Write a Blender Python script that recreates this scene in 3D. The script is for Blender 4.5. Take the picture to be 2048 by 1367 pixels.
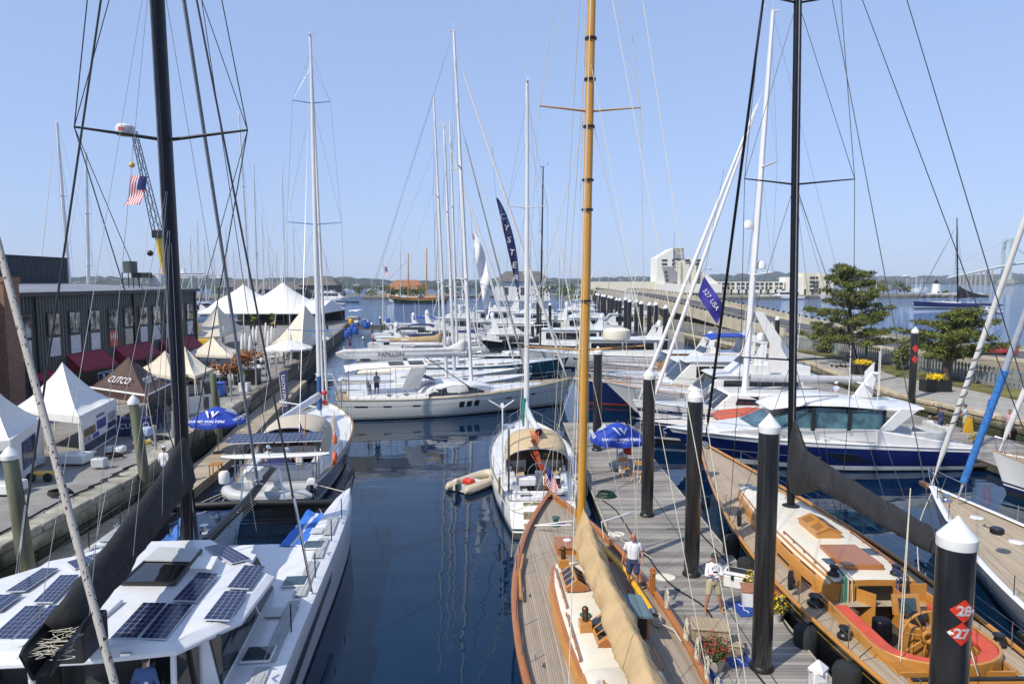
import bpy, bmesh, math, random
from math import sin, cos, pi, sqrt
from mathutils import noise as mnoise, Vector as V, Matrix, Quaternion
R = math.radians
for o in list(bpy.data.objects): bpy.data.objects.remove(o)
sc = bpy.context.scene
C = sc.collection
# ---- camera -------------------------------------------------------------
CAMZ = 10.1; PITCH = math.atan(121/1365)
cd = bpy.data.cameras.new('camera'); cam = bpy.data.objects.new('camera', cd); C.objects.link(cam)
cd.sensor_width = 36; cd.lens = 24; cd.clip_start = .3; cd.clip_end = 30000
cam.location = (0, 0, CAMZ); cam.rotation_euler = (pi/2-PITCH, 0, 0)
sc.camera = cam
# ---- sky and sun --------------------------------------------------------
SUN_EL, SUN_ROT = 46, 230
w = bpy.data.worlds.new('World'); sc.world = w; w.use_nodes = True
nt = w.node_tree; bg = nt.nodes['Background']
sky = nt.nodes.new('ShaderNodeTexSky'); sky.sky_type = 'NISHITA'; sky.sun_disc = False
sky.sun_elevation = R(SUN_EL); sky.sun_rotation = R(SUN_ROT)
sky.air_density = 1.0; sky.dust_density = .5; sky.ozone_density = 3.0; sky.altitude = 0
gm = nt.nodes.new('ShaderNodeGamma'); gm.inputs[1].default_value = .3     # thin summer haze evens the sky out
ml = nt.nodes.new('ShaderNodeVectorMath'); ml.operation = 'MULTIPLY'; ml.inputs[1].default_value = (2.56, 3.12, 4.42)
nt.links.new(sky.outputs[0], gm.inputs[0]); nt.links.new(gm.outputs[0], ml.inputs[0]); nt.links.new(ml.outputs[0], bg.inputs[0]); bg.inputs[1].default_value = .126
sd = bpy.data.lights.new('sun', 'SUN'); sd.energy = 5.0; sd.angle = R(.5); sd.color = (1, .93, .82)
so = bpy.data.objects.new('sun', sd); C.objects.link(so); so.location = (-60, -50, 90)
sdir = V((.766*cos(R(SUN_EL)), .643*cos(R(SUN_EL)), -sin(R(SUN_EL))))
so.rotation_mode = 'QUATERNION'; so.rotation_quaternion = sdir.to_track_quat('-Z', 'Y')
sc.view_settings.view_transform = 'Standard'; sc.view_settings.look = 'None'
sc.view_settings.exposure = 0.0; sc.view_settings.gamma = 1
# ---- helpers ------------------------------------------------------------
random.seed(7)
def rnd(a, b): return random.uniform(a, b)
_c, _s = cos(PITCH), sin(PITCH)
def _ray(px, py):
    u = -(py-683.5)/1365
    return V(((px-1024)/1365, _c+u*_s, -_s+u*_c))
def at(px, py, z):
    r = _ray(px, py); return r*((z-CAMZ)/r.z)+V((0, 0, CAMZ))
def aty(px, py, y):
    r = _ray(px, py); return r*(y/r.y)+V((0, 0, CAMZ))
def lerp(a, b, t): return a+(b-a)*t
def interp(xs, x):
    if x <= xs[0][0]: return xs[0][1]
    for (a, b), (c, d) in zip(xs, xs[1:]):
        if x <= c: return lerp(b, d, (x-a)/(c-a))
    return xs[-1][1]
def frame(org, ang):      # local x = forward, y = port, z = up
    return Matrix.Translation(V(org)) @ Matrix.Rotation(ang, 4, 'Z')
class MB:
    def __init__(s, M=None): s.v = []; s.f = []; s.m = []; s.uv = {}; s.M = M
    def add(s, vs, fs, m=0, uv=None):
        n = len(s.v); s.v += [(s.M @ V(p)) if s.M else V(p) for p in vs]
        for i, f in enumerate(fs): s.f.append([n+k for k in f]); s.m.append(m[i] if isinstance(m, list) else m)
        if uv:
            for i, u in enumerate(uv): s.uv[n+i] = u
        return s
    def loft(s, rings, closed=True, cap=True, m=0, mf=None, uv=None):
        n = len(rings[0]); vs = [p for r in rings for p in r]; fs = []; ms = []
        for i in range(len(rings)-1):
            for j in range(n if closed else n-1):
                k = (j+1) % n; fs.append((i*n+j, i*n+k, (i+1)*n+k, (i+1)*n+j)); ms.append(mf(i, j) if mf else m)
        if cap and closed:
            fs.append(tuple(range(n))); ms.append(mf(0, 0) if mf else m)
            fs.append(tuple((len(rings)-1)*n+j for j in range(n))); ms.append(mf(len(rings)-2, 0) if mf else m)
        return s.add(vs, fs, ms, uv)
    def tube(s, pts, r, n=8, m=0, cap=True, flat=1, up=None):
        pts = [V(p) for p in pts]; k = len(pts); rr = r if hasattr(r, '__len__') else [r]*k; rings = []
        up = V(up) if up else None
        for i, p in enumerate(pts):
            t = (pts[min(i+1, k-1)]-pts[max(i-1, 0)]).normalized()
            if up is None: up = V((0, 0, 1)) if abs(t.z) < .9 else V((0, 1, 0))
            a = t.cross(up).normalized(); b = a.cross(t).normalized(); up = b
            rings.append([p+(a*cos(2*pi*j/n)+b*sin(2*pi*j/n)*flat)*rr[i] for j in range(n)])
        return s.loft(rings, True, cap, m)
    def box(s, c, d, m=0, rz=0, M=None):
        x, y, z = [q/2 for q in d]; c = V(c)
        vs = [V(p) for p in ((-x,-y,-z),(x,-y,-z),(x,y,-z),(-x,y,-z),(-x,-y,z),(x,-y,z),(x,y,z),(-x,y,z))]
        if rz: q = Matrix.Rotation(rz, 3, 'Z'); vs = [q@v for v in vs]
        if M: vs = [M@v for v in vs]
        return s.add([c+v for v in vs], [(0,3,2,1),(4,5,6,7),(0,1,5,4),(1,2,6,5),(2,3,7,6),(3,0,4,7)], m)
    def lathe(s, prof, c=(0, 0, 0), n=20, m=0, mf=None, sx=1, sy=1):
        c = V(c)
        return s.loft([[c+V((r*cos(2*pi*j/n)*sx, r*sin(2*pi*j/n)*sy, z)) for j in range(n)] for r, z in prof], True, True, m, mf)
    def prism(s, poly, z0, z1, m=0, mt=None):
        n = len(poly); z = lambda q, i: q[i] if hasattr(q, '__len__') else q
        vs = [(p[0], p[1], z(z0, i)) for i, p in enumerate(poly)]+[(p[0], p[1], z(z1, i)) for i, p in enumerate(poly)]
        fs = [(i, (i+1) % n, n+(i+1) % n, n+i) for i in range(n)]+[tuple(range(n))[::-1], tuple(range(n, 2*n))]
        return s.add(vs, fs, [m]*n+[m, m if mt is None else mt])
    def poly(s, pts, m=0): return s.add(pts, [tuple(range(len(pts)))], m)
    def slab(s, pts, th, m=0):      # a flat or bent outline given a thickness along its normal
        pts = [V(p) for p in pts]; n = len(pts); nn = V((0, 0, 0))
        for i in range(n): nn += (pts[i]-pts[0]).cross(pts[(i+1) % n]-pts[0])
        nn = nn.normalized()*th/2
        return s.add([p-nn for p in pts]+[p+nn for p in pts], [(i, (i+1) % n, n+(i+1) % n, n+i) for i in range(n)]+[tuple(range(n))[::-1], tuple(range(n, 2*n))], m)
    def grid(s, fn, nu, nv, m=0, mf=None, uvf=None):
        vs = [fn(i/nu, j/nv) for i in range(nu+1) for j in range(nv+1)]
        fs = []; ms = []
        for i in range(nu):
            for j in range(nv):
                a = i*(nv+1)+j; fs.append((a, a+1, a+nv+2, a+nv+1)); ms.append(mf(i, j) if mf else m)
        uv = [uvf(i/nu, j/nv) for i in range(nu+1) for j in range(nv+1)] if uvf else None
        return s.add(vs, fs, ms, uv)
    def ball(s, c, r, n=12, k=8, m=0, sq=(1, 1, 1)):
        return s.lathe([(max(r*sin(pi*i/k), .0005), -r*sq[2]*cos(pi*i/k)) for i in range(k+1)], c, n, m, None, sq[0], sq[1])
    def build(s, name, mats, parent=None, ang=38, bevel=0, flatsh=False, loc=None, mods=()):
        me = bpy.data.meshes.new(name)
        off = parent_loc(parent) if parent else (V(loc) if loc is not None else V((0, 0, 0)))
        me.from_pydata([tuple(v-off) for v in s.v], [], s.f)
        for mt in (mats if isinstance(mats, (list, tuple)) else [mats]): me.materials.append(mt)
        me.polygons.foreach_set('material_index', s.m)
        if s.uv:
            ul = me.uv_layers.new(name='UVMap')
            for l in me.loops: ul.data[l.index].uv = s.uv.get(l.vertex_index, (0, 0))
        bm = bmesh.new(); bm.from_mesh(me); bmesh.ops.recalc_face_normals(bm, faces=bm.faces); bm.to_mesh(me); bm.free()
        if not flatsh:
            me.polygons.foreach_set('use_smooth', [True]*len(me.polygons)); me.set_sharp_from_angle(angle=R(ang))
        me.update()
        o = bpy.data.objects.new(name, me); C.objects.link(o)
        if parent: o.parent = parent
        else: o.location = off
        if bevel:
            b = o.modifiers.new('bevel', 'BEVEL'); b.width = bevel; b.segments = 2; b.limit_method = 'ANGLE'; b.angle_limit = R(40)
        return o
def parent_loc(p):
    l = V((0, 0, 0))
    while p: l += V(p.location); p = p.parent
    return l
def tag(o, label=None, cat=None, group=None, kind=None):
    if label: o['label'] = label
    if cat: o['category'] = cat
    if group: o['group'] = group
    if kind: o['kind'] = kind
    return o
def thing(name, label, cat, loc=(0, 0, 0), group=None):
    o = bpy.data.objects.new(name, None); o.empty_display_size = .2; o.location = V(loc); C.objects.link(o)
    return tag(o, label, cat, group)
def copy_tree(o, parent=None):
    c = o.copy(); C.objects.link(c)
    if parent: c.parent = parent
    for ch in list(o.children): copy_tree(ch, c)
    return c
def text(body, mat, parent, origin, ux, uy, size, name='lettering', depth=.004, align='CENTER', spacing=1, bold=0):
    cu = bpy.data.curves.new('t', 'FONT'); cu.body = body; cu.size = size; cu.extrude = depth; cu.align_x = align; cu.align_y = 'CENTER'; cu.resolution_u = 3; cu.offset = bold
    cu.space_character = spacing
    tmp = bpy.data.objects.new('t', cu); C.objects.link(tmp)
    dg = bpy.context.evaluated_depsgraph_get(); me = bpy.data.meshes.new_from_object(tmp.evaluated_get(dg))
    bpy.data.objects.remove(tmp)
    ux = V(ux).normalized(); uy = V(uy); uy = (uy-ux*uy.dot(ux)).normalized(); uz = ux.cross(uy)
    M = Matrix((ux, uy, uz)).transposed().to_4x4(); M.translation = V(origin)-(parent_loc(parent) if parent else V((0,0,0)))
    me.transform(M); me.materials.clear(); me.materials.append(mat)
    o = bpy.data.objects.new(name, me); C.objects.link(o)
    if parent: o.parent = parent
    return o
# ---- materials ----------------------------------------------------------
def srgb(r, g, b): return tuple(((x/255)/12.92 if x/255 <= .04045 else ((x/255+.055)/1.055)**2.4) for x in (r, g, b))
class N:                  # tiny node helper
    def __init__(s, name):
        s.mat = bpy.data.materials.new(name); s.mat.use_nodes = True; s.t = s.mat.node_tree; s.b = s.t.nodes['Principled BSDF']
    def n(s, typ, **k):
        x = s.t.nodes.new('ShaderNode'+typ)
        for a, v in k.items():
            if a.startswith('i_'): x.inputs[a[2:].replace('_', ' ')].default_value = v
            elif a[0] == 'I': x.inputs[int(a[1:])].default_value = v
            else: setattr(x, a, v)
        return x
    def l(s, a, b): s.t.links.new(a, b)
    def math(s, op, a, b=None):
        x = s.n('Math', operation=op)
        for i, v in enumerate((a, b)):
            if v is None: continue
            if hasattr(v, 'links'): s.l(v, x.inputs[i])
            else: x.inputs[i].default_value = v
        return x.outputs[0]
    def mix(s, f, a, b, blend='MIX'):
        x = s.n('MixRGB', blend_type=blend)
        for i, v in enumerate((f, a, b)):
            if hasattr(v, 'links'): s.l(v, x.inputs[i])
            elif hasattr(v, '__len__'): x.inputs[i].default_value = (*v[:3], 1)
            else: x.inputs[i].default_value = v
        return x.outputs[0]
    def coord(s, kind='Object', scale=(1, 1, 1)):
        t = s.n('TexCoord'); mp = s.n('Mapping'); mp.inputs['Scale'].default_value = scale
        s.l(t.outputs[kind], mp.inputs[0]); return mp.outputs[0]
    def noise(s, vec, scale=5, detail=4, rough=.55):
        x = s.n('TexNoise'); s.l(vec, x.inputs['Vector']); x.inputs['Scale'].default_value = scale; x.inputs['Detail'].default_value = detail; x.inputs['Roughness'].default_value = rough
        return x.outputs['Fac']
    def ramp(s, fac, a=.35, b=.65):
        x = s.n('MapRange', clamp=True, I1=a, I2=b); s.l(fac, x.inputs[0]); return x.outputs[0]
    def bump(s, h, strength=.3, dist=.02):
        x = s.n('Bump', i_Strength=strength, i_Distance=dist); s.l(h, x.inputs['Height']); s.l(x.outputs[0], s.b.inputs['Normal'])
def mat(name, col, rough=.5, metal=0, var=.12, scale=3, bump=0, bscale=40, bdist=.01, spec=.5, stretch=(1, 1, 1), coat=0, trans=0, dirt=0):
    n = N(name); b = n.b; b.inputs['Roughness'].default_value = rough; b.inputs['Metallic'].default_value = metal
    b.inputs['Specular IOR Level'].default_value = spec
    if coat: b.inputs['Coat Weight'].default_value = coat; b.inputs['Coat Roughness'].default_value = .06
    if trans: b.inputs['Transmission Weight'].default_value = trans
    vec = n.coord('Object', stretch); col = tuple(x*.86 for x in col)
    a = tuple(min(1, x*(1+var)) for x in col); d = tuple(x*(1-var) for x in col)
    o = n.mix(n.ramp(n.noise(vec, scale, 5)), d, a)
    if dirt:
        o = n.mix(n.math('MULTIPLY', n.ramp(n.noise(vec, scale*2.7, 8, .7), .5, .75), dirt), o, tuple(x*.35 for x in col))
    n.l(o, b.inputs['Base Color'])
    if bump: n.bump(n.noise(vec, bscale, 3), bump, bdist)
    return n.mat
def planks(name, ca, cb, seam, width, kind='Object', axis=1, rough=.7, seamw=.06, streak=(2, 40, 1), coat=0, bump=.25, wear=.5):
    # boards side by side along one axis, each with its own tone, dark seams, grain streaks
    n = N(name); ca, cb = [tuple(x*k for x, k in zip(q, (.90, .87, .83))) for q in (ca, cb)]; vec = n.coord(kind); sp = n.n('SeparateXYZ'); n.l(vec, sp.inputs[0])
    u = n.math('DIVIDE', sp.outputs[axis], width); fl = n.math('FLOOR', u); fr = n.math('FRACT', u)
    wn = n.n('TexWhiteNoise', noise_dimensions='1D'); n.l(fl, wn.inputs['W'])
    st = n.noise(n.coord(kind, streak), 1.5, 6, .6)
    big = n.noise(n.coord(kind, (.35, .35, .35)), 1.2, 3)
    f = n.math('ADD', n.math('MULTIPLY', wn.outputs[0], .45), n.math('MULTIPLY', st, .55)); f = n.math('ADD', f, n.math('MULTIPLY', n.math('SUBTRACT', big, .5), wear))
    col = n.mix(n.ramp(f, .2, .8), ca, cb)
    ed = n.math('LESS_THAN', fr, seamw)
    col = n.mix(ed, col, seam); n.l(col, n.b.inputs['Base Color']); n.b.inputs['Roughness'].default_value = rough
    if coat: n.b.inputs['Coat Weight'].default_value = coat; n.b.inputs['Coat Roughness'].default_value = .08
    h = n.math('SUBTRACT', n.math('MULTIPLY', st, .4), ed); n.bump(h, bump, .006)
    return n.mat
WHITE = mat('white_gelcoat', (.8, .8, .78), .25, var=.03, coat=.3, scale=1.5)
OFFW = mat('cream_paint', (.80, .75, .62), .42, var=.04, dirt=.08)
GREYW = mat('pale_grey_deck', (.55, .57, .58), .5, var=.06, bump=.1, bscale=200)
SILVER = mat('silver_hull', (.52, .53, .52), .22, metal=.0, var=.03, coat=.4)
NAVY = mat('navy_hull', (.008, .018, .085), .12, var=.08, coat=.6)
BLUEH = mat('blue_hull', (.004, .012, .10), .12, var=.06, coat=.7)
BLACKH = mat('black_hull', (.008, .009, .011), .1, var=.1, coat=.6)
TEALH = mat('teal_hull', (.02, .12, .16), .2, var=.05, coat=.4)
ANTI = mat('dark_antifouling', (.012, .014, .016), .6)
REDB = mat('red_boot_stripe', (.35, .03, .02), .4)
BLK = mat('black_plastic', (.012, .012, .013), .4, bump=.05)
RUB = mat('black_fender_cloth', (.016, .019, .02), .85, var=.25, scale=2, bump=.25, bscale=300)
CARB = mat('carbon_spar', (.005, .0055, .008), .36, var=.2, spec=.35)
NAVYSP = mat('navy_spar', (.005, .006, .014), .42, var=.2, spec=.3)
ALU = mat('white_painted_spar', (.74, .75, .76), .28, var=.05, scale=.6)
SSTEEL = mat('polished_steel', (.62, .63, .65), .18, metal=1, var=.05)
WIRE = mat('rigging_wire', (.28, .29, .31), .35, metal=.6)
DWIRE = mat('dark_rigging', (.02, .022, .025), .5)
ROPE = mat('pale_rope', (.62, .58, .46), .85, var=.2, scale=30, bump=.4, bscale=150)
DROPE = mat('black_rope', (.012, .012, .014), .8)
def varnish(name, a, b):
    n = N(name); v = n.coord('Object', (1, 1, 1)); g = n.noise(n.coord('Object', (18, 1.4, 18)), 2, 6, .65)
    big = n.noise(v, .9, 3)
    n.l(n.mix(n.ramp(n.math('ADD', n.math('MULTIPLY', g, .7), n.math('MULTIPLY', big, .3)), .3, .7), a, b), n.b.inputs['Base Color'])
    n.b.inputs['Roughness'].default_value = .28; n.b.inputs['Coat Weight'].default_value = .35; n.b.inputs['Coat Roughness'].default_value = .12
    return n.mat
TEAKV = varnish('varnished_mahogany', (.26, .085, .018), (.42, .155, .032))
ORV = varnish('varnished_teak', (.36, .155, .03), (.55, .255, .055))
MASTV = varnish('varnished_spruce', (.44, .20, .022), (.60, .31, .04))
TEAKD = planks('weathered_teak_deck', (.28, .235, .185), (.46, .40, .325), (.035, .033, .03), .058, 'UV', 0, .75, .13, (14, 1.2, 1))
TEAKL = planks('pale_teak_deck', (.36, .29, .20), (.52, .44, .33), (.06, .05, .04), .058, 'UV', 0, .75, .11, (14, 1.2, 1))
DOCK = planks('weathered_dock_boards', (.155, .148, .142), (.40, .385, .36), (.03, .028, .026), .145, 'Object', 1, .85, .07, (1.1, 30, 1), wear=.9)
DOCKL = planks('tan_dock_boards', (.30, .25, .18), (.48, .42, .33), (.08, .065, .05), .14, 'Object', 1, .85, .07, (1.1, 30, 1), wear=.6)
GLASS = mat('dark_tinted_glass', (.01, .012, .015), .04, var=.1, spec=.8)
GLASSB = mat('blue_grey_glass', (.03, .06, .075), .05, var=.4, scale=1.2, spec=.8)
CANV_BLK = mat('black_sail_cover', (.006, .0062, .007), .8, var=.2, scale=1.6, bump=.6, bscale=4, bdist=.06)
CANV_TAN = mat('tan_sail_cover', (.52, .37, .19), .8, var=.1, scale=1.5, bump=.6, bscale=3.2, bdist=.07)
CANV_GRY = mat('charcoal_sail_cover', (.016, .0165, .019), .75, var=.2, scale=1.6, bump=.55, bscale=4, bdist=.06)
CANV_BG = mat('beige_canvas', (.58, .50, .38), .8, var=.06, bump=.2, bscale=5, bdist=.03)
CANV_DT = mat('sand_canvas', (.55, .42, .25), .8, var=.06, bump=.2, bscale=5, bdist=.03)
CANV_W = mat('white_canvas', (.78, .77, .74), .75, var=.05, bump=.25, bscale=4, bdist=.03)
CANV_CR = mat('cream_canvas', (.66, .60, .48), .75, var=.05, bump=.25, bscale=3, bdist=.03)
CANV_BL = mat('royal_blue_canvas', (.015, .055, .40), .7, var=.1, bump=.2, bscale=8)
CANV_NV = mat('navy_canvas', (.02, .03, .12), .7, var=.1, bump=.2, bscale=8)
CANV_RD = mat('salmon_red_canvas', (.60, .085, .045), .75, var=.1, scale=4, bump=.25, bscale=9, bdist=.02)
CANV_MAR = mat('maroon_canvas', (.26, .015, .04), .7, var=.2, bump=.2, bscale=8)
CANV_BR = mat('brown_canvas', (.075, .04, .03), .7, var=.15, bump=.2, bscale=4, bdist=.03)
LETW = mat('white_lettering', (.8, .8, .8), .5, var=.02)
LETK = mat('black_lettering', (.02, .02, .02), .5)
LETB = mat('blue_lettering', (.02, .06, .3), .5)
REDP = mat('red_sign_vinyl', (.62, .045, .022), .35, var=.05)
YEL = mat('yellow_paint', (.75, .42, .02), .4, var=.08, dirt=.15)
def solar(name):
    n = N(name); v = n.coord('UV'); sp = n.n('SeparateXYZ'); n.l(v, sp.inputs[0])
    fx = n.math('FRACT', sp.outputs[0]); fy = n.math('FRACT', sp.outputs[1])
    ln = n.math('MAXIMUM', n.math('LESS_THAN', fx, .045), n.math('LESS_THAN', fy, .025))
    fine = n.math('LESS_THAN', n.math('FRACT', n.math('MULTIPLY', sp.outputs[1], 4)), .12)
    c = n.mix(n.noise(v, .8, 2), (.004, .008, .035), (.012, .02, .075)); c = n.mix(n.math('MULTIPLY', fine, .25), c, (.1, .12, .2))
    n.l(n.mix(ln, c, (.5, .53, .58)), n.b.inputs['Base Color']); n.b.inputs['Roughness'].default_value = .12
    return n.mat
SOLAR = solar('solar_cells')
SKIN = mat('tanned_skin', (.42, .19, .11), .5, var=.12, scale=9)
SKIN2 = mat('fair_skin', (.52, .27, .18), .5, var=.1, scale=9)
HAIRG = mat('grey_hair', (.45, .43, .41), .7, bump=.4, bscale=120)
HAIRB = mat('brown_hair', (.05, .03, .02), .6, bump=.4, bscale=120)
def cloth(name, c): return mat(name, c, .85, var=.07, scale=5, bump=.35, bscale=14, bdist=.02)
CW = cloth('white_cotton', (.76, .77, .80)); CNB = cloth('navy_blue_cotton', (.045, .06, .14)); CKH = cloth('khaki_cotton', (.46, .39, .24))
CBL = cloth('blue_denim_shirt', (.075, .13, .30)); CGR = cloth('grey_green_trousers', (.20, .20, .16)); CLB = cloth('pale_blue_cotton', (.45, .55, .72)); CBK = cloth('black_cotton', (.02, .02, .025)); CPK = cloth('pink_cotton', (.5, .3, .36))
# ---- boats: shared builders ---------------------------------------------
CS = [(1, 0), (.985, .4), (.96, .7), (.90, .9), (.78, 1.0), (.4, 1.06), (0, 1.08)]
class Boat:
    def __init__(s, name, label, cat, org, ang, L, B, sh, group=None, tr=.7, tm=.42, p=2.2, bo=1.2, so=.6, wl=.9, drop=.06, flare=1):
        s.e = thing(name, label, cat, org, group); s.M = frame(org, ang); s.ang = ang
        s.L, s.B, s.sh, s.tr, s.tm, s.p, s.bo, s.so, s.wl, s.drop, s.fl = L, B, sh, tr, tm, p, bo, so, wl, drop, flare
    def mb(s): return MB(s.M)
    def w(s, *p): return s.M @ V(p)
    def loc(s, wp): return s.M.inverted() @ V(wp)
    def b(s, t):
        if t < s.tm: return s.B/2*(s.tr+(1-s.tr)*sin(pi/2*t/s.tm))
        return max(.025, s.B/2*(1-((t-s.tm)/(1-s.tm))**s.p))
    def z(s, t):
        a, m, c = s.sh; return a*(1-t)*(1-2*t)+m*4*t*(1-t)+c*t*(2*t-1)
    def dz(s, x): return s.z(min(1, max(0, x/s.L)))-s.drop
    def pt(s, t, k, sd, off=0):
        zt = s.z(t); wx = s.so+t*(s.L-s.bo-s.so); x = lerp(t*s.L, wx, k) if k <= 1 else wx
        tt = t; bw = s.b(tt)*s.wl
        if t > s.tm: bw = max(.02, s.wl*s.B/2*(1-((t-s.tm)/(1-s.tm))**(s.p*.62)))
        e = lerp(2.4, .75, min(1, max(0, (t-.35)/.65))**1.2*s.fl)
        y = lerp(s.b(t), bw, max(0, min(k, 1))**e) if k <= 1 else bw*(1-(k-1)*1.2)
        return V((x, sd*(y+off), zt*(1-k) if k <= 1 else -(k-1)*1.2))
    def hull(s, mats, bands=((.9, 0), (.93, 1), (2, 2)), n=30):
        ks = sorted(set([0, .04, .1, .2, .35, .5, .65, .8, 1, 1.25, 1.5]+[q for q, _ in bands if q < 1.5]))
        def mi(j):
            k = (ks[j]+ks[j+1])/2
            for q, m in bands:
                if k < q: return m
        m = s.mb(); K = len(ks)-1
        for sd in (1, -1): m.grid(lambda u, v: s.pt(u, ks[round(v*K)], sd), n, K, mf=lambda i, j: mi(j))
        m.grid(lambda u, v: s.pt(0, ks[round(v*K)], lerp(-1, 1, u)) if u in (0, 1) else s.pt(0, ks[round(v*K)], 1)*0+V((lerp(s.pt(0, ks[round(v*K)], 1).x, s.pt(0, ks[round(v*K)], 1).x-.06, 1-(2*u-1)**2), lerp(-s.pt(0, ks[round(v*K)], 1).y, s.pt(0, ks[round(v*K)], 1).y, u), s.pt(0, ks[round(v*K)], 1).z)), 6, K, mf=lambda i, j: mi(j))
        return m.build('hull', mats, s.e)
    def deck(s, mt, camber=.06, sprung=.6, x0=0, x1=1, hole=None, name='deck', dd=0):
        m = s.mb(); n, k = 36, 12
        def f(u, v):
            t = lerp(x0, x1, u); q = 2*v-1; b = s.b(t)-.03; return V((t*s.L, q*b, s.z(t)-s.drop-dd+camber*(1-q*q)*min(1, b)))
        def uvf(u, v):
            t = lerp(x0, x1, u); q = 2*v-1; b = s.b(t); return ((1-sprung)*q*b+sprung*(q*s.B/2+ (b-s.B/2)*(1 if q > 0 else -1)), t*s.L)
        if hole:
            vs = [f(i/n, j/k) for i in range(n+1) for j in range(k+1)]; uv = [uvf(i/n, j/k) for i in range(n+1) for j in range(k+1)]; fs = []
            for i in range(n):
                for j in range(k):
                    c = (vs[i*(k+1)+j]+vs[(i+1)*(k+1)+j+1])/2
                    if not (hole[0] < c.x < hole[1] and abs(c.y) < hole[2]): a = i*(k+1)+j; fs.append((a, a+1, a+k+2, a+k+1))
            m.add(vs, fs, 0, uv)
        else: m.grid(f, n, k, uvf=uvf)
        return m.build(name, mt, s.e)
    def toe(s, mt, r=.035, up=.02, x0=0, x1=1, flat=.6, name='toe_rail', inset=0):
        m = s.mb()
        for sd in (1, -1):
            m.tube([V((lerp(x0, x1, i/40)*s.L, sd*max(0, s.b(lerp(x0, x1, i/40))-inset), s.z(lerp(x0, x1, i/40))+up)) for i in range(41)], r, 8, flat=flat, up=(0, 0, 1))
        if x0 == 0: m.tube([(0, -s.b(0), s.z(0)+up), (-.06, 0, s.z(0)+up), (0, s.b(0), s.z(0)+up)], r, 8, flat=flat, up=(0, 0, 1))
        return m.build(name, mt, s.e)
    def bulwark(s, mt, h=.2, th=.05, x0=0, x1=1, name='bulwark'):
        m = s.mb()
        for sd in (1, -1):
            rings = []
            for i in range(41):
                t = lerp(x0, x1, i/40); b = s.b(t); z = s.z(t)
                rings.append([V((t*s.L, sd*b, z-s.drop-.03)), V((t*s.L, sd*b, z+h)), V((t*s.L, sd*max(.005, b-th), z+h)), V((t*s.L, sd*max(.004, b-th), z-s.drop-.03))])
            m.loft(rings, True, True)
        return m.build(name, mt, s.e)
    def stripe(s, mt, k, wd, x0=0, x1=1, name='sheer_stripe', off=.008):
        m = s.mb()
        for sd in (1, -1): m.grid(lambda u, v: s.pt(lerp(x0, x1, u), k+wd*v, sd, off), 36, 1)
        return m.build(name, mt, s.e)
    def port(s, mt, t0, t1, k0, k1, sd, name='hull_window', skew=0, off=.012):
        m = s.mb()
        o = [s.pt(lerp(t0, t1, u)+skew*v, lerp(k0, k1, v), sd, q) for q in (off, -.03) for u, v in ((0, 0), (.5, 0), (1, 0), (1, 1), (.5, 1), (0, 1))]
        m.add(o, [(0, 1, 4, 5), (1, 2, 3, 4)]+[(i, (i+1) % 6, 6+(i+1) % 6, 6+i) for i in range(6)])
        return m.build(name, mt, s.e)
    def cabin(s, name, prof, mats, parent=None, cs=CS, zo=0, yo=0, topfrom=3):
        m = s.mb(); n = len(cs)
        rings = []
        for x, wd, h in prof:
            zb = s.dz(x)+zo-.02
            rings.append([V((x, yo+c*wd, zb+d*h)) for c, d in cs]+[V((x, yo-c*wd, zb+d*h)) for c, d in cs[-2::-1]])
        k = 2*n-2
        m.loft(rings, False, False, mf=lambda i, j: 1 if topfrom <= j < k-topfrom else 0)
        for r in (rings[0], rings[-1]): m.add(r, [tuple(range(len(r)))], 0)
        return m.build(name, mats, parent or s.e)
    def cside(s, prof, x, f, sd, off=.015, cs=CS, zo=0, yo=0):
        wd = interp([(a, b) for a, b, c in prof], x); h = interp([(a, c) for a, b, c in prof], x)
        return V((x, yo+sd*(interp([(d, c) for c, d in cs], f)*wd+off), s.dz(x)+zo-.02+f*h))
    def cwin(s, prof, x0, x1, f0, f1, sd, mt=None, name='cabin_window', parent=None, sk=0, n=4, zo=0, cs=CS, yo=0, taper=0):
        m = s.mb(); top = []; bot = []; ti = []; bi = []
        for i in range(n+1):
            x = lerp(x0, x1, i/n); top.append(s.cside(prof, x+sk, f1-taper*abs(2*i/n-1)**2*(f1-f0), sd, .014, cs, zo, yo)); bot.append(s.cside(prof, x, f0, sd, .014, cs, zo, yo))
            ti.append(s.cside(prof, x+sk, f1-taper*abs(2*i/n-1)**2*(f1-f0), sd, -.05, cs, zo, yo)); bi.append(s.cside(prof, x, f0, sd, -.05, cs, zo, yo))
        m.loft([[a, b, c, d] for a, b, c, d in zip(top, bot, bi, ti)], True, True)
        return m.build(name, mt or GLASS, parent or s.e)
    def hatch(s, x, y, lx, ly, z=None, frame_m=None, glass=None, h=.06, name='deck_hatch'):
        z = s.dz(x)+.05 if z is None else z
        a = s.mb().box((x, y, z+h/2), (lx, ly, h)).build(name, frame_m or WHITE, s.e, bevel=.012)
        s.mb().box((x, y, z+h+.004), (lx*.86, ly*.86, .012)).build('hatch_glass', glass or GLASS, a)
        return a
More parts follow.
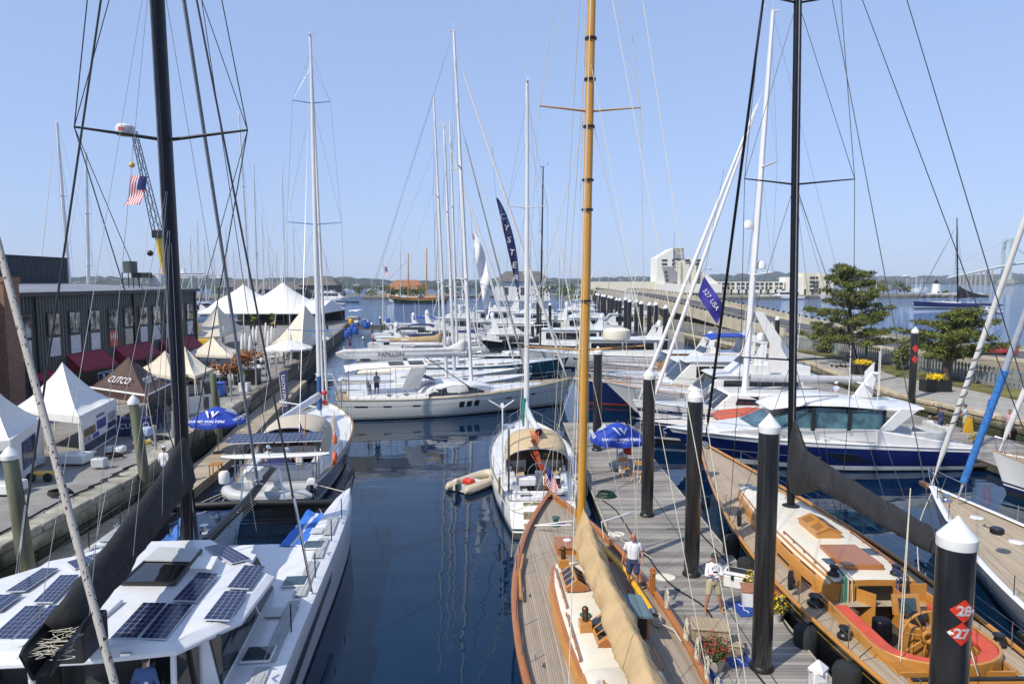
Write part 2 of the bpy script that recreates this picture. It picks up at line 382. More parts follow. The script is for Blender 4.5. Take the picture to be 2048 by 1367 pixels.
    def lifelines(s, ts, h=.62, lines=(.6, .32), x0=None, x1=None, mt=None, inset=.08, rs=.014, rl=.006, pulpit=True, sides=(1, -1), pushpit=False):
        mt = mt or SSTEEL
        P = lambda t, sd, hh: V((t*s.L, sd*max(.05, s.b(t)-inset), s.z(t)+hh))
        for sd in sides:
            for t in ts: s.mb().tube([P(t, sd, -.03), P(t, sd, h)], rs, 6).build('stanchion', mt, s.e)
            for q in lines: s.mb().tube([P(t, sd, q) for t in ts], rl, 5).build('lifeline', mt, s.e)
        if pulpit:
            t = ts[-1]; m = s.mb(); a = [P(t, 1, h), P((t+1)/2, 1, h+.03), V((s.L*.998, .1, s.z(1)+h+.05)), V((s.L*.998, -.1, s.z(1)+h+.05)), P((t+1)/2, -1, h+.03), P(t, -1, h)]
            m.tube(a, rs*1.1, 6)
            for sd in (1, -1): m.tube([P((t+1)/2, sd, h+.03), P((t+1)/2+.01, sd, -.03)], rs, 6); m.tube([(s.L*.998, .1*sd, s.z(1)+h+.05), (s.L*.985, .06*sd, s.z(1))], rs, 6)
            m.build('bow_pulpit', mt, s.e)
        if pushpit:
            t = ts[0]; m = s.mb()
            for q in (h, h*.5): m.tube([P(t, 1, q), P(.004, 1, q), P(.004, .4, q)], rs*1.1, 6); m.tube([P(t, -1, q), P(.004, -1, q), P(.004, -.4, q)], rs*1.1, 6)
            for sd in (1, -1):
                for yy in (1, .4): m.tube([P(.004, sd*yy, h), P(.004, sd*yy, 0)], rs, 6)
            m.build('stern_rail', mt, s.e)
    def winch(s, x, y, z, r=.11, name='winch', mt=None):
        return s.mb().lathe([(r*1.15, 0), (r*1.1, .05), (r*.8, .09), (r*.68, .14), (r*.7, .19), (r*.95, .23), (r*.9, .26), (r*.3, .275)], (x, y, z), 16).build(name, mt or SSTEEL, s.e)
    def cleat(s, x, y, z):
        s.mb().tube([(x-.12, y, z+.07), (x-.06, y, z+.055), (x+.06, y, z+.055), (x+.12, y, z+.07)], [.012, .02, .02, .012], 6).box((x, y, z+.025), (.08, .04, .05)).build('cleat', SSTEEL, s.e)
    def fender(s, x, sd, z0, r, l, mt=None, name='fender', yo=0):
        t = x/s.L; y = sd*(s.b(t)+r*.9+yo); k = 7
        pr = [(.02, 0), (r*.55, .01)]+[(r*(1-.12*(1-i/5)), l*(.06+.82*i/5)) for i in range(6)]+[(r*.85, l*.95), (r*.4, l*.995), (.02, l)]
        f = s.mb().lathe(pr, (x, y, z0), 18).build(name, mt or RUB, s.e)
        s.mb().tube([(x, y, z0+l), (x, sd*(s.b(t)-.02), s.z(t)+.05), (x, sd*(s.b(t)-.35), s.z(t)+.35)], .012, 5).build('fender_line', DROPE, s.e)
        return f
    def rig(s, xm, H, r, mt=None, zb=None, spr=(), smt=None, chain=None, fore=(), aft=(), boom=None, tilt=(0, 0), wire=None, wr=.007, rt=.6, flat=1.35, gear=True, lower=True, n=12, capfrac=.96, yo=0):
        mt = mt or ALU; wire = wire or WIRE; zb = s.dz(xm)+.05 if zb is None else zb
        mp = lambda z: V((xm+tilt[0]*(z-zb)/(H-zb), yo+tilt[1]*(z-zb)/(H-zb), z))
        s.mp = mp
        k = 8; m = s.mb(); rr = [r*lerp(1, rt, max(0, (i/k-.5)*2)) for i in range(k+1)]
        m.tube([mp(lerp(zb, H, i/k)) for i in range(k+1)], rr, n, flat=1/flat, up=(1, 0, 0))
        m.build('mast', mt, s.e)
        tips = []
        for zf, hw, sweep in spr:
            zz = lerp(zb, H, zf); c = mp(zz)
            for sd in (1, -1):
                s.mb().tube([c+V((0, sd*r*.6, 0)), c+V((-sweep*.5, sd*hw*.5, hw*.035)), c+V((-sweep, sd*hw, hw*.07))], [r*.42, r*.36, r*.26], 8, flat=.55).build('spreader', smt or mt, s.e)
            tips.append((zz, hw, sweep))
        if chain:
            cx, cy, cz = chain
            for sd in (1, -1):
                pts = [V((cx, sd*cy, cz))]+[mp(zz)+V((-sw, sd*hw, hw*.07)) for zz, hw, sw in tips]+[mp(lerp(zb, H, capfrac))]
                s.mb().tube(pts, wr, 5).build('shroud', wire, s.e)
                prev = V((cx-.15, sd*(cy-.08), cz))
                for i, (zz, hw, sw) in enumerate(tips):
                    if i == 0 and not lower: prev = mp(zz)+V((-sw, sd*hw, hw*.07)); continue
                    s.mb().tube([prev, mp(zz-.25)+V((0, sd*r*.7, 0))], wr*.9, 5).build('shroud', wire, s.e)
                    prev = mp(zz)+V((-sw, sd*hw, hw*.07))
                if tips: s.mb().tube([prev, mp(lerp(tips[-1][0], H, .55))], wr*.9, 5).build('shroud', wire, s.e)
        for x, z, zf, rad, fm in fore:
            a = V((x, 0, z)); bq = mp(lerp(zb, H, zf))+V((r, 0, 0))
            if rad > .02: s.mb().tube([lerp(a, bq, q) for q in (0, .02, .05, .5, .94, .96, 1)], [rad*.3, rad*.4, rad*1.1, rad, rad*.55, .01, .01], 10).build('furled_sail', fm, s.e)
            else: s.mb().tube([a, bq], rad, 5).build('forestay', fm, s.e)
        for x, y, z, zf in aft: s.mb().tube([(x, y, z), mp(lerp(zb, H, zf))+V((-r*.5, 0, 0))], wr, 5).build('backstay', wire, s.e)
        if boom:
            ln, z, br, bm, dy, dzb = boom; g = mp(z)+V((-r*1.2, 0, 0)); e = g+V((-ln, dy, dzb)); s.boom = (g, e)
            s.mb().tube([g, lerp(g, e, .5), e], [br, br, br*.9], 10, flat=1.3, up=(0, 0, 1)).build('boom', bm, s.e)
        if gear:
            t = mp(H); m = s.mb()
            m.tube([t, t+V((0, .05, .9))], .012, 5); m.tube([t, t+V((.35, -.1, .25)), t+V((.55, -.15, .35))], .012, 5); m.box(t+V((.55, -.15, .42)), (.16, .02, .12)); m.box(t+V((-.12, 0, .05)), (.5, .1, .12))
            m.build('masthead_gear', mt if mt is ALU else WIRE, s.e)
    def cover(s, mt, hs, ws, name='sail_cover', dz=0, n=22, seed=1, sk=0, hang=((0, .22),)):
        # cloth bundle along the boom: heights above and widths across, first value at the mast
        g, e = s.boom; rg = random.Random(seed); rings = []
        d = (e-g).normalized(); side = V((0, 0, 1)).cross(d).normalized(); q = 26 if n > 30 else 16
        for i in range(n+1):
            u = i/n; c = lerp(g, e, u)+V((0, 0, dz)); h = interp(hs, u); w_ = interp(ws, u); lean = .05*sin(u*9+seed)+sk
            ring = []
            for j in range(q):
                a = 2*pi*j/q; fold = 1+.07*sin(3*a+u*23)+.06*rg.uniform(-1, 1)+.05*sin(u*60+a*2)
                nz = mnoise.noise(V((u*(e-g).length*1.1, a*1.4, seed)))+.5*mnoise.noise(V((u*(e-g).length*3.2, a*3, seed+9))); fold += .18*nz+.06*mnoise.noise(V((u*(e-g).length*7, a*5, seed)))
                yy = w_*sin(a)*fold*(1-.5*max(0, cos(a))**1.5); zz = (h*max(0, cos(a))*(1+.10*nz)-interp(hang, u)*h*max(0, -cos(a)))*(.96+.04*fold); ring.append(c+side*(yy+lean*max(0, cos(a)))+V((0, 0, zz-.03)))
            rings.append(ring)
        o = s.mb().loft(rings, True, True).build(name, mt, s.e, ang=180)
        if n > 30:
            for i in range(4, n-1, 7): c = sum(rings[i], V((0, 0, 0)))/q; s.mb().tube([c+(p-c)*1.012 for p in rings[i]+rings[i][:1]], .012, 4, cap=False).build('cover_seam', mt, o)
        return o
    def pod(s, name, prof, mt, parent=None, yo=0, mat_of=None, bevel=.03):
        # closed house: outline in the long section, each corner with its own half width
        n = len(prof); m = s.mb()
        vs = [(x, yo+w_, z) for x, z, w_ in prof]+[(x, yo-w_, z) for x, z, w_ in prof]
        m.add(vs, [tuple(range(n)), tuple(range(2*n-1, n-1, -1))]+[(i, (i+1) % n, n+(i+1) % n, n+i) for i in range(n)], ([0, 0]+mat_of) if mat_of else 0)
        return m.build(name, mt, parent or s.e, bevel=bevel)
    def pwin(s, pts, sd, wf, mt=None, name='side_window', parent=None, off=.012):
        m = s.mb(); n = len(pts)
        vs = [(x, sd*(wf(x, z)+off), z) for x, z in pts]+[(x, sd*(wf(x, z)-.06), z) for x, z in pts]
        m.add(vs, [tuple(range(n)), tuple(range(2*n-1, n-1, -1))]+[(i, (i+1) % n, n+(i+1) % n, n+i) for i in range(n)])
        return m.build(name, mt or GLASS, parent or s.e)
    def quad(s, pts, th, mt, name, parent=None): return s.mb().slab(pts, th).build(name, mt, parent or s.e)
    def tubes(s, name, mt, *lines, parent=None, n=7):
        m = s.mb()
        for pts, r in lines: m.tube(pts, r, n)
        return m.build(name, mt, parent or s.e)
def heading(dx, dy): return math.atan2(dy, dx)
def flag(name, label, cat, org, ux, uz, L, H, mats, mf, group=None, parent=None, wave=.12, sag=.3, nu=18, nv=13, ph=0):
    # cloth hanging from its hoist; ux along the fly, uz along the hoist
    ux = V(ux); uz = V(uz); nn = ux.cross(uz).normalized(); org = V(org)
    def f(u, v, o=0): return org+ux*(u*L*(1-.08*v))+uz*(v*H)+V((0, 0, -sag*L*u*u))+nn*(wave*L*sin(u*7+v*1.5+ph)*u**.6+o)
    m = MB(); m.grid(lambda u, v: f(u, v), nu, nv, mf=mf); m.grid(lambda u, v: f(u, v, .006), nu, nv, mf=mf)
    if parent: return m.build(name, mats, parent, ang=180)
    o = m.build(name, mats, None, ang=180, loc=org); return tag(o, label, cat, group)
FW = mat('flag_white', (.75, .75, .76), .8); FR = mat('flag_red', (.5, .02, .03), .8); FB = mat('flag_blue', (.02, .035, .2), .8)
def us_mf(i, j, nu=18, nv=13): return 2 if (i < nu*.4 and j >= nv*6/13) else (1 if j % 2 == 0 else 0)
# ---- setting: water, land, quays ----------------------------------------
def S(name, mb, mt, kind='structure', **k): o = mb.build(name, mt, None, **k); o['kind'] = kind; return o
def water_mat():
    n = N('harbour_water'); b = n.b
    b.inputs['Roughness'].default_value = .015; b.inputs['IOR'].default_value = 1.45; b.inputs['Specular Tint'].default_value = (.45, .85, 1, 1); b.inputs['Specular IOR Level'].default_value = .5
    g = n.n('NewGeometry'); sp = n.n('SeparateXYZ'); n.l(g.outputs['Position'], sp.inputs[0])
    # sheltered basin is calm, open harbour is ruffled by wind
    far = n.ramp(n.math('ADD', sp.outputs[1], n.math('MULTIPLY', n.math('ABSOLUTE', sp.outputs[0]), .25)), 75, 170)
    v = n.coord('Object', (1, 1, 1)); v2 = n.coord('Object', (.55, 1.6, 1))
    patch = n.noise(v, .06, 3)
    near = n.math('ADD', n.math('MULTIPLY', n.noise(v2, .55, 1.5, .4), 1.0), n.math('MULTIPLY', n.noise(v2, 2.2, 1, .4), .12))
    chop = n.math('ADD', n.noise(n.coord('Object', (.5, 1.2, 1)), .55, 5, .62), n.math('MULTIPLY', n.noise(v, .05, 2), .6))
    bn = n.n('Bump', i_Strength=1.0); n.l(near, bn.inputs['Height'])
    n.l(n.math('MULTIPLY', n.math('SUBTRACT', 1.0, far), n.math('ADD', .010, n.math('MULTIPLY', n.ramp(patch, .35, .65), .018))), bn.inputs['Distance'])
    bf = n.n('Bump', i_Strength=1.0); n.l(chop, bf.inputs['Height']); n.l(n.math('MULTIPLY', far, .42), bf.inputs['Distance'])
    n.l(bn.outputs[0], bf.inputs['Normal']); n.l(bf.outputs[0], b.inputs['Normal'])
    n.l(n.mix(far, (.0005, .011, .034), (.030, .080, .21)), b.inputs['Base Color'])  # bluer base colour far out stands in for sky reflected by waves
    return n.mat
WATER = water_mat()
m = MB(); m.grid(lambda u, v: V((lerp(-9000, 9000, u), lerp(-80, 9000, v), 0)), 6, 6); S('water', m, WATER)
HILLM = mat('far_wooded_shore', (.035, .055, .045), .95, var=.5, scale=.02)
def hill_mat():
    n = N('wooded_hills'); v = n.coord('Object'); 
    a = n.mix(n.ramp(n.noise(v, .035, 6, .7), .3, .7), (.020, .035, .034), (.05, .075, .070))
    n.l(n.mix(n.ramp(n.noise(n.coord('Object', (1, 1, 2.5)), .06, 3, .6), .60, .66), a, (.24, .25, .26)), n.b.inputs['Base Color']); n.b.inputs['Roughness'].default_value = 1
    return n.mat
HILLM = hill_mat()
def hills(pts, dep, seed):
    # bumpy wooded shore along a line of (x, y, height)
    rg = random.Random(seed); m = MB(); P = []
    for (x0, y0, h0), (x1, y1, h1) in zip(pts, pts[1:]):
        k = max(2, int(math.hypot(x1-x0, y1-y0)/9))
        for i in range(k): t = i/k; P.append((lerp(x0, x1, t), lerp(y0, y1, t), lerp(h0, h1, t)))
    rings = []; ph = 0
    for x, y, h in P:
        ph = .75*ph+.25*rg.uniform(-1, 1); d = V((x, y, 0)).normalized(); hh = h*(1+.45*ph)+rg.uniform(-.9, .9)
        rings.append([V((x, y, -.5)), V((x, y, hh*.25))+d*2, V((x, y, hh*.55+rg.uniform(-1, 1)))+d*dep*.15, V((x, y, hh*.8+rg.uniform(-1, 1)))+d*dep*.4, V((x, y, hh))+d*dep*.7, V((x, y, -.5))+d*dep*1.4])
    m.loft(rings, False, False); return m
S('hills', hills([(-1500, 1100, 16), (-900, 1050, 18), (-420, 960, 16), (-200, 930, 14), (0, 1000, 13), (250, 1250, 15), (520, 1500, 18)], 120, 3), HILLM, ang=60)
S('hills', hills([(100, 1900, 18), (600, 2100, 30), (900, 2200, 38), (1300, 2250, 30), (1750, 2250, 34), (2600, 2000, 30)], 260, 5), HILLM, ang=60)
CONC = mat('quay_concrete', (.26, .25, .23), .9, var=.25, scale=.5, bump=.2, bscale=6, dirt=.3)
ASPH = mat('asphalt', (.10, .10, .105), .9, var=.18, scale=.4, bump=.15, bscale=30)
PATH = mat('path_concrete', (.36, .34, .30), .9, var=.15, scale=.7, bump=.12, bscale=20, dirt=.1)
GRASS = mat('late_summer_lawn', (.14, .135, .035), .95, var=.5, scale=.35, bump=.6, bscale=14, bdist=.05)
QE = [(-16.6, 4), (-16.6, 29), (-18.3, 38), (-19.5, 50), (-22.8, 73), (-29.8, 118), (-37, 156)]
m = MB(); m.prism(QE+[(-64, 156), (-64, 84), (-160, 80), (-160, 4)], -1, 1.66); S('quay', m, CONC, flatsh=True)
def stone_mat(name, a, b, algae=True):
    n = N(name); v = n.coord('Object'); g = n.n('NewGeometry'); sp = n.n('SeparateXYZ'); n.l(g.outputs['Position'], sp.inputs[0])
    c = n.mix(n.ramp(n.noise(v, 1.4, 8, .65)), a, b)
    pn = n.n('TexWhiteNoise', noise_dimensions='1D'); n.l(g.outputs['Random Per Island'], pn.inputs['W'])
    c = n.mix(n.math('MULTIPLY', pn.outputs[0], .55), c, tuple(x*.45 for x in a))
    if algae:
        e = n.math('ADD', sp.outputs[2], n.math('MULTIPLY', n.noise(v, .9, 5, .6), -.7))
        c = n.mix(n.ramp(e, .75, .35), c, (.018, .02, .012)); c = n.mix(n.math('MULTIPLY', n.ramp(e, 1.05, .7), .5), c, (.05, .055, .02))
    n.l(c, n.b.inputs['Base Color']); n.b.inputs['Roughness'].default_value = .9
    n.bump(n.noise(v, 3.5, 8, .7), .8, .06); return n.mat
STONE = stone_mat('weathered_granite', (.25, .235, .185), (.50, .47, .385)); STONER = stone_mat('tan_granite', (.36, .30, .20), (.56, .48, .35))
def stone_wall(edge, top, mt, label, hs=.55, seed=1, cap=.35):
    rg = random.Random(seed); m = MB(); z = top; row = 0
    root = thing('stone_wall', label, 'wall', (*edge[0], 0))
    while z > -.4:
        h = hs*rg.uniform(.8, 1.15) if row else cap
        for (x0, y0), (x1, y1) in zip(edge, edge[1:]):
            d = V((x1-x0, y1-y0, 0)); l = d.length; d.normalize(); nn = V((d.y, -d.x, 0)); p = -rg.uniform(0, .4)
            a = math.atan2(d.y, d.x)
            while p < l:
                w_ = rg.uniform(.8, 1.9)*(1.2 if row == 0 else 1); w_ = min(w_, l-p+.03)
                c = V((x0, y0, 0))+d*(p+w_/2)+nn*(rg.uniform(-.06, .05)+(.07 if row == 0 else 0)-.2)*(1 if seed < 5 else -1)
                if w_ > .15: m.box((c.x, c.y, z-h/2), (w_-.05, .8+rg.uniform(-.1, .1), h-.05), 0, a+rg.uniform(-.015, .015))
                p += w_
        z -= h; row += 1
    m.build('wall_blocks', mt, root, bevel=.055); return root
stone_wall(QE[:4], 1.74, STONE, 'old granite quay wall with dark weed along its foot below the tents', seed=2)
# timber bulkhead further out
BULK = planks('weathered_bulkhead_timber', (.09, .08, .06), (.22, .20, .16), (.015, .013, .01), .3, 'Object', 2, .9, .08, (3, 3, 20), wear=.6)
OLDW = mat('weathered_green_pile', (.15, .16, .10), .9, var=.45, scale=2, bump=.6, bscale=9, stretch=(1, 1, .2), dirt=.4)
tb = thing('timber_bulkhead', 'dark timber bulkhead wall holding up the far part of the quay', 'wall', (*QE[3], 0))
m = MB()
for (x0, y0), (x1, y1) in zip(QE[3:], QE[4:]):
    d = V((x1-x0, y1-y0, 0)); m.box(((x0+x1)/2, (y0+y1)/2, .75), (d.length+.1, .3, 1.8), 0, math.atan2(d.y, d.x)); m.box(((x0+x1)/2+.1, (y0+y1)/2, 1.62), (d.length+.1, .45, .3), 0, math.atan2(d.y, d.x))
m.build('plank_facing', BULK, tb, flatsh=True)
def pile(x, y, z0, z1, r, lean, label, capw=True, group=None, mt=None):
    t = thing('mooring_pile', label, 'pile', (x, y, z0), group)
    MB().tube([(x, y, z0), (x+lean*.5, y, (z0+z1)/2), (x+lean, y, z1)], [r*1.05, r, r*.9], 14).build('pile_shaft', mt or OLDW, t)
    if capw: MB().lathe([(r*1.05, z1-.12), (r*1.08, z1+.02), (r*.5, z1+.2), (.01, z1+.3)], (x+lean, y, 0), 14).build('pile_cap', WHITE, t)
    return t
def ptop(px, py, x, y): return aty(px, py, y).z
pile(-15.55, 21.3, -.3, 4.6, .24, -.42, 'greenish leaning timber pile with white cap, nearest one on the quay wall')
pile(-16.0, 29.4, -.3, 4.9, .22, -.5, 'greenish leaning timber pile with white cap beside the man in white on the dock')
pile(-17.6, 40.5, -.3, 4.6, .2, -.3, 'greenish timber pile with pale cap behind the left blue parasol', False)
for i, (px, py, yy) in enumerate([(762, 600, 128), (745, 612, 120), (700, 660, 108), (718, 655, 112), (690, 662, 104), (771, 610, 132), (728, 640, 118)]):
    b = aty(px, py+70, yy); pile(b.x, yy, -.2, aty(px, py+35, yy).z, .2, -.1, 'weathered pile with white cap on the far timber jetty', group='piles along the far timber jetty')
# left floating dock
m = MB(); LD = [(-14.75, 4), (-14.7, 30), (-15.3, 37), (-17.2, 48), (-20, 66), (-21.6, 66), (-18.9, 48), (-17, 37), (-16.35, 30), (-16.25, 4)]
m.prism(LD, .02, .5); S('left_dock', m, [DOCKL], flatsh=True)
# centre dock
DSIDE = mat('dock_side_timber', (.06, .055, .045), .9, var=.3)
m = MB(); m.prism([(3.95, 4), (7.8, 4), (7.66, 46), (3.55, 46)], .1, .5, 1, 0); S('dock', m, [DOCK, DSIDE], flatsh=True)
EDGEW = mat('pale_edge_timber', (.36, .33, .26), .9, var=.25, scale=3, bump=.2)
m = MB(); m.tube([(3.95, 4, .47), (3.55, 46, .47)], .07, 4); m.tube([(7.8, 4, .47), (7.66, 46, .47)], .06, 4); S('dock_edge', m, EDGEW, flatsh=True)
m = MB(); m.box((6.35, 25, .503), (.035, 42, .006)); S('dock_seam', m, mat('dock_seam_dark', (.08, .075, .07), .9))  # dark strip marking the lengthwise seam of the boards
# right-hand pier against the sea wall
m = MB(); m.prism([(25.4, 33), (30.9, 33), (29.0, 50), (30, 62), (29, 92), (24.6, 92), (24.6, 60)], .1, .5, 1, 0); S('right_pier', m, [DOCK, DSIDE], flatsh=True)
RE = [(34, 16), (33, 30), (31.6, 42), (29.6, 52), (30.6, 62), (31.8, 74), (30.5, 90), (28.5, 112), (26, 150)]
LG = [(38.8, 16), (37.6, 30), (36.8, 49), (36.2, 57), (34.9, 61), (36.5, 72), (35, 82), (31.5, 95), (29.5, 112), (27, 150)]
FN = [(43, 16), (41.6, 30), (40.2, 50), (38.9, 57), (38.5, 66), (38.6, 74), (38.2, 80), (35.5, 86), (33, 92), (30.2, 104), (28.4, 125), (27.5, 150)]
FE = [(170, 16), (120, 55), (72, 82), (57.5, 92), (60.5, 110), (61, 135), (52, 160), (44, 185)]
m = MB(); m.prism(RE+[(36, 185)]+FE[::-1], -1, 1.5); S('promenade', m, PATH, flatsh=True)
m = MB(); m.prism(LG+FN[::-1], 1.3, 1.62); S('lawn', m, GRASS)
m = MB(); m.prism(FN+FE[::-1], 1.3, 1.9); S('road_verge', m, mat('dry_verge', (.25, .21, .13), .95, var=.3, scale=.6), flatsh=True)
stone_wall(RE[1:8], 1.55, STONER, 'pale granite sea wall beneath the right-hand promenade', seed=9, hs=.6)
# road and causeway
CEN = [(66, 60, 2.0), (54, 78, 2.0), (48, 95, 2.1), (44, 115, 3.0), (41.5, 140, 4.4), (39, 170, 5.6), (38, 210, 6.3), (40, 260, 6.2), (45, 310, 5.0), (52, 350, 3)]
def smooth(pts, k=6):
    out = []; n = len(pts)
    for i in range(n-1):
        p0, p1, p2, p3 = [V(pts[min(max(j, 0), n-1)]) for j in (i-1, i, i+1, i+2)]
        for q in range(k):
            t = q/k; out.append(.5*((2*p1)+(p2-p0)*t+(2*p0-5*p1+4*p2-p3)*t*t+(3*p1-p0-3*p2+p3)*t**3))
    return out+[V(pts[-1])]
CE = smooth(CEN)
def ribbon(pts, offs, zs):   # strips at sideways offsets
    rings = []
    for i, p in enumerate(pts):
        d = (pts[min(i+1, len(pts)-1)]-pts[max(i-1, 0)]); d.z = 0; d.normalize(); nn = V((-d.y, d.x, 0))
        rings.append([p+nn*o+V((0, 0, z)) for o, z in zip(offs, zs)])
    m = MB(); m.loft(rings, len(offs) > 2, len(offs) > 2); return m
S('road', ribbon(CE, (-5.2, 5.2), (.02, .02)), ASPH)
YL = mat('yellow_road_paint', (.62, .42, .06), .7); CONW = mat('old_parapet_concrete', (.44, .40, .31), .9, var=.18, scale=.3, bump=.1, dirt=.3)
for o in (-.12, .12): S('road_marking', ribbon(CE, (o-.06, o+.06), (.03, .03)), YL)
S('kerb_strip', ribbon(CE, (5.2, 6.4, 6.4, 5.2), (-.1, -.1, .16, .16)), CONW, flatsh=True); S('kerb_strip', ribbon(CE, (-6.4, -5.2, -5.2, -6.4), (-.1, -.1, .16, .16)), CONW, flatsh=True)
br = thing('causeway_bridge', 'low concrete causeway bridge curving up over the water to the island hotel', 'bridge', CE[12])
ribbon(CE[14:], (-6.8, 6.8, 6.8, -6.8), (-1.0, -1.0, -.12, -.12)).build('deck_slab', CONW, br, flatsh=True)
for sd in (1, -1): ribbon(CE[14:], (sd*6.4, sd*6.75, sd*6.75, sd*6.4), (-.1, -.1, .95, .95)).build('parapet', CONW, br, flatsh=True)
for i in range(15, len(CE)-1):
    for t in (.25, .75):
        p = CE[i].lerp(CE[i+1], t); d = (CE[i+1]-CE[i]); d.z = 0; d.normalize(); nn = V((-d.y, d.x, 0))
        for sd in (1, -1): MB().box(p+nn*6.57*sd+V((0, 0, 1.1)), (.3, .3, .32), 0, math.atan2(d.y, d.x)).build('parapet_stud', BLK, br)
for i in range(20, len(CE), 4):
    p = CE[i]; m = MB(); [m.box(p+V((q, 0, -p.z/2-.8)), (.9, .9, p.z+.4)) for q in (-5, -1.7, 1.7, 5)]; m.box(p+V((0, 0, -1.3)), (13, 1, .6)); m.build('pier', CONW, br)
# fence of grey boards
FENCEM = mat('blue_grey_fence_paint', (.20, .235, .25), .8, var=.25, scale=1.2, bump=.2, dirt=.3)
fe = thing('picket_fence', 'long grey board fence between the lawn and the road', 'fence', (*FN[2], 1.6))
m = MB(); acc = 0; k = 0
for (x0, y0), (x1, y1) in zip(FN[1:], FN[2:11]):
    d = V((x1-x0, y1-y0, 0)); l = d.length; a = math.atan2(d.y, d.x); nn = V((d.y, -d.x, 0)).normalized()
    for q in range(int(l/.21)):
        c = V((x0, y0, 0))+d*((q+.5)*.21/l)+nn*(.04 if q % 2 else -.04)*1.0; m.box((c.x, c.y, 2.38+rnd(-.02, .02)), (.135, .022, 1.6), 0, a)
    for zz in (1.85, 2.95): m.box(((x0+x1)/2, (y0+y1)/2, zz), (l, .05, .09), 0, a)
m.build('pickets', FENCEM, fe, flatsh=True)
for (x0, y0), (x1, y1) in zip(FN[1:], FN[2:11]):
    for q in range(max(1, int(math.hypot(x1-x0, y1-y0)/3))): t = q/max(1, int(math.hypot(x1-x0, y1-y0)/3)); MB().box((lerp(x0, x1, t), lerp(y0, y1, t), 2.4), (.12, .12, 1.75)).build('fence_post', FENCEM, fe)
# island, breakwater, low islands
ROCK = mat('breakwater_rock', (.16, .15, .13), .95, var=.5, scale=.6, bump=1, bscale=2, bdist=.3)
m = MB(); m.prism([(40, 345), (90, 352), (165, 395), (250, 420), (270, 470), (265, 540), (60, 540), (30, 400)], -1, 1.6); S('island_ground', m, mat('island_ground_mix', (.22, .21, .15), .95, var=.3, scale=.1))
m = MB(); m.prism([(225, 430), (300, 440), (306, 470), (232, 470)], -1, 1.7); S('breakwater', m, ROCK)
m = MB()
for i in range(420):
    x = rnd(222, 306); y = 430+(x-225)/75*10+rnd(-3, 1.5); r = rnd(.5, 1.3); m.ball((x, y, rnd(-.1, 1.5)), r, 6, 4, sq=(1.2, 1, .7))
S('breakwater_rocks', m, ROCK, 'stuff', flatsh=True)
m = MB(); m.prism([(-420, 360), (-200, 370), (-95, 380), (-60, 395), (-40, 412), (-8, 430), (-20, 480), (-500, 520)], -1, 1.0); S('low_island', m, mat('low_island_ground', (.16, .15, .11), .95, var=.4, scale=.1))
# leafy things
def leaf_mat(name, a, b, sc_=.8):
    n = N(name); g = n.n('NewGeometry'); v = n.coord('Object')
    c = n.mix(n.ramp(n.math('ADD', n.math('MULTIPLY', n.noise(v, sc_, 4), .6), n.math('MULTIPLY', g.outputs['Random Per Island'], .4)), .3, .7), a, b)
    n.l(c, n.b.inputs['Base Color']); n.b.inputs['Roughness'].default_value = .7; n.b.inputs['Specular IOR Level'].default_value = .25
    n.b.inputs['Subsurface Weight'].default_value = 0; return n.mat
PINEL = leaf_mat('pine_needles', (.035, .055, .014), (.17, .19, .04)); BUSHL = leaf_mat('hedge_leaves', (.035, .055, .015), (.14, .15, .03)); MAPL = leaf_mat('japanese_maple_leaves', (.16, .05, .015), (.38, .16, .05), 3); GRNL = leaf_mat('fresh_green_leaves', (.05, .11, .015), (.22, .32, .04), 3)
YFL = leaf_mat('yellow_flowers', (.62, .40, .01), (.85, .62, .03), 8); RFL = leaf_mat('rust_red_flowers', (.22, .02, .02), (.42, .06, .03), 8); DGL = leaf_mat('dark_green_leaves', (.02, .04, .01), (.07, .11, .025), 4)
BARK = mat('pine_bark', (.10, .075, .055), .95, var=.4, scale=3, bump=1, bscale=8, bdist=.05)
def tufts(m, c, rad, n, size, sq=(1, 1, 1), rg=random, m_=0, up=.35, spiky=False):
    c = V(c)
    for _ in range(n):
        d = V((rg.gauss(0, 1), rg.gauss(0, 1), rg.gauss(0, 1))).normalized(); r = rg.random()**.42
        p = c+V((d.x*sq[0], d.y*sq[1], d.z*sq[2]))*rad*r
        nn = (d+V((rg.uniform(-.8, .8), rg.uniform(-.8, .8), rg.uniform(-.3, .8)+up))).normalized(); a = nn.orthogonal().normalized(); a = Quaternion(nn, rg.uniform(0, 6.3)) @ a; b = nn.cross(a)
        s_ = size*rg.uniform(.6, 1.3)
        if spiky:
            for q in range(3):
                dr = (a*cos(q*2.1)+b*sin(q*2.1)+nn*.6)*s_; sdv = dr.cross(nn).normalized()*s_*.16; m.add([p-sdv, p+sdv, p+dr], [(0, 1, 2)], m_)
        else: m.add([p-a*s_*.5, p+b*s_*.32, p+a*s_*.5, p-b*s_*.32], [(0, 1, 2, 3)], m_)
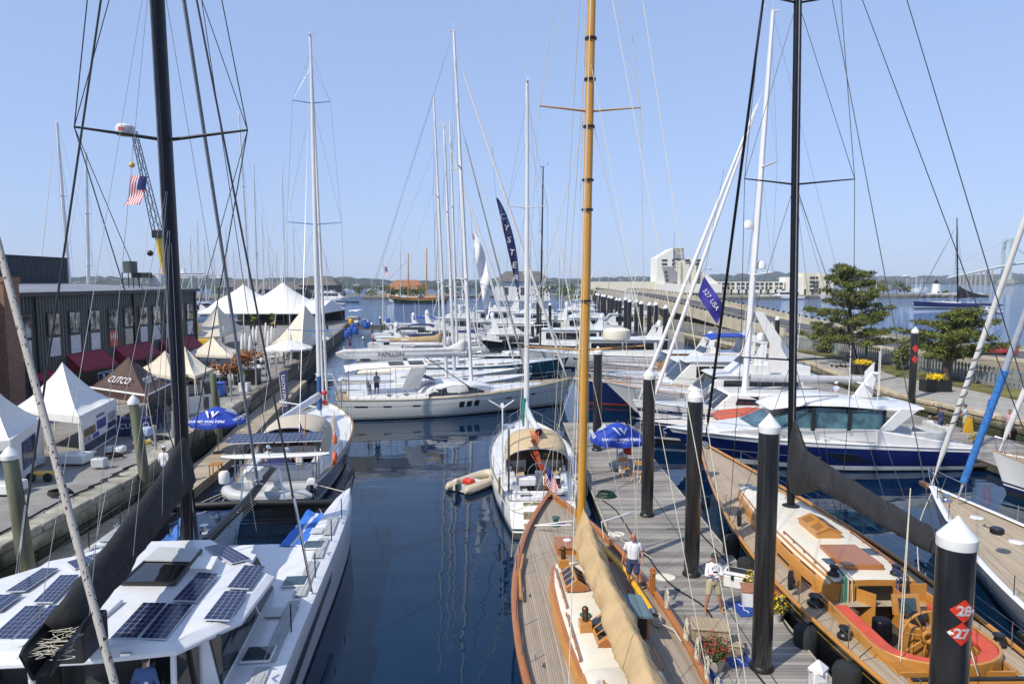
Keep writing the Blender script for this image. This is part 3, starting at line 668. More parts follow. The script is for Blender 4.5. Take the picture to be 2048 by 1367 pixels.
def pine(x, y, z0, h, w_, label, seed, layers, lean=0):
    rg = random.Random(seed); t = thing('pine_tree', label, 'tree', (x, y, z0)); m = MB()
    m.tube([(x, y, z0-.2), (x-.25+lean*.3, y, z0+h*.3), (x+lean*.7, y, z0+h*.65), (x+lean, y, z0+h*.97)], [.33, .26, .15, .04], 9)
    f = MB()
    for zf, rr, k in layers:
        for i in range(k):
            a = 2*pi*i/k+rg.uniform(-.4, .4); r = rr*w_*rg.uniform(.55, 1); zz = z0+h*zf+rg.uniform(-.3, .3)
            b = V((x+lean*zf, y, zz-.25)); e = V((x+lean*zf+cos(a)*r, y+sin(a)*r, zz+rg.uniform(.0, .6)))
            m.tube([b, b.lerp(e, .5)+V((0, 0, -.15)), e], [.09, .06, .02], 5)
            for q in (.35, .55, .75, .92, 1.05):
                if rg.random() < .16: continue
                cc = b.lerp(e, q)+V((rg.uniform(-.4, .4), rg.uniform(-.4, .4), .1)); tufts(f, cc, rg.uniform(.4, .72)*(1.1-.3*q), 34, .30, (1.25, 1.25, .42), rg, spiky=True)
    m.build('trunk', BARK, t); f.build('crown', PINEL, t, flatsh=True)
pine(36, 71.2, 1.6, 9.9, 5.6, 'tall tiered pine tree on the lawn by the board fence', 4, [(.24, 1.0, 9), (.31, .9, 7), (.43, .62, 6), (.51, .88, 8), (.62, .45, 5), (.70, .62, 7), (.82, .50, 6), (.90, .36, 5), (.97, .18, 4)], -1.2)
pine(36.9, 57.6, 1.6, 5.6, 4.6, 'shorter spreading pine tree on the lawn at the far right', 9, [(.42, .6, 6), (.55, .95, 8), (.68, .85, 8), (.82, .6, 6), (.95, .35, 5)], 1.0)
def bush(x, y, z0, r, h, label, mt, seed, n=420, size=.3, cat='shrub', group=None, name='shrub'):
    rg = random.Random(seed); f = MB()
    for i in range(7): tufts(f, (x+rg.uniform(-.5, .5)*r, y+rg.uniform(-.4, .4)*r, z0+h*rg.uniform(.3, .7)), r*.6, n//7, size, (1, 1, h/r*.6), rg)
    return tag(f.build(name, mt, None, flatsh=True, loc=(x, y, z0)), label, cat, group)
bush(37.6, 65.2, 1.6, 1.1, 2.9, 'yellow-green conical shrub in front of the fence beside a black piling', BUSHL, 3, 900, .26)
bush(37.6, 81.0, 1.6, 1.6, 2.6, 'dark low shrub at the foot of the tall pine near the fence bend', PINEL, 5, 700)
for i, (x, y, r, h) in enumerate([(52, 62, 3, 1.8), (58, 66, 3, 1.7), (49, 58, 2.6, 1.8), (64, 70, 3, 1.6)]): bush(x, y, 1.7, r, h, 'low roadside bush beyond the board fence at the far right', PINEL, 30+i, 800, .35, group='roadside bushes beyond the fence')
def far_trees(name, label, xs, group, mt, h=(4, 6), size=1.2, n=160, z=1):
    for i, (x, y, hh, r) in enumerate(xs):
        rg = random.Random(i*7+3); t = thing(name, label, 'tree', (x, y, z), group); f = MB()
        for q in range(6): tufts(f, (x+rg.uniform(-.6, .6)*r, y, z+hh*rg.uniform(.35, .85)), r*.55, n//6, size, (1.2, 1, .7), rg)
        MB().tube([(x, y, z-.3), (x+.2, y, z+hh*.6)], [.25, .15], 6).build('trunk', BARK, t); f.build('crown', mt, t, flatsh=True)
far_trees('hedge_tree', 'round green tree in the row along the low island shore', [(-96+i*7.5+rnd(-1, 1), 392+i*2, rnd(5.5, 7.5), rnd(4, 5.5)) for i in range(6)]+[(-130-i*9, 388, rnd(6, 8), 5) for i in range(5)], 'trees along the low island', BUSHL)
far_trees('hedge_tree', 'dark green tree in front of the orange-roofed house', [(-70, 404, 7, 5), (-63, 406, 6.5, 4.5), (-55, 408, 7.5, 5), (-43, 414, 7, 5), (-36, 416, 7.5, 5), (-29, 420, 6.5, 5), (-20, 424, 7, 5)], 'trees round the orange-roofed house', PINEL)
far_trees('island_tree', 'wind-shaped dark tree on the breakwater island near the lighthouse', [(232, 450, 10, 6), (240, 452, 9, 5), (247, 455, 10.5, 6), (254, 452, 9, 5), (261, 455, 7.5, 5), (219, 446, 6, 4)], 'dark trees on the breakwater', PINEL, z=1.6, n=260)
far_trees('shore_tree', 'green tree beside the far end of the causeway', [(30, 290, 9, 6), (22, 300, 9.5, 6), (38, 300, 8, 5), (14, 310, 10, 6)], 'trees by the causeway end', PINEL, z=0, n=260)
bush(283, 447, 1.6, 2.6, 3, 'small round bush on the breakwater beside the lighthouse', PINEL, 61, 240, 1)
# ---- near boats ----------------------------------------------------------
# classic wooden yacht, stern to camera
def classic_yacht():
    b = Boat('classic_yacht', 'varnished wooden yacht with tan sail cover, golden mast and grey teak deck', 'sailboat', (2.8, 8, 0), heading(-1.27, 18.9), 19, 4.25, (1.15, 1.1, 1.5), tr=.45, tm=.45, p=2.15, bo=3.2, so=2.5, wl=.9)
    e = b.e
    b.hull([BLACKH, YEL, ANTI], ((.10, 0), (.125, 1), (.93, 0), (2, 2)))
    b.deck(TEAKD, sprung=.75); b.bulwark(TEAKV, .14, .07); b.toe(TEAKV, .085, .15, flat=.35, name='cap_rail', inset=.03)
    b.stripe(TEAKV, -.02, .1, name='rubbing_strake', off=.03)
    cab = [(3, .72, .42), (6.5, .93, .44), (8, 1.03, .44), (9.5, 1.07, .43), (11, 1.02, .40), (12.2, .84, .35), (12.55, .70, .3)]
    b.cabin('cabin', cab, [ORV, OFFW]); 
    b.mb().loft([[b.cside(cab, x, .97, sd, .012) for x in (3.2, 6, 8, 9.5, 11, 12.2)] + [b.cside(cab, 12.5, .97, sd, .0)] for sd in (1,)] + [[b.cside(cab, x, .9, sd, .03) for x in (3.2, 6, 8, 9.5, 11, 12.2)] + [b.cside(cab, 12.5, .9, sd, .02)] for sd in (1,)], False, False).build('cabin_moulding', TEAKV, e)
    dog = [(1.5, .75, .75), (3, .86, .82), (6.0, .93, .80), (6.35, .9, .62)]
    b.cabin('doghouse', dog, [ORV, OFFW]); b.cwin(dog, 3.4, 5.6, .3, .75, 1, name='doghouse_window'); b.cwin(dog, 3.4, 5.6, .3, .75, -1, name='doghouse_window')
    zc = lambda x: b.dz(x)+.46
    def grab(x0, x1, y, z0, z1):
        m = b.mb(); k = 5; m.tube([(lerp(x0, x1, i/8), y, lerp(z0, z1, i/8)+.07) for i in range(9)], .022, 6)
        for i in range(k): x = lerp(x0, x1, i/(k-1)); m.box((x, y, lerp(z0, z1, i/(k-1))+.03), (.07, .035, .08))
        m.build('grab_rail', TEAKV, e)
    grab(9.5, 12.0, .72, zc(9.5)-.03, zc(12)-.08); grab(7.0, 9.1, .78, zc(7)-.02, zc(9)-.02); grab(9.5, 12.0, -.72, zc(9.5)-.03, zc(12)-.08); grab(6.6, 9, -.78, zc(7)-.02, zc(9)-.02); grab(2.6, 5.4, .55, b.dz(4)+.86, b.dz(5)+.86)
    def hatchbox(x, y, lx, ly, z, h, name, top):
        p = b.mb().box((x, y, z+h/2), (lx, ly, h)).box((x, y, z+h*.12), (lx+.08, ly+.08, h*.24)).build(name, TEAKV, e, bevel=.012)
        b.mb().box((x, y, z+h+.018), (lx+.06, ly+.06, .04)).build('hatch_lid', top, p, bevel=.01); return p
    h = hatchbox(14.1, -.02, .95, .8, b.dz(14)+.03, .22, 'fore_hatch', TEAKV)
    b.mb().lathe([(.13, 0), (.13, .02), (.01, .022)], (14.25, .0, b.dz(14)+.29), 20).build('deck_prism', LETW, h)
    for x, y in ((10.9, .22), (8.05, -.15)):
        p = b.mb().box((x, y+.08, zc(x)+.02), (1.15, .42, .06)).build('skylight', TEAKV, e)
        for sd in (1, -1):
            b.mb().slab([(x-.55, y+.08, zc(x)+.30), (x+.55, y+.08, zc(x)+.30), (x+.55, y+.08+sd*.34, zc(x)+.05), (x-.55, y+.08+sd*.34, zc(x)+.05)], .03).build('skylight_sash', ORV, p)
            for q in range(3): b.mb().slab([(x-.45+q*.32, y+.08+sd*.05, zc(x)+.285), (x-.2+q*.32, y+.08+sd*.05, zc(x)+.285), (x-.2+q*.32, y+.08+sd*.29, zc(x)+.108), (x-.45+q*.32, y+.08+sd*.29, zc(x)+.108)], .008).build('skylight_pane', GLASS, p)
        for s_ in (-.55, .55): b.mb().slab([(x+s_, y-.26, zc(x)), (x+s_, y+.42, zc(x)), (x+s_, y+.08, zc(x)+.3)], .02).build('skylight_end', TEAKV, p)
    BRZ = mat('old_bronze', (.16, .10, .05), .4, metal=.8, var=.3); VER = mat('verdigris_bronze', (.06, .16, .13), .5, metal=.3, var=.3)
    for x, y in ((12.0, .45), (8.35, .42)):
        p = b.mb().box((x, y, zc(x)+.1), (.32, .3, .24)).build('vent_box', ORV, e, bevel=.01)
        b.mb().tube([(x, y, zc(x)+.2), (x, y, zc(x)+.42), (x+.05, y, zc(x)+.5)], [.075, .075, .06], 10).ball((x+.02, y, zc(x)+.5), .09, 10, 6).build('vent_cowl', BRZ, p)
    b.mb().lathe([(.15, 0), (.15, .02), (.12, .03), (.01, .03)], (9.0, .3, zc(9)+.02), 20).build('deck_prism', VER, e)
    b.mb().lathe([(.16, 0), (.14, .1), (.09, .16), (.1, .24), (.15, .3), (.14, .34), (.02, .36)], (16.0, .15, b.dz(16)+.05), 16).build('windlass', VER, e)
    b.winch(13.2, -1.25, b.dz(13), .09, mt=BRZ)
    # booby hatch on the starboard side of the cabin
    p = b.mb().prism([(8.3, -.62), (9.1, -.62), (9.1, -1.18), (8.3, -1.18)], zc(8)-.3, zc(8)+.38).build('side_hatch', TEAKV, e, bevel=.01)
    b.mb().slab([(8.1, -.6, zc(8)+.43), (9.3, -.6, zc(8)+.43), (9.3, -1.22, zc(8)+.36), (8.1, -1.22, zc(8)+.36)], .06).build('hatch_lid', planks('blue_grey_slats', (.10, .17, .20), (.14, .22, .26), (.05, .08, .1), .2, 'Object', 0, .6, .12), p)
    b.mb().box((8.28, -.9, zc(8)+.0), (.03, .42, .5)).build('hatch_shade_panel', BLK, p)  # black panel stands in for the shade inside the hatch
    b.mb().tube([(7.3, -1.0, zc(7.3)+.05), (6.4, -.98, zc(6.4)+.06)], .03, 6).build('grab_rail', TEAKV, e)
    # yellow spinnaker pole along the starboard side deck
    YP = b.mb().tube([(9.6, -1.62, b.dz(9.6)+.22), (12, -1.47, b.dz(12)+.22), (14.4, -1.02, b.dz(14)+.22)], .085, 10).build('spinnaker_pole', YEL, e)
    b.mb().tube([(9.35, -1.63, b.dz(9.6)+.22), (9.62, -1.62, b.dz(9.6)+.22)], .09, 10).build('pole_end', SSTEEL, YP)
    b.mb().box((10.75, -1.95, b.z(10.8/19)+.45), (.16, .12, .75)).box((10.75, -1.95, b.z(10.8/19)+.72), (.32, .10, .08)).build('pin_post', TEAKV, e, bevel=.015)
    # rig
    b.rig(13.35, 27, .14, MASTV, spr=((.262, 1.9, .1), (.545, 1.55, .1)), smt=MASTV, chain=(13.0, 1.95, 1.45), fore=[(18.7, 1.6, .98, .012, ROPE), (17.6, 1.6, .72, .011, ROPE)], aft=[(3.0, 1.7, 1.3, .78), (3.2, -1.75, 1.3, .78), (3.0, -1.75, 1.3, .99), (6.2, -1.95, 1.3, .6)], boom=(12.2, 2.12, .1, MASTV, .30, .25), tilt=(0, -.28), yo=-.30, wire=ROPE, wr=.0095, rt=.75, flat=1.15, gear=False)
    for zf in (9.5, 12.3, 13.2, 14.8, 16.2, 17.4): b.mb().tube([b.mp(zf-.03), b.mp(zf+.03)], .185, 12).build('mast_band', BLK, e)
    b.cover(CANV_TAN, [(0, .85), (.04, .80), (.12, .66), (.3, .55), (.6, .46), (.9, .3), (1, .2)], [(0, .12), (.03, .26), (.08, .42), (.15, .40), (.3, .36), (.6, .36), (.9, .28), (1, .14)], seed=2, n=110)
    b.tubes('mast_halyard', ROPE, ([b.mp(3.2)+V((-.25, .12, 0)), b.mp(26)+V((-.2, .05, 0))], .009), ([b.mp(3.2)+V((.2, -.22, 0)), b.mp(25)+V((.18, -.1, 0))], .009), ([b.mp(3.2)+V((.25, .25, 0)), b.mp(22)+V((.18, .12, 0))], .009))
    for y, x in ((1.2, 9.6), (1.45, 9.2), (-1.5, 8)): b.tubes('lazy_jack', ROPE, ([(x, y*.55, 3.3), (x+.2, y*.3, 9)], .007))
    # jib boom struts and lines on the foredeck
    b.tubes('foredeck_strut', LETW, ([(15.6, .95, 1.5), (14.9, -.25, 1.75)], .02), ([(15.6, .95, 1.5), (15.3, -.35, 1.75)], .02), ([(14.7, -1.25, 1.9), (15.4, -2.6, 2.0)], .025), ([(14.7, -1.25, 1.9), (14.5, -1.3, 1.4)], .012))
    b.tubes('bow_mooring_line', ROPE, ([(15.0, -1.5, 1.5), (15.1, -2.0, 1.3), (14.6, -3.0, .6)], .016), ([(15.0, -1.5, 1.5), (13.6, -2.1, 1.4)], .012))
    for x, s1 in ((13.4, 1), (12.2, 1), (9.3, 1), (7.6, 1), (14.5, -1), (9.8, -1), (8.2, -1), (7, -1)):
        t = x/19; y = s1*(b.b(t)-.06); b.tubes('stanchion', SSTEEL, ([(x, y, b.z(t)+.1), (x, y, b.z(t)+.75)], .014))
    b.tubes('lifeline', WIRE, ([(x, -(b.b(x/19)-.06), b.z(x/19)+.74) for x in (9.8, 8.2, 7, 5)], .006)); b.tubes('lifeline', WIRE, ([(x, -(b.b(x/19)-.06), b.z(x/19)+.42) for x in (9.8, 8.2, 7, 5)], .006))
    rg = random.Random(5)
    for x in (9.7, 8.1, 7.2, 6.4, 5.6): # coiled ropes hung on the starboard lifelines
        m = b.mb(); y = -(b.b(x/19)-.05)
        for k in range(5): m.tube([(x+.1*cos(a)+rg.uniform(-.03, .03), y+rg.uniform(-.03, .03), b.z(x/19)+.42+.3*sin(a)) for a in [q*pi/4 for q in range(9)]], .014, 5)
        m.build('rope_coil', ROPE, e)
    m = b.mb()
    for k in range(4): m.tube([(9.2+.16*cos(a)+.05*k, -1.66+.12*sin(a), b.dz(9.2)+.1+.04*k) for a in [q*pi/5 for q in range(11)]], .018, 5)
    m.tube([(9.1, -1.66, b.dz(9)+.15), (8.6, -1.9, b.dz(8)+.25), (8.1, -1.95, b.dz(8)+.2)], .018, 5); m.build('rope_coil', ROPE, e)
    m = b.mb(); m.tube([(11.9, 1.80, 1.25), (13.4, 1.55, 1.35)], .05, 6); m.tube([(10.6, 1.85, 1.25), (12.4, 1.75, 1.3)], .05, 6); m.build('boat_hook', ORV, e)
    for x in (10.9, 7.4): b.cleat(x, 1.75, b.z(x/19)+.2)
    b.tubes('gallows', TEAKV, ([(2.2, -.9, 1.2), (2.2, -.9, 2.75), (2.2, .9, 2.75), (2.2, .9, 1.2)], .05))
    # radome on the lower spreader
    r_ = b.mp(b.dz(13.35)+.05+.262*25.7+.25); b.mb().lathe([(.05, 0), (.42, .02), (.44, .12), (.42, .3), (.3, .36), (.01, .38)], r_+V((-.05, -1.0, .1)), 22).build('radome', OFFW, e)
    return b
CY = classic_yacht()
# black-hulled yacht with red cockpit cushions
def black_sloop():
    b = Boat('black_hulled_yacht', 'black hulled sailing yacht with red cockpit cushions, varnished cabin and black mast', 'sailboat', (10.35, 9.6, 0), heading(-.45, 25.7), 25.8, 4.65, (1.25, 1.18, 1.7), tr=.55, tm=.42, p=1.62, bo=3.0, so=2, wl=.9)
    e = b.e; X = lambda yw: yw-9.6
    b.hull([BLACKH, REDB, ANTI], ((.90, 0), (.93, 1), (2, 2)))
    ck = (5.35, 8.9, 1.42); b.deck(TEAKL, sprung=.7, hole=ck); b.toe(ORV, .06, .04, flat=1.0, name='cap_rail'); b.stripe(YEL, .14, .015, name='cove_stripe')
    cab = [(9.0, 1.38, .62), (11, 1.5, .66), (13, 1.48, .66), (15, 1.3, .58), (17, .98, .46), (17.8, .78, .36)]
    b.cabin('cabin', cab, [ORV, OFFW]); zc = lambda x: b.dz(x)+interp([(q[0], q[2]) for q in cab], x)+.02
    for sd in (1, -1):
        for x0, x1 in ((9.7, 10.6), (11.1, 12.0), (12.9, 13.8)): b.cwin(cab, x0, x1, .22, .86, sd)
        b.mb().tube([b.cside(cab, x, .97, sd, .03) for x in (9.0, 11, 13, 15, 17, 17.75)], .045, 6).build('cabin_moulding', ORV, e)
        m = b.mb(); m.tube([(lerp(9.4, 12.4, i/8), sd*1.12, zc(lerp(9.4, 12.4, i/8))+.07) for i in range(9)], .022, 6)
        for i in range(5): x = lerp(9.4, 12.4, i/4); m.box((x, sd*1.12, zc(x)+.03), (.07, .035, .08))
        m.build('grab_rail', TEAKV, e)
    # forward low coachroof
    fc = [(16.6, .95, .44), (17.6, .8, .4), (18.3, .52, .3)]
    b.cabin('coachroof', fc, [ORV, OFFW], zo=.0)
    for x, y, lx, ly, zz in ((19.0, -.05, .6, .62, None), (17.7, .0, .5, .62, b.dz(17.5)+.4), (15.2, -.75, .45, .35, b.dz(15)+.5), (10.2, .62, .42, .4, zc(10.2)-.02), (10.9, -.95, .5, .4, zc(11)-.04)): b.hatch(x, y, lx, ly, zz, SSTEEL, GLASSB, .04)
    # skylight with louvres
    x, y, z = 12.6, -.15, zc(12.6)
    p = b.mb().box((x, y, z+.08), (1.35, .8, .2)).build('skylight', ORV, e, bevel=.01)
    for sd in (1, -1):
        b.mb().slab([(x-.7, y, z+.36), (x+.7, y, z+.36), (x+.7, y+sd*.44, z+.17), (x-.7, y+sd*.44, z+.17)], .035).build('skylight_sash', ORV, p)
        for q in range(2):
            m = b.mb()
            for k in range(4): m.box((x-.35+q*.68, y+sd*(.12+.07*k), z+.36-(.12+.07*k)*.43+.012), (.4, .035, .02))
            m.build('louvre', BLK, p)
    b.mb().poly([(x-.67, y-.4, z+.18), (x-.67, y+.4, z+.18), (x-.67, y, z+.36)]).poly([(x+.67, y-.4, z+.18), (x+.67, y+.4, z+.18), (x+.67, y, z+.36)]).build('skylight_end', ORV, p)
    # companionway: sliding hatch, black panel for the shaded opening, doors
    z = zc(10.3); p = b.mb().prism([(9.6, .55), (11.2, .5), (11.2, -.62), (9.6, -.66)], z-.02, z+.14).build('companionway_hatch', TEAKV, e, bevel=.03)
    b.mb().box((8.97, -.05, b.dz(9)-.15), (.03, .95, 1.25)).build('companionway_shade_panel', BLK, e)  # solid black panel stands in for the shade below deck
    b.mb().slab([(8.95, .48, b.dz(9)-.75), (8.95, .48, b.dz(9)+.42), (8.55, .15, b.dz(9)+.42), (8.55, .15, b.dz(9)-.75)], .04).build('companionway_door', ORV, e)
    b.mb().slab([(8.95, -.58, b.dz(9)-.75), (8.95, -.58, b.dz(9)+.42), (8.5, -.60, b.dz(9)+.42), (8.5, -.60, b.dz(9)-.75)], .04).build('companionway_door', ORV, e)
    # bulkhead wall aft of the cabin
    for y in (.98, -1.06): b.mb().box((8.93, y, b.dz(9)-.05), (.04, .85, 1.2)).build('cockpit_bulkhead', ORV, e)
    zd = b.dz(6)
    b.mb().box((7.1, 0, zd-.62), (3.6, 2.84, .04)).build('cockpit_sole', TEAKL, e)
    m = b.mb()
    for sd in (1, -1): m.box((7.1, sd*1.40, zd-.28), (3.6, .05, .72))
    m.box((5.38, 0, zd-.28), (.05, 2.8, .72)); m.build('cockpit_lining', ORV, e)
    # coaming round the aft well: a varnished U, deck level bridge, cushions
    def U(w_, x0, xa, n=16): return [V((x0, w_, 0))]+[V((xa-.0+ -1.05*sin(pi*i/n), w_*cos(pi*i/n), 0)) for i in range(n+1)]+[V((x0, -w_, 0))]
    def uband(wo, wi, x0, xa, z0, z1, name, mt, bev=.02, par=None):
        o, i_ = U(wo, x0, xa), U(wi, x0, xa+.0); n = len(o); m = b.mb(); i_ = [V((q.x if k in (0, n-1) else lerp(q.x, xa, (wo-wi)/1.2), q.y, 0)) for k, q in enumerate(i_)]
        m.loft([[V((a.x, a.y, z0)), V((a.x, a.y, z1)), V((c.x, c.y, z1)), V((c.x, c.y, z0))] for a, c in zip(o, i_)], True, True); return m.build(name, mt, par or e, bevel=bev)
    uband(1.55, 1.47, 9.0, 6.3, zd-.1, zd+.30, 'coaming', ORV)
    uband(1.45, 1.08, 8.2, 6.3, zd-.42, zd+.10, 'cockpit_bench', ORV)
    uband(1.46, 1.08, 8.3, 6.3, zd+.10, zd+.27, 'seat_cushion', CANV_RD, .04)
    for sd in (1, -1): b.mb().box((8.62, sd*1.05, zd-.3), (.55, .7, .62)).build('bridge_deck', TEAKL, e, bevel=.02)
    # helm: pedestal, binnacle, wheel
    hx, hy = 7.05, -.1; p = b.mb().box((hx, hy, zd-.1), (.5, .55, .95)).build('helm_pedestal', ORV, e, bevel=.04)
    b.mb().lathe([(.2, 0), (.2, .12), (.15, .22), (.02, .26)], (hx+.05, hy, zd+.38), 16).build('binnacle', BLK, p)
    b.mb().slab([(hx+.5, hy-.35, zd+.35), (hx+.5, hy+.35, zd+.35), (hx+.62, hy+.35, zd+.85), (hx+.62, hy-.35, zd+.85)], .08).build('instrument_panel', ORV, p)
    b.mb().slab([(hx+.44, hy-.22, zd+.42), (hx+.44, hy+.22, zd+.42), (hx+.54, hy+.22, zd+.78), (hx+.54, hy-.22, zd+.78)], .03).build('instrument_screen', GLASSB, p)
    m = b.mb(); wx, wz, wr_ = hx-.4, zd+.22, .66; A = [2*pi*i/28 for i in range(29)]
    m.tube([(wx, hy+wr_*cos(a), wz+wr_*sin(a)) for a in A], .035, 8, cap=False)
    m.tube([(wx, hy+.13*cos(a), wz+.13*sin(a)) for a in A], .05, 8, cap=False)
    for k in range(8): a = pi*k/4+.2; m.tube([(wx, hy+.1*cos(a), wz+.1*sin(a)), (wx, hy+wr_*cos(a), wz+wr_*sin(a))], .022, 6)
    m.build('steering_wheel', ORV, p)
    b.mb().box((7.75, .42, zd-.15), (.4, .4, .6)).build('deck_locker', NAVYSP, e, bevel=.08)
    for x, y, r in ((8.75, 1.75, .19), (8.3, -1.75, .19), (7.0, 1.82, .15), (6.6, -1.85, .15), (4.3, .2, .2), (4.5, -1.2, .2), (9.35, .95, .14), (9.35, -.85, .14)):
        b.winch(x, y, (zc(9.4) if x == 9.35 else b.dz(x)+(.05 if x < 7 else .07)), r, mt=BLK if x != 5.6 else SSTEEL)
    # rope tails hung at the companionway
    GRN = mat('green_rope', (.05, .18, .11), .8, var=.3, scale=20); BLR = mat('blue_rope', (.03, .05, .16), .8, var=.3, scale=20)
    rg = random.Random(3)
    for (y, mt) in ((.86, GRN), (.74, ROPE), (-.75, BLR), (-.9, DROPE)):
        for k in range(3):
            o = rg.uniform(-.06, .06); b.tubes('rope_tail', mt, ([(9.3, y+o, zc(9.3)+.2), (8.9, y+o*1.5, zc(9.3)+.1), (8.86, y+o*2, zd+.1), (8.86, y+.08+o*2, zd-.3), (8.86, y+.12+o, zd+.05), (8.95, y+.06+o, zc(9.3)+.05)], .016))
    b.mb().box((5.0, -.2, b.dz(5)+.12), (.1, 3.0, .05)).build('mainsheet_traveller', BLK, e); b.mb().box((5.0, -.2, b.dz(5)+.07), (.2, 3.1, .05)).build('traveller_base', ORV, e)
    # stanchions, fenders, lines
    for yw in (31.5, 28.5, 25.8, 23, 20.5, 18.4, 16, 13.6):
        for sd in (1, -1): x = X(yw); t = x/b.L; b.tubes('stanchion', SSTEEL, ([(x, sd*(b.b(t)-.1), b.z(t)), (x, sd*(b.b(t)-.1), b.z(t)+.66)], .013))
    for sd in (1, -1):
        for q in (.65, .35): b.tubes('lifeline', WIRE, ([(X(yw), sd*(b.b(X(yw)/b.L)-.1), b.z(X(yw)/b.L)+q) for yw in (31.5, 28.5, 25.8, 23, 20.5, 18.4, 16, 13.6)], .0045))
    for i, (yw, r, l, z0) in enumerate(((23.6, .3, 1.5, -.35), (21.7, .3, 1.5, -.4), (19.5, .26, 1.3, -.3), (17.4, .32, 1.45, -.4), (15.5, .34, 1.55, -.45))): b.fender(X(yw), 1, z0, r, l, name='fender', yo=-.1)
    b.mb().lathe([(.09, 0), (.1, .06), (.06, .1), (.09, .2), (.05, .24)], (9.6+.2, 1.9, b.dz(9)+.1), 12).build('deck_block', BLK, e)
    rx = X(16.9); m = b.mb()
    for k in range(6): m.tube([(X(18.9)+.1*cos(a)*.6, b.b(.36)-.14+.02*k, b.z(.36)+.45+.28*sin(a)) for a in [q*pi/4 for q in range(9)]], .018, 5)
    m.build('rope_coil', DROPE, e)
    m = b.mb()
    for k in range(6): m.tube([(X(24.3)+.12*cos(a)*.6, b.b(.56)-.35+.02*k, b.dz(14)+.35+.28*sin(a)) for a in [q*pi/4 for q in range(9)]], .018, 5)
    m.build('rope_coil', DROPE, e)
    b.mb().box((X(19.4), 1.86, b.dz(9.6)+.4), (.7, .03, .5)).build('teak_grating', ORV, e)
    # rig
    b.rig(15.25, 31, .15, CARB, zb=b.dz(15.2)+.5, spr=((.19, 2.05, .35), (.405, 1.95, .35), (.617, 1.35, .3), (.80, 1.0, .2)), chain=(15.0, 2.05, 1.25), fore=[(24.9, 1.75, .93, .062, CARB)], aft=[(.3, .2, 1.3, .99), (2.5, 1.6, 1.3, .8), (2.5, -1.6, 1.3, .8)], boom=(8.8, 3.4, .15, CARB, -.45, -.1), tilt=(-.2, .75), yo=-.33, wire=DWIRE, wr=.012, rt=.8, flat=1.4, gear=False)
    b.cover(CANV_GRY, [(0, 1.75), (.03, 1.5), (.1, .8), (.3, .6), (.6, .55), (.92, .45), (1, .3)], [(0, .22), (.05, .36), (.12, .42), (.4, .38), (.8, .34), (1, .2)], seed=5, n=90, hang=((0, .62), (.06, .8), (.13, .9), (.2, .5), (.35, .3)))
    g = b.boom[0]; m = b.mb(); rg = random.Random(8)
    for k in range(5): a = k*1.25; m.tube([g+V((.15+.16*cos(a), .16*sin(a), -1.4)), g+V((.12+.15*cos(a), .15*sin(a), .6))], .012, 5)
    m.lathe([(.3, 0), (.32, .05), (.2, .1)], b.mp(b.dz(15.2)+.55), 14); m.build('mast_halyard', DROPE, e)
    m = b.mb(); m.tube([b.mp(5)+V((-.27, .06, 0)), b.mp(30)+V((-.25, .04, 0))], .022, 4); m.build('sail_track', WIRE, e)
    b.tubes('lazy_jack', DWIRE, ([lerp(b.boom[0], b.boom[1], .35)+V((0, .3, .3)), b.mp(13.5)], .006), ([lerp(b.boom[0], b.boom[1], .7)+V((0, .3, .3)), b.mp(13.5)], .006), ([lerp(b.boom[0], b.boom[1], .7)+V((0, -.3, .3)), b.mp(13.5)], .006))
    b.tubes('mainsheet', ROPE, ([b.boom[1]+V((.9, 0, -.2)), (5.0, -.2, b.dz(5)+.2)], .014), ([b.boom[1]+V((.8, 0, -.2)), (5.0, .05, b.dz(5)+.2)], .014), ([(6.2, .9, 1.2), (6.3, .75, 5.2)], .012), ([(5.6, 1.2, 1.3), (6.3, .75, 5.2)], .012))
    b.cleat(X(21.4), 1.95, b.z(.45)+.05)
    m = b.mb(); m.tube([(24.6, -.05, 1.75), (25.0, 0, 1.8)], .12, 8); m.build('anchor_roller', SSTEEL, e)
    return b
BS = black_sloop()
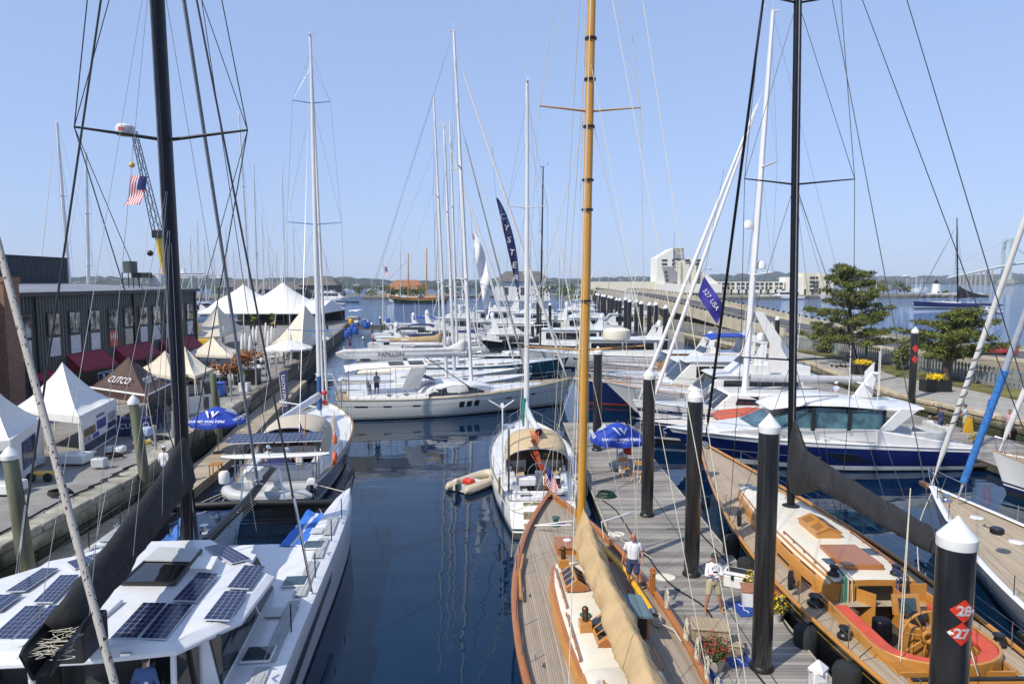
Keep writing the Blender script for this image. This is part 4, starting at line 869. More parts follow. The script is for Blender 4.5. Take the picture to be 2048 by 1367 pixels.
# white and grey catamaran at lower left
def catamaran():
    root = thing('sailing_catamaran', 'white catamaran with dark solar panels on its roof and black wing mast', 'catamaran', (-8.8, 11.2, 0))
    M = frame((-8.8, 11.2, 0), heading(-.087, 1)); mb = lambda: MB(M); mbs = lambda sd: MB(M @ Matrix.Translation((0, -.45 if sd > 0 else 0, 0))); e = root; inv = M.inverted()
    L_ = lambda p: inv @ V(p)
    NSK = mat('nonslip_grey', (.40, .42, .43), .75, var=.12, scale=2, bump=.3, bscale=160, dirt=.12)
    CWH = mat('catamaran_white', (.78, .79, .80), .24, var=.04, coat=.35, dirt=.05)
    for sd in (1, -1):
        rings = []; st = [(-4, 0), (0, 0), (4, 0), (7, 0), (9.5, 0), (11, .06), (12.5, .2), (13.8, .45), (14.6, .74), (14.9, .97)]
        for x, q in st:
            zs = 1.68+.018*max(0, x); yo = lerp(4.12, 3.70, q); yi = lerp(2.6 if x < 9 else 3.1, 3.66, q); wo = lerp(3.98, 3.685, min(1, q*1.15)); wi = lerp(3.2, 3.675, min(1, q*1.15)); c = (yo+yi)/2
            rings.append([V((x, sd*yi, zs)), V((x, sd*(yi+.03), zs+.02)), V((x, sd*(yo-.24*(1-q)), zs+.03)), V((x, sd*(yo-.03), zs-.06)), V((x, sd*yo, zs-.25)), V((x, sd*lerp(yo, wo, .5), zs*.5)), V((x-.02, sd*wo, .12)), V((x-.02, sd*wo, .02)), V((x-.05, sd*lerp(wo, (wo+wi)/2, .4), -.6)), V((x-.05, sd*lerp(wi, (wo+wi)/2, .4), -.6)), V((x, sd*wi, .02)), V((x, sd*lerp(yi, wi, .6), zs*.6))])
        mbs(sd).loft(rings, True, True, mf=lambda i, j: 1 if 6 <= j <= 10 else 0).build('hull', [CWH, ANTI], e, ang=50)
        m = mbs(sd); m.slab([(3.0, sd*4.10, 1.12), (8.6, sd*4.08, 1.35), (8.2, sd*4.07, 1.08), (3.4, sd*4.075, .78)], .03); m.build('hull_window', GLASS, e)
    dk = mb().prism([(1.85, 2.9), (9.75, 2.9), (9.95, 2.0), (9.95, -2.0), (9.75, -3.3), (1.85, -3.3)], .95, 1.71).build('bridge_deck', CWH, e, bevel=.03)
    # non-slip panels, hatches
    for sd in (1, -1):
        m = mbs(sd)
        for x0, x1 in ((.2, 2.6), (2.8, 5.6), (5.8, 8.0), (8.2, 9.7), (10.0, 11.6)):
            z = 1.76+.018*max(0, x0); m.slab([(x0, sd*3.55, z), (x1, sd*(3.5 if x1 < 11 else 3.45), z+.03), (x1, sd*3.82, z+.03), (x0, sd*3.86, z)], .012)
        m.build('nonslip_panel', NSK, e)
        for x in (9.2, 6.7, 3.1): z = 1.745+.018*x; h = mbs(sd).box((x, sd*3.42, z), (.62, .66, .05)).build('deck_hatch', WHITE, e, bevel=.01); mbs(sd).box((x, sd*3.42, z+.03), (.55, .58, .015)).build('hatch_glass', GLASSB, h)
    # saloon with dark wraparound glass
    prof = [(1.9, 3.0), (6.6, 2.9), (7.6, 1.4), (7.6, -1.4), (6.6, -2.9), (1.9, -3.0)]; top = [(1.9, 2.75), (6.0, 2.6), (6.8, 1.2), (6.8, -1.2), (6.0, -2.6), (1.9, -2.75)]
    m = mb(); n = 6; zs = [1.7, 1.86]; vs = [(x, y, 1.7) for x, y in prof]+[(x, y, 2.95) for x, y in top]
    m.add(vs, [(i, (i+1) % n, n+(i+1) % n, n+i) for i in range(n)]+[tuple(range(n, 2*n))]); m.build('saloon', CWH, e)
    for i in range(5):
        a, c, d, f = [V(q) for q in (vs[i], vs[i+1], vs[n+i+1], vs[n+i])]; nn = (c-a).cross(d-a).normalized(); 
        if nn.dot((a+c)/2-V((4, 0, 2))) < 0: nn = -nn
        P = lambda u, v: lerp(lerp(a, c, u), lerp(f, d, u), v)+nn*.015
        for u0, u1 in (((.02, .32), (.35, .98)) if i in (0, 4) else ((.04, .96),)): mb().slab([P(u0, .10), P(u1, .10), P(u1, .95), P(u0, .95)], .02).build('saloon_window', GLASS, e)
    # roof
    RP = [(6.95, 1.23), (4.6, 3.45), (2.4, 3.3), (1.3, 2.4), (1.1, .76), (1.1, -.76), (1.3, -2.4), (2.4, -3.3), (4.6, -3.45), (6.95, -1.23)]
    cx = lambda x, y: .10*(1-(y/3.45)**2)-.0
    m = mb(); n = len(RP); sc_ = [V((3.6+(x-3.6)*.95, y*.95, 3.02+cx(x, y*.95))) for x, y in RP]
    m.add([V((x, y, 2.84)) for x, y in RP]+[V((x, y, 2.93)) for x, y in RP]+sc_+[V((3.9, 0, 3.06))], [tuple(range(n))]+[(i, (i+1) % n, n+(i+1) % n, n+i) for i in range(n)]+[(n+i, n+(i+1) % n, 2*n+(i+1) % n, 2*n+i) for i in range(n)]+[(2*n+i, 2*n+(i+1) % n, 3*n) for i in range(n)])
    roof = m.build('coach_roof', CWH, e, bevel=.03, ang=25)
    PZ = 3.10
    mb().prism([(1.5, .5), (3.2, .55), (3.2, -.55), (1.5, -.5)], 2.98, 3.165).build('roof_spine', CWH, roof, bevel=.03)
    for sd in (1, -1):
        mb().tube([(2.2, sd*2.9, 3.03), (2.3, sd*2.9, 3.1), (4.3, sd*3.0, 3.1), (4.4, sd*3.0, 3.02)], .014, 6).build('roof_grab_rail', SSTEEL, roof)
        mb().slab([(1.45, sd*2.2, 3.028), (2.45, sd*3.0, 3.028), (4.55, sd*3.15, 3.028), (4.56, sd*3.13, 3.032), (2.47, sd*2.97, 3.032), (1.5, sd*2.17, 3.032)], .006).build('roof_gutter', GREYW, roof)
        mb().box((1.2, sd*1.5, 2.98), (.06, .2, .05)).build('deck_light', SSTEEL, roof)
        for x in (11.2, 8.6, 5.2, 2.2): mbs(sd).tube([(x-.13, sd*3.86, 1.86+.018*x), (x, sd*3.86, 1.79+.018*x), (x+.13, sd*3.86, 1.86+.018*x)], .02, 6).build('cleat', SSTEEL, e)
        for x in (10.4, 5.0): mbs(sd).box((x, sd*3.3, 1.752+.018*x), (.5, .4, .02)).build('deck_locker_lid', GREYW, e, bevel=.008)
    def panel(q):
        pts = [L_(at(px, py, PZ)) for px, py in q]; z0 = PZ+.03
        # square the panel up: keep the two long edges parallel
        pts = [V((p.x, p.y, z0)) for p in pts]
        m = mb(); m.add(pts, [(0, 1, 2, 3)], 0, [(0, 0), (4, 0), (4, 8), (0, 8)]); m.add([p-V((0, 0, .035)) for p in pts]+pts, [(i, (i+1) % 4, 4+(i+1) % 4, 4+i) for i in range(4)])
        m.build('solar_panel', SOLAR, roof)
    Q = [[(409, 1095), (447, 1087), (501, 1118), (464, 1127)], [(489, 1131), (530, 1133), (498, 1178), (454, 1176)], [(450, 1183), (495, 1183), (459, 1241), (407, 1239)], [(397, 1146), (437, 1148), (392, 1203), (346, 1201)], [(287, 1206), (334, 1207), (274, 1277), (222, 1276)], [(337, 1208), (386, 1209), (332, 1279), (280, 1277)],
         [(85, 1137), (117, 1137), (50, 1182), (11, 1184)], [(133, 1125), (211, 1102), (235, 1112), (150, 1138)], [(121, 1151), (158, 1150), (106, 1205), (67, 1205)], [(-25, 1191), (45, 1189), (0, 1222), (-78, 1222)], [(51, 1213), (91, 1211), (23, 1279), (-22, 1279)], [(100, 1211), (140, 1211), (75, 1279), (28, 1279)]]
    for q in Q: panel(q)
    # roof hatch (dark opening with frame) and flat antenna box
    hp = [L_(at(px, py, 3.12)) for px, py in ((318, 1098), (402, 1101), (350, 1166), (243, 1166))]; hp = [V((p.x, p.y, 3.13)) for p in hp]
    m = mb(); m.tube(hp+[hp[0]], .05, 6); fr = m.build('roof_hatch', BLK, roof)
    mb().slab(hp, .03).build('hatch_glass', GLASS, fr); c = sum(hp, V((0, 0, 0)))/4
    mb().slab([lerp(hp[0], hp[3], .02)+V((0, 0, .05)), lerp(hp[1], hp[2], .02)+V((0, 0, .05)), lerp(hp[1], hp[2], .42)+V((0, 0, .05)), lerp(hp[0], hp[3], .42)+V((0, 0, .05))], .03).build('hatch_slide', GREYW, fr)
    ap = [L_(at(px, py, 3.25)) for px, py in ((397, 1113), (437, 1113), (424, 1137), (379, 1136))]; mb().slab([V((p.x, p.y, 3.25)) for p in ap], .06).build('flat_antenna', WHITE, roof, bevel=.02)
    # cockpit: helm modules, posts, floor
    for x, y, lx, ly, z0, z1 in ((-.2, -.35, 1.0, 1.3, 1.0, 2.25), (-.2, 1.6, .9, 1.2, 1.0, 2.2), (-.9, -2.3, 1.5, .8, 1.0, 1.9), (.9, .6, .4, .9, 1.0, 2.3), (-1, 3.1, 1.5, 1, 1.0, 2.1)): mb().box((x, y, (z0+z1)/2), (lx, ly, z1-z0)).build('cockpit_module', CWH, e, bevel=.06)
    mb().box((-1.2, 0, .98), (6.1, 6.0, .7)).build('cockpit_floor', GREYW, e); mb().box((1.82, -.3, 1.95), (.05, 4.6, 1.75)).build('saloon_door_shade', GLASS, e)  # dark glass door, widened to stand in for the shaded saloon interior
    for x, y, dx in ((1.5, -2.25, -.35), (1.5, -1.75, -.5), (1.35, .35, 0), (1.4, 2.3, -.3)): mb().tube([(x, y, 2.9), (x+dx, y-.1, 1.0)], .06, 8).build('roof_post', WHITE, e)
    mb().slab([(1.95, -3.02, 1.75), (1.95, -3.02, 2.9), (2.0, -2.4, 2.9), (2.0, -2.4, 1.75)], .03).build('saloon_window', GLASS, e)
    # cross beam, sprit with lashings, net, striker hoop
    mb().tube([(14.3, 3.1, 1.55), (14.3, 0, 1.62), (14.3, -3.5, 1.55)], .13, 10, flat=1.3).build('cross_beam', CARB, e)
    sp = [V((9.6, 0, 1.95)), V((14.3, .0, 1.85)), V((17.9, .05, 2.0))]
    s = mb().tube(sp, [.16, .16, .13], 10).build('bowsprit', CARB, e)
    m = mb()
    for k in range(22):
        x = 9.9+k*.2
        for sd in (1, -1): m.tube([(x, sd*.14, 1.93), (x+.09, sd*.34, 1.72)], .010, 4)
    m.build('net_lashing', ROPE, s)
    m = mb()
    for k in range(24): y = -3.0+k*.1; m.tube([(10, y, 1.62), (14.2, y, 1.5)], .006, 3)
    for k in range(36): x = 10+k*.117; m.tube([(x, -3.1, 1.62-.028*k/10), (x, -.45, 1.62-.028*k/10)], .006, 3)
    m.build('trampoline_net', BLK, e)
    m = mb(); m.tube([(13.6, .1, 1.9), (14.3, .2, 2.7), (15.3, -.1, 2.9), (15.2, -.9, 2.75), (14.3, -1.35, 1.7)], .035, 7); m.build('striker_hoop', SSTEEL, e)
    # mast, spreaders, rig
    mx = 9.25; base = V((mx, .36, 1.75)); topm = base+V((-.35, .20, 29)); mp = lambda z: lerp(base, topm, (z-1.75)/29)
    mb().tube([mp(z) for z in (1.75, 3, 8, 14, 20, 30)], [.2, .27, .28, .27, .26, .2], 14, flat=.6, up=(0, 1, 0)).build('mast', NAVYSP, e)
    mb().tube([mp(4)+V((-.22, .13, 0)), mp(30)+V((-.22, .12, 0))], .03, 4).build('sail_track', WIRE, e)
    zs = 14.2; sp_ = []
    for sd in (1, -1): t = mp(zs)+V((-.25, sd*2.38, .25)); sp_.append(t); mb().tube([mp(zs)+V((0, sd*.2, 0)), mp(zs)+V((-.1, sd*1.2, .12)), t], [.075, .065, .045], 8, flat=.7).build('spreader', CARB, e)
    W_ = lambda pts, r, nm='shroud', mt=DWIRE: mb().tube(pts, r, 6).build(nm, mt, e)
    for sd, t in ((1, sp_[0]), (-1, sp_[1])):
        ch = V((6.1, sd*3.98-(.4 if sd > 0 else 0), 1.8)); W_([ch, ch.lerp(mp(27), .10)], .035, 'turnbuckle', SSTEEL); W_([ch, mp(24.5)+V((-.1, sd*.15, 0))], .028)
        W_([mp(5)+V((0, sd*.25, 0)), t], .016); W_([t, mp(29.5)], .016); W_([mp(8)+V((0, sd*.25, 0)), t], .011); W_([t, mp(22)], .013)
    W_([V((15.6, .03, 2.0)), V((15.6, .03, 2.0)).lerp(mp(25), .02), V((15.6, .03, 2.0)).lerp(mp(25), .5), mp(25)], .06, 'furled_sail', mat('grey_furled_sail', (.19, .21, .25), .7, var=.15, scale=4, stretch=(1, 1, 3)))
    W_([V((17.7, .05, 2.1)), mp(30)], .013, 'forestay'); 
    mb().lathe([(.2, 0), (.22, .05), (.08, .09), (.08, .2), (.2, .24), (.18, .28)], (15.6, .03, 1.98), 14).build('furler_drum', SSTEEL, e)
    for k, (a, c) in enumerate((((10.6, -1.3, 1.9), 20), ((12, 1.2, 1.8), 16), ((9.5, .3, 2), 26))): W_([a, mp(c)], .008, 'halyard', ROPE)
    # boom: open trough with black cover
    g = V((9.0, .28, 4.0)); en = V((-1.1, -1.3, 3.85)); d = (en-g).normalized(); sdv = V((0, 0, 1)).cross(d).normalized(); m = mb()
    m.loft([[c+sdv*w1+V((0, 0, .45)), c+sdv*w2+V((0, 0, .02)), c-sdv*w2+V((0, 0, .02)), c-sdv*w1+V((0, 0, .45)), c-sdv*(w1-.04)+V((0, 0, .45)), c-sdv*w2*.7+V((0, 0, .08)), c+sdv*w2*.7+V((0, 0, .08)), c+sdv*(w1-.04)+V((0, 0, .45))] for c, w1, w2 in ((g, .2, .1), (g.lerp(en, .3), .34, .13), (g.lerp(en, .97), .34, .13), (en, .28, .12))], True, True)
    bo = m.build('boom', CARB, e)
    rg = random.Random(4); rings = []; n = 44; q = 20
    for i in range(n+1):
        u = i/n*.90; c = g.lerp(en, u); h = interp([(0, 1.15), (.06, 1.0), (.2, .72), (.5, .58), (.88, .40)], u); w_ = interp([(0, .25), (.06, .42), (.2, .42), (.5, .39), (.88, .34)], u); ring = []
        for j in range(q):
            a = 2*pi*j/q; fo = 1+.05*sin(3*a+u*21)+.04*rg.uniform(-1, 1)+.2*mnoise.noise(V((u*11, a*1.4, 3)))+.1*mnoise.noise(V((u*34, a*3, 5)))
            ring.append(c+sdv*(w_*sin(a)*fo*(1-.35*max(0, cos(a))))+V((0, 0, .34+(h*max(0, cos(a))-.2*max(0, -cos(a)))*(.95+.05*fo))))
        rings.append(ring)
    mb().loft(rings, True, True).build('sail_cover', CANV_BLK, e, ang=180)
    m = mb(); rg = random.Random(6)
    for k in range(26):
        c = g.lerp(en, .9+.09*rg.random()); P_ = [c+sdv*rg.uniform(-.25, .25)+V((rg.uniform(-.2, .2), rg.uniform(-.3, .3), .25+rg.uniform(0, .12))) for _ in range(5)]; m.tube([.5*((2*P_[i])+(P_[i+1]-P_[i-1])*t+(2*P_[i-1]-5*P_[i]+4*P_[i+1]-P_[i+2])*t*t+(3*P_[i]-P_[i-1]-3*P_[i+1]+P_[i+2])*t**3) for i in (1, 2) for t in (0, .2, .4, .6, .8)], .006, 4)
    m.build('reefing_lines', ROPE, bo)
    mb().box(g.lerp(en, .80)+sdv*-.1+V((0, 0, -.35)), (.9, .5, .6)).build('boom_tackle_bag', BLK, bo, bevel=.04)
    for u, zt in ((.2, 12), (.42, 12), (.65, 13), (.9, 20)):
        for sd in (1, -1): W_([g.lerp(en, u)+sdv*sd*.38+V((0, 0, .5)), mp(zt)], .006, 'lazy_jack', WIRE)
    # hardware at the mast foot
    m = mb(); rg = random.Random(9)
    for k in range(10): a = k*.63; m.tube([base+V((.3*cos(a), .3*sin(a), 0)), base+V((.2*cos(a), .2*sin(a), rg.uniform(1.2, 2.6)))], .018, 5)
    m.lathe([(.35, 0), (.33, .1), (.2, .25)], base, 14); m.build('halyard_bundle', DROPE, e)
    mb().lathe([(.12, 0), (.14, .08), (.08, .12), (.08, .2), (.13, .26)], base+V((.1, -.45, .6)), 12).build('winch', SSTEEL, e)
    for sd in (1, -1):
        for x in (11.6, 9.6, 7, 4.1): z = 1.7+.018*x; mbs(sd).tube([(x, sd*3.9, z), (x, sd*3.9, z+.7)], .018, 6).build('stanchion', BLK, e)
        for q in (.68, .36): mbs(sd).tube([(x, sd*3.9, 1.7+.018*x+q) for x in (14.2, 11.6, 9.6, 7, 4.1, 1)], .006, 4).build('lifeline', WIRE, e)
    # radome on the port spreader
    rp = mp(zs)+V((.2, 1.2, .1)); mb().lathe([(.05, 0), (.22, .02), (.265, .1), (.26, .27), (.2, .33), (.01, .35)], rp, 22).build('radome', WHITE, e)
    mb().box(rp+V((-.258, 0, .17)), (.02, .14, .09)).build('radome_badge', REDP, e)
    return root, M
CAT, CATM = catamaran()
# blue beach towels on the net
TOW = N('striped_blue_towel'); tv = TOW.coord('UV'); tsp = TOW.n('SeparateXYZ'); TOW.l(tv, tsp.inputs[0])
TOW.l(TOW.mix(TOW.math('MULTIPLY', TOW.math('LESS_THAN', TOW.math('ABSOLUTE', TOW.math('SUBTRACT', tsp.outputs[0], .5)), .07), 1.0), TOW.mix(TOW.noise(TOW.coord('Object'), 3, 3), (.015, .10, .42), (.04, .19, .62)), (.55, .58, .62)), TOW.b.inputs['Base Color']); TOW.b.inputs['Roughness'].default_value = .8
def cloth_sheet(name, q, z, mt, label, cat, amp=.04, th=.03, n=22):
    P = [V((*at(px, py, z)[:2], z)) for px, py in q]; o = P[0]
    f = lambda u, v, dz=0: lerp(lerp(P[0], P[1], u), lerp(P[3], P[2], u), v)+V((0, 0, dz+amp*(sin(u*5+v*9)+.6*sin(v*23+u*4))*(.4+v*.6)))
    m = MB(); m.grid(lambda u, v: f(u, v), n, n, uvf=lambda u, v: (u, v)); m.grid(lambda u, v: f(u, v, -th), n, n, uvf=lambda u, v: (u, v))
    return tag(m.build(name, mt, None, ang=180, loc=o), label, cat)
cloth_sheet('beach_towel', [(558, 1092), (606, 1092), (652, 1030), (618, 1017)], 1.72, TOW.mat, 'blue and white striped towel draped on the catamaran net', 'towel')
cloth_sheet('beach_towel', [(318, 1088), (345, 1092), (385, 1040), (365, 1036)], 1.78, mat('sky_blue_cloth', (.05, .16, .45), .8, var=.2), 'crumpled blue cloth on the catamaran foredeck left of the mast', 'cloth', .09)
# ---- white sloop in the middle, stern to camera --------------------------
def white_sloop():
    b = Boat('white_sloop', 'white cruising sloop with sand coloured spray hood and stepped stern beside the dock', 'sailboat', (1.25, 27.3, 0), heading(-.45, 15.2), 15.2, 4.35, (1.15, 1.25, 1.55), tr=.62, tm=.45, p=2.5, bo=1.0, so=-1.15, wl=.9)
    e = b.e; b.hull([WHITE, mat('dark_green_stripe', (.01, .03, .025), .3), ANTI], ((.74, 0), (.80, 1), (.84, 0), (2, 2)))
    b.deck(WHITE, camber=.05, hole=(.9, 5.0, 1.0)); b.toe(mat('grey_rubrail', (.25, .25, .24), .5), .03, .02)
    cab = [(4.6, 1.5, .5), (6, 1.55, .52), (8.5, 1.4, .46), (11, .95, .36), (12, .55, .2)]
    b.cabin('cabin', cab, [WHITE, WHITE])
    for sd in (1, -1):
        b.cwin(cab, 5.4, 7.6, .3, .8, sd, n=6, taper=.2); b.cwin(cab, 8, 10.2, .35, .8, sd, taper=.3)
        m = b.mb(); m.loft([[V((x, sd*(w_), b.dz(x))), V((x, sd*w_, b.dz(x)+.34)), V((x, sd*(w_-.28), b.dz(x)+.34)), V((x, sd*(w_-.28), b.dz(x)-.3))] for x, w_ in ((.9, 1.15), (2.5, 1.28), (5, 1.4))], True, True); m.build('coaming', WHITE, e, bevel=.03)
        b.mb().box((2.9, sd*.8, b.dz(3)-.12), (3.8, .5, .5)).build('cockpit_seat', WHITE, e, bevel=.03)
        b.mb().box((3.1, sd*.8, b.dz(3)+.17), (3.0, .46, .08)).build('seat_cushion', CANV_DT, e, bevel=.03)
        b.winch(4.4, sd*1.3, b.dz(4)+.34, .12); b.winch(3.4, sd*1.25, b.dz(4)+.34, .14)
        b.port(GLASS, .28, .34, .22, .36, sd); b.port(GLASS, .5, .56, .2, .33, sd)
    b.mb().box((2.95, 0, b.dz(3)-.42), (4.1, 2, .04)).build('cockpit_sole', TEAKL, e)
    m = b.mb()
    for x0, z0 in ((-.78, .44), (-.36, .80)): m.box((x0, 0, z0), (.42, 1.6, .05)); m.box((x0+.2, 0, z0+.17), (.05, 1.6, .34))
    m.build('stern_steps', mat('teak_step', (.3, .24, .13), .7), e)
    b.mb().box((.78, 0, .98), (.16, 2.4, .66)).build('transom_locker', WHITE, e, bevel=.04)
    for y in (-.75, .62): b.mb().box((.685, y, 1.08), (.03, .5, .22)).build('stern_port', GLASS, e, bevel=.03)
    for y in (-.5, .55): b.mb().box((1.5, y, 1.55), (.5, .75, .35)).build('stern_locker', WHITE, e, bevel=.05)
    b.mb().box((1.24, -.55, 1.58), (.03, .6, .28)).build('barbecue', BLK, e)
    # spray hood
    rings = []
    for x, h, w_ in ((3.2, 1.38, 1.42), (3.6, 1.62, 1.45), (4.6, 1.88, 1.45), (5.6, 1.85, 1.42), (6.6, 1.2, 1.36), (7.0, .5, 1.34)):
        rings.append([V((x, w_*cos(pi*i/12)*(1 if i in (0, 12) else 1.03), b.dz(5)+.15+(h-.15)*sin(pi*i/12)**.4)) for i in range(13)])
    m = b.mb(); m.loft(rings, False, False); m.build('spray_hood', CANV_DT, e, ang=60)
    b.tubes('hood_frame', SSTEEL, (rings[0], .02))
    m = b.mb(); m.slab([lerp(rings[3][k], rings[4][k], t)+V((.02, 0, .03)) for k, t in ((4, .35), (8, .35), (8, .9), (4, .9))], .02); m.build('hood_window', GLASS, e)
    b.mb().box((4.62, .1, b.dz(5)+.3), (.05, .7, .85)).build('companionway_shade_panel', BLK, e)  # black panel painted in for the dark of the companionway
    b.mb().box((4.55, -.35, b.dz(5)+.75), (.06, .5, .32)).build('chart_plotter', GLASSB, e)
    A = [2*pi*i/24 for i in range(25)]; b.mb().box((2.5, 0, b.dz(3)+.15), (.22, .3, .9)).build('helm_pedestal', WHITE, e, bevel=.05)
    m = b.mb(); m.tube([(2.3, .5*cos(a), b.dz(3)+.5+.5*sin(a)) for a in A], .022, 6, cap=False)
    for k in range(5): a = k*1.257; m.tube([(2.3, 0, b.dz(3)+.5), (2.3, .5*cos(a), b.dz(3)+.5+.5*sin(a))], .012, 5)
    m.build('steering_wheel', SSTEEL, e)
    b.lifelines((.03, .16, .3, .45, .6, .74, .87), pushpit=True)
    for y in (1.35,): b.tubes('radar_pole', SSTEEL, ([(1.2, y, .6), (1.2, y, 3.9)], .05)); b.mb().lathe([(.04, 0), (.26, .04), (.26, .16), (.02, .2)], (1.2, y, 3.9), 16).build('radome', WHITE, e)
    b.tubes('wind_generator', WHITE, ([(2.2, 1.6, 1), (2.2, 1.6, 4.6)], .035), ([(1.9, 1.6, 4.65), (2.7, 1.6, 4.65)], .09), ([(1.88, 1.6, 4.65), (1.88, 2.2, 5.0)], .03), ([(1.88, 1.6, 4.65), (1.88, 1.1, 5.0)], .03), ([(1.88, 1.6, 4.65), (1.88, 1.6, 4.0)], .03))
    ORP = mat('orange_rope', (.55, .1, .03), .8, var=.2); rg = random.Random(2); m = b.mb()
    for k in range(7): m.tube([(3.9+rg.uniform(-.1, .1), .1+rg.uniform(-.2, .2), 3.2), (3.2+rg.uniform(-.2, .2), rg.uniform(-.1, .3), 2.3), (2.7, -.25, 1.5), (2.9, -.1+rg.uniform(-.2, .1), 1.9)], .02, 5)
    m.build('mainsheet', ORP, e)
    b.rig(8.9, 20.3, .13, ALU, spr=((.34, 1.05, .3), (.665, 1.05, .3)), chain=(8.6, 1.9, 1.35), fore=[(14.9, 1.65, .97, .075, CANV_W)], aft=[(.4, 1.0, 1.2, .99), (.4, -1.0, 1.2, .99)], boom=(4.9, 3.15, .15, ALU, -.3, .0), wr=.007, flat=1.5, smt=ALU, yo=.2)
    bo = b.boom[1]; b.mb().tube([bo+V((.02, 0, 0)), bo+V((-.04, 0, 0))], .17, 14).build('boom_end_cap', BLK, e)
    b.cover(mat('pale_blue_sail_cover', (.45, .55, .58), .7), [(0, .9), (.1, .5), (.5, .12), (1, .02)], [(0, .18), (.1, .2), (.5, .12), (1, .05)], seed=4)
    tq = b.mb(); g = b.boom[0]; tq.tube([g+V((-.25, .15, .8)), g+V((-.35, .22, .0)), g+V((-.3, .2, -.7))], [.07, .1, .05], 7); tq.build('halyard_bag', mat('teal_rope', (.02, .22, .18), .8, var=.4, scale=14), e)
    flag('ensign_flag', '', '', b.w(.1, -.05, 2.0), (.45, -.25, -.85), (.35, .1, .95), 1.0, .6, [FW, FR, FB], us_mf, parent=e, wave=.08, sag=.05)
    b.tubes('flag_staff', ORV, ([(.15, -.05, 1.1), (-.15, -.1, 2.6)], .02))
    b.mb().box((1.1, 1.75, 1.5), (.35, .1, .6)).build('outboard_bracket', YEL, e)
    for x in (2, 6, 10): b.fender(x, -1, .2, .14, .7, CANV_NV)
    b.mb().slab([(5.8, -1.75, 1.30), (3.0, -1.65, 1.26), (3.0, -2.0, 1.26), (5.8, -2.1, 1.30)], .04).build('boarding_plank', GREYW, e)
    return b
WS = white_sloop()
def dinghy(name, label, org, ang, L, W_, col, floor_m, motor=True, group=None, parent=None, M=None, rz=0):
    e = thing(name, label, 'dinghy', org, group) if parent is None else parent; M = M or frame(org, ang); m = MB(M); r = W_*.145
    half = [V((-L*.5, W_*.36, r*.9)), V((-L*.42, W_*.36, r)), V((0, W_*.37, r)), (L*.22*1.0, W_*.36, r*1.05), (L*.36, W_*.28, r*1.25), (L*.45, W_*.14, r*1.5), (L*.475, 0, r*1.6)]
    pts = [V(p) for p in half]+[V((V(p).x, -V(p).y, V(p).z)) for p in half[-2::-1]]
    n = len(pts); m.tube(pts, [r*.35]+[r]*(n-2)+[r*.35], 12, up=(0, 0, 1)); m.build('tube', col, e)
    MB(M).grid(lambda u, v: V((lerp(-L*.42, L*.40, u), lerp(-1, 1, v)*W_*.36*(1 if u < .6 else 1-.75*((u-.6)/.4)**2), r*.55+.25*r*max(0, u-.6))), 8, 4).build('floor', floor_m, e)
    MB(M).tube([p+V((0, 0, -r*.05)) + (V((0, 1, 0))*r if p.y > .01 else V((0, -1, 0))*r if p.y < -.01 else V((r, 0, 0))) for p in pts[1:-1]], .022, 5).build('rubbing_strake', GREYW, e)
    MB(M).box((-L*.41, 0, r*1.2), (.05, W_*.5, r*1.7)).build('transom', GREYW, e)
    MB(M).box((L*.02, 0, r*1.5), (.24, W_*.62, .04)).build('thwart', WHITE, e)
    if motor:
        o = MB(M).loft([[V((-L*.46+dx, sy, z)) for dx, sy in ((-.2, -.12), (.14, -.12), (.14, .12), (-.2, .12))] for z in (r*2.1, r*2.9)]+[[V((-L*.46+dx, sy, r*3.2)) for dx, sy in ((-.13, -.08), (.08, -.08), (.08, .08), (-.13, .08))]], True, True).build('outboard_motor', WHITE if motor == 'w' else CANV_BG, e, bevel=.03)
        MB(M).box((-L*.47, 0, r*1.0), (.12, .1, r*2.4)).build('motor_leg', BLK, o)
    return e
BEIGE = mat('beige_hypalon', (.55, .48, .36), .5, var=.06, dirt=.1); LGREY = mat('pale_grey_hypalon', (.50, .51, .52), .5, var=.06)
dd = dinghy('inflatable_dinghy', 'beige inflatable dinghy with red fuel tank, tied behind the white sloop', (-1.85, 33.0, -.02), heading(1.15, 1.6), 2.9, 1.6, BEIGE, BEIGE)
fm = frame((-1.85, 33.0, 0), heading(1.15, 1.6)); MB(fm).box((-.55, -.08, .42), (.42, .5, .26)).build('fuel_tank', REDP, dd, bevel=.06)
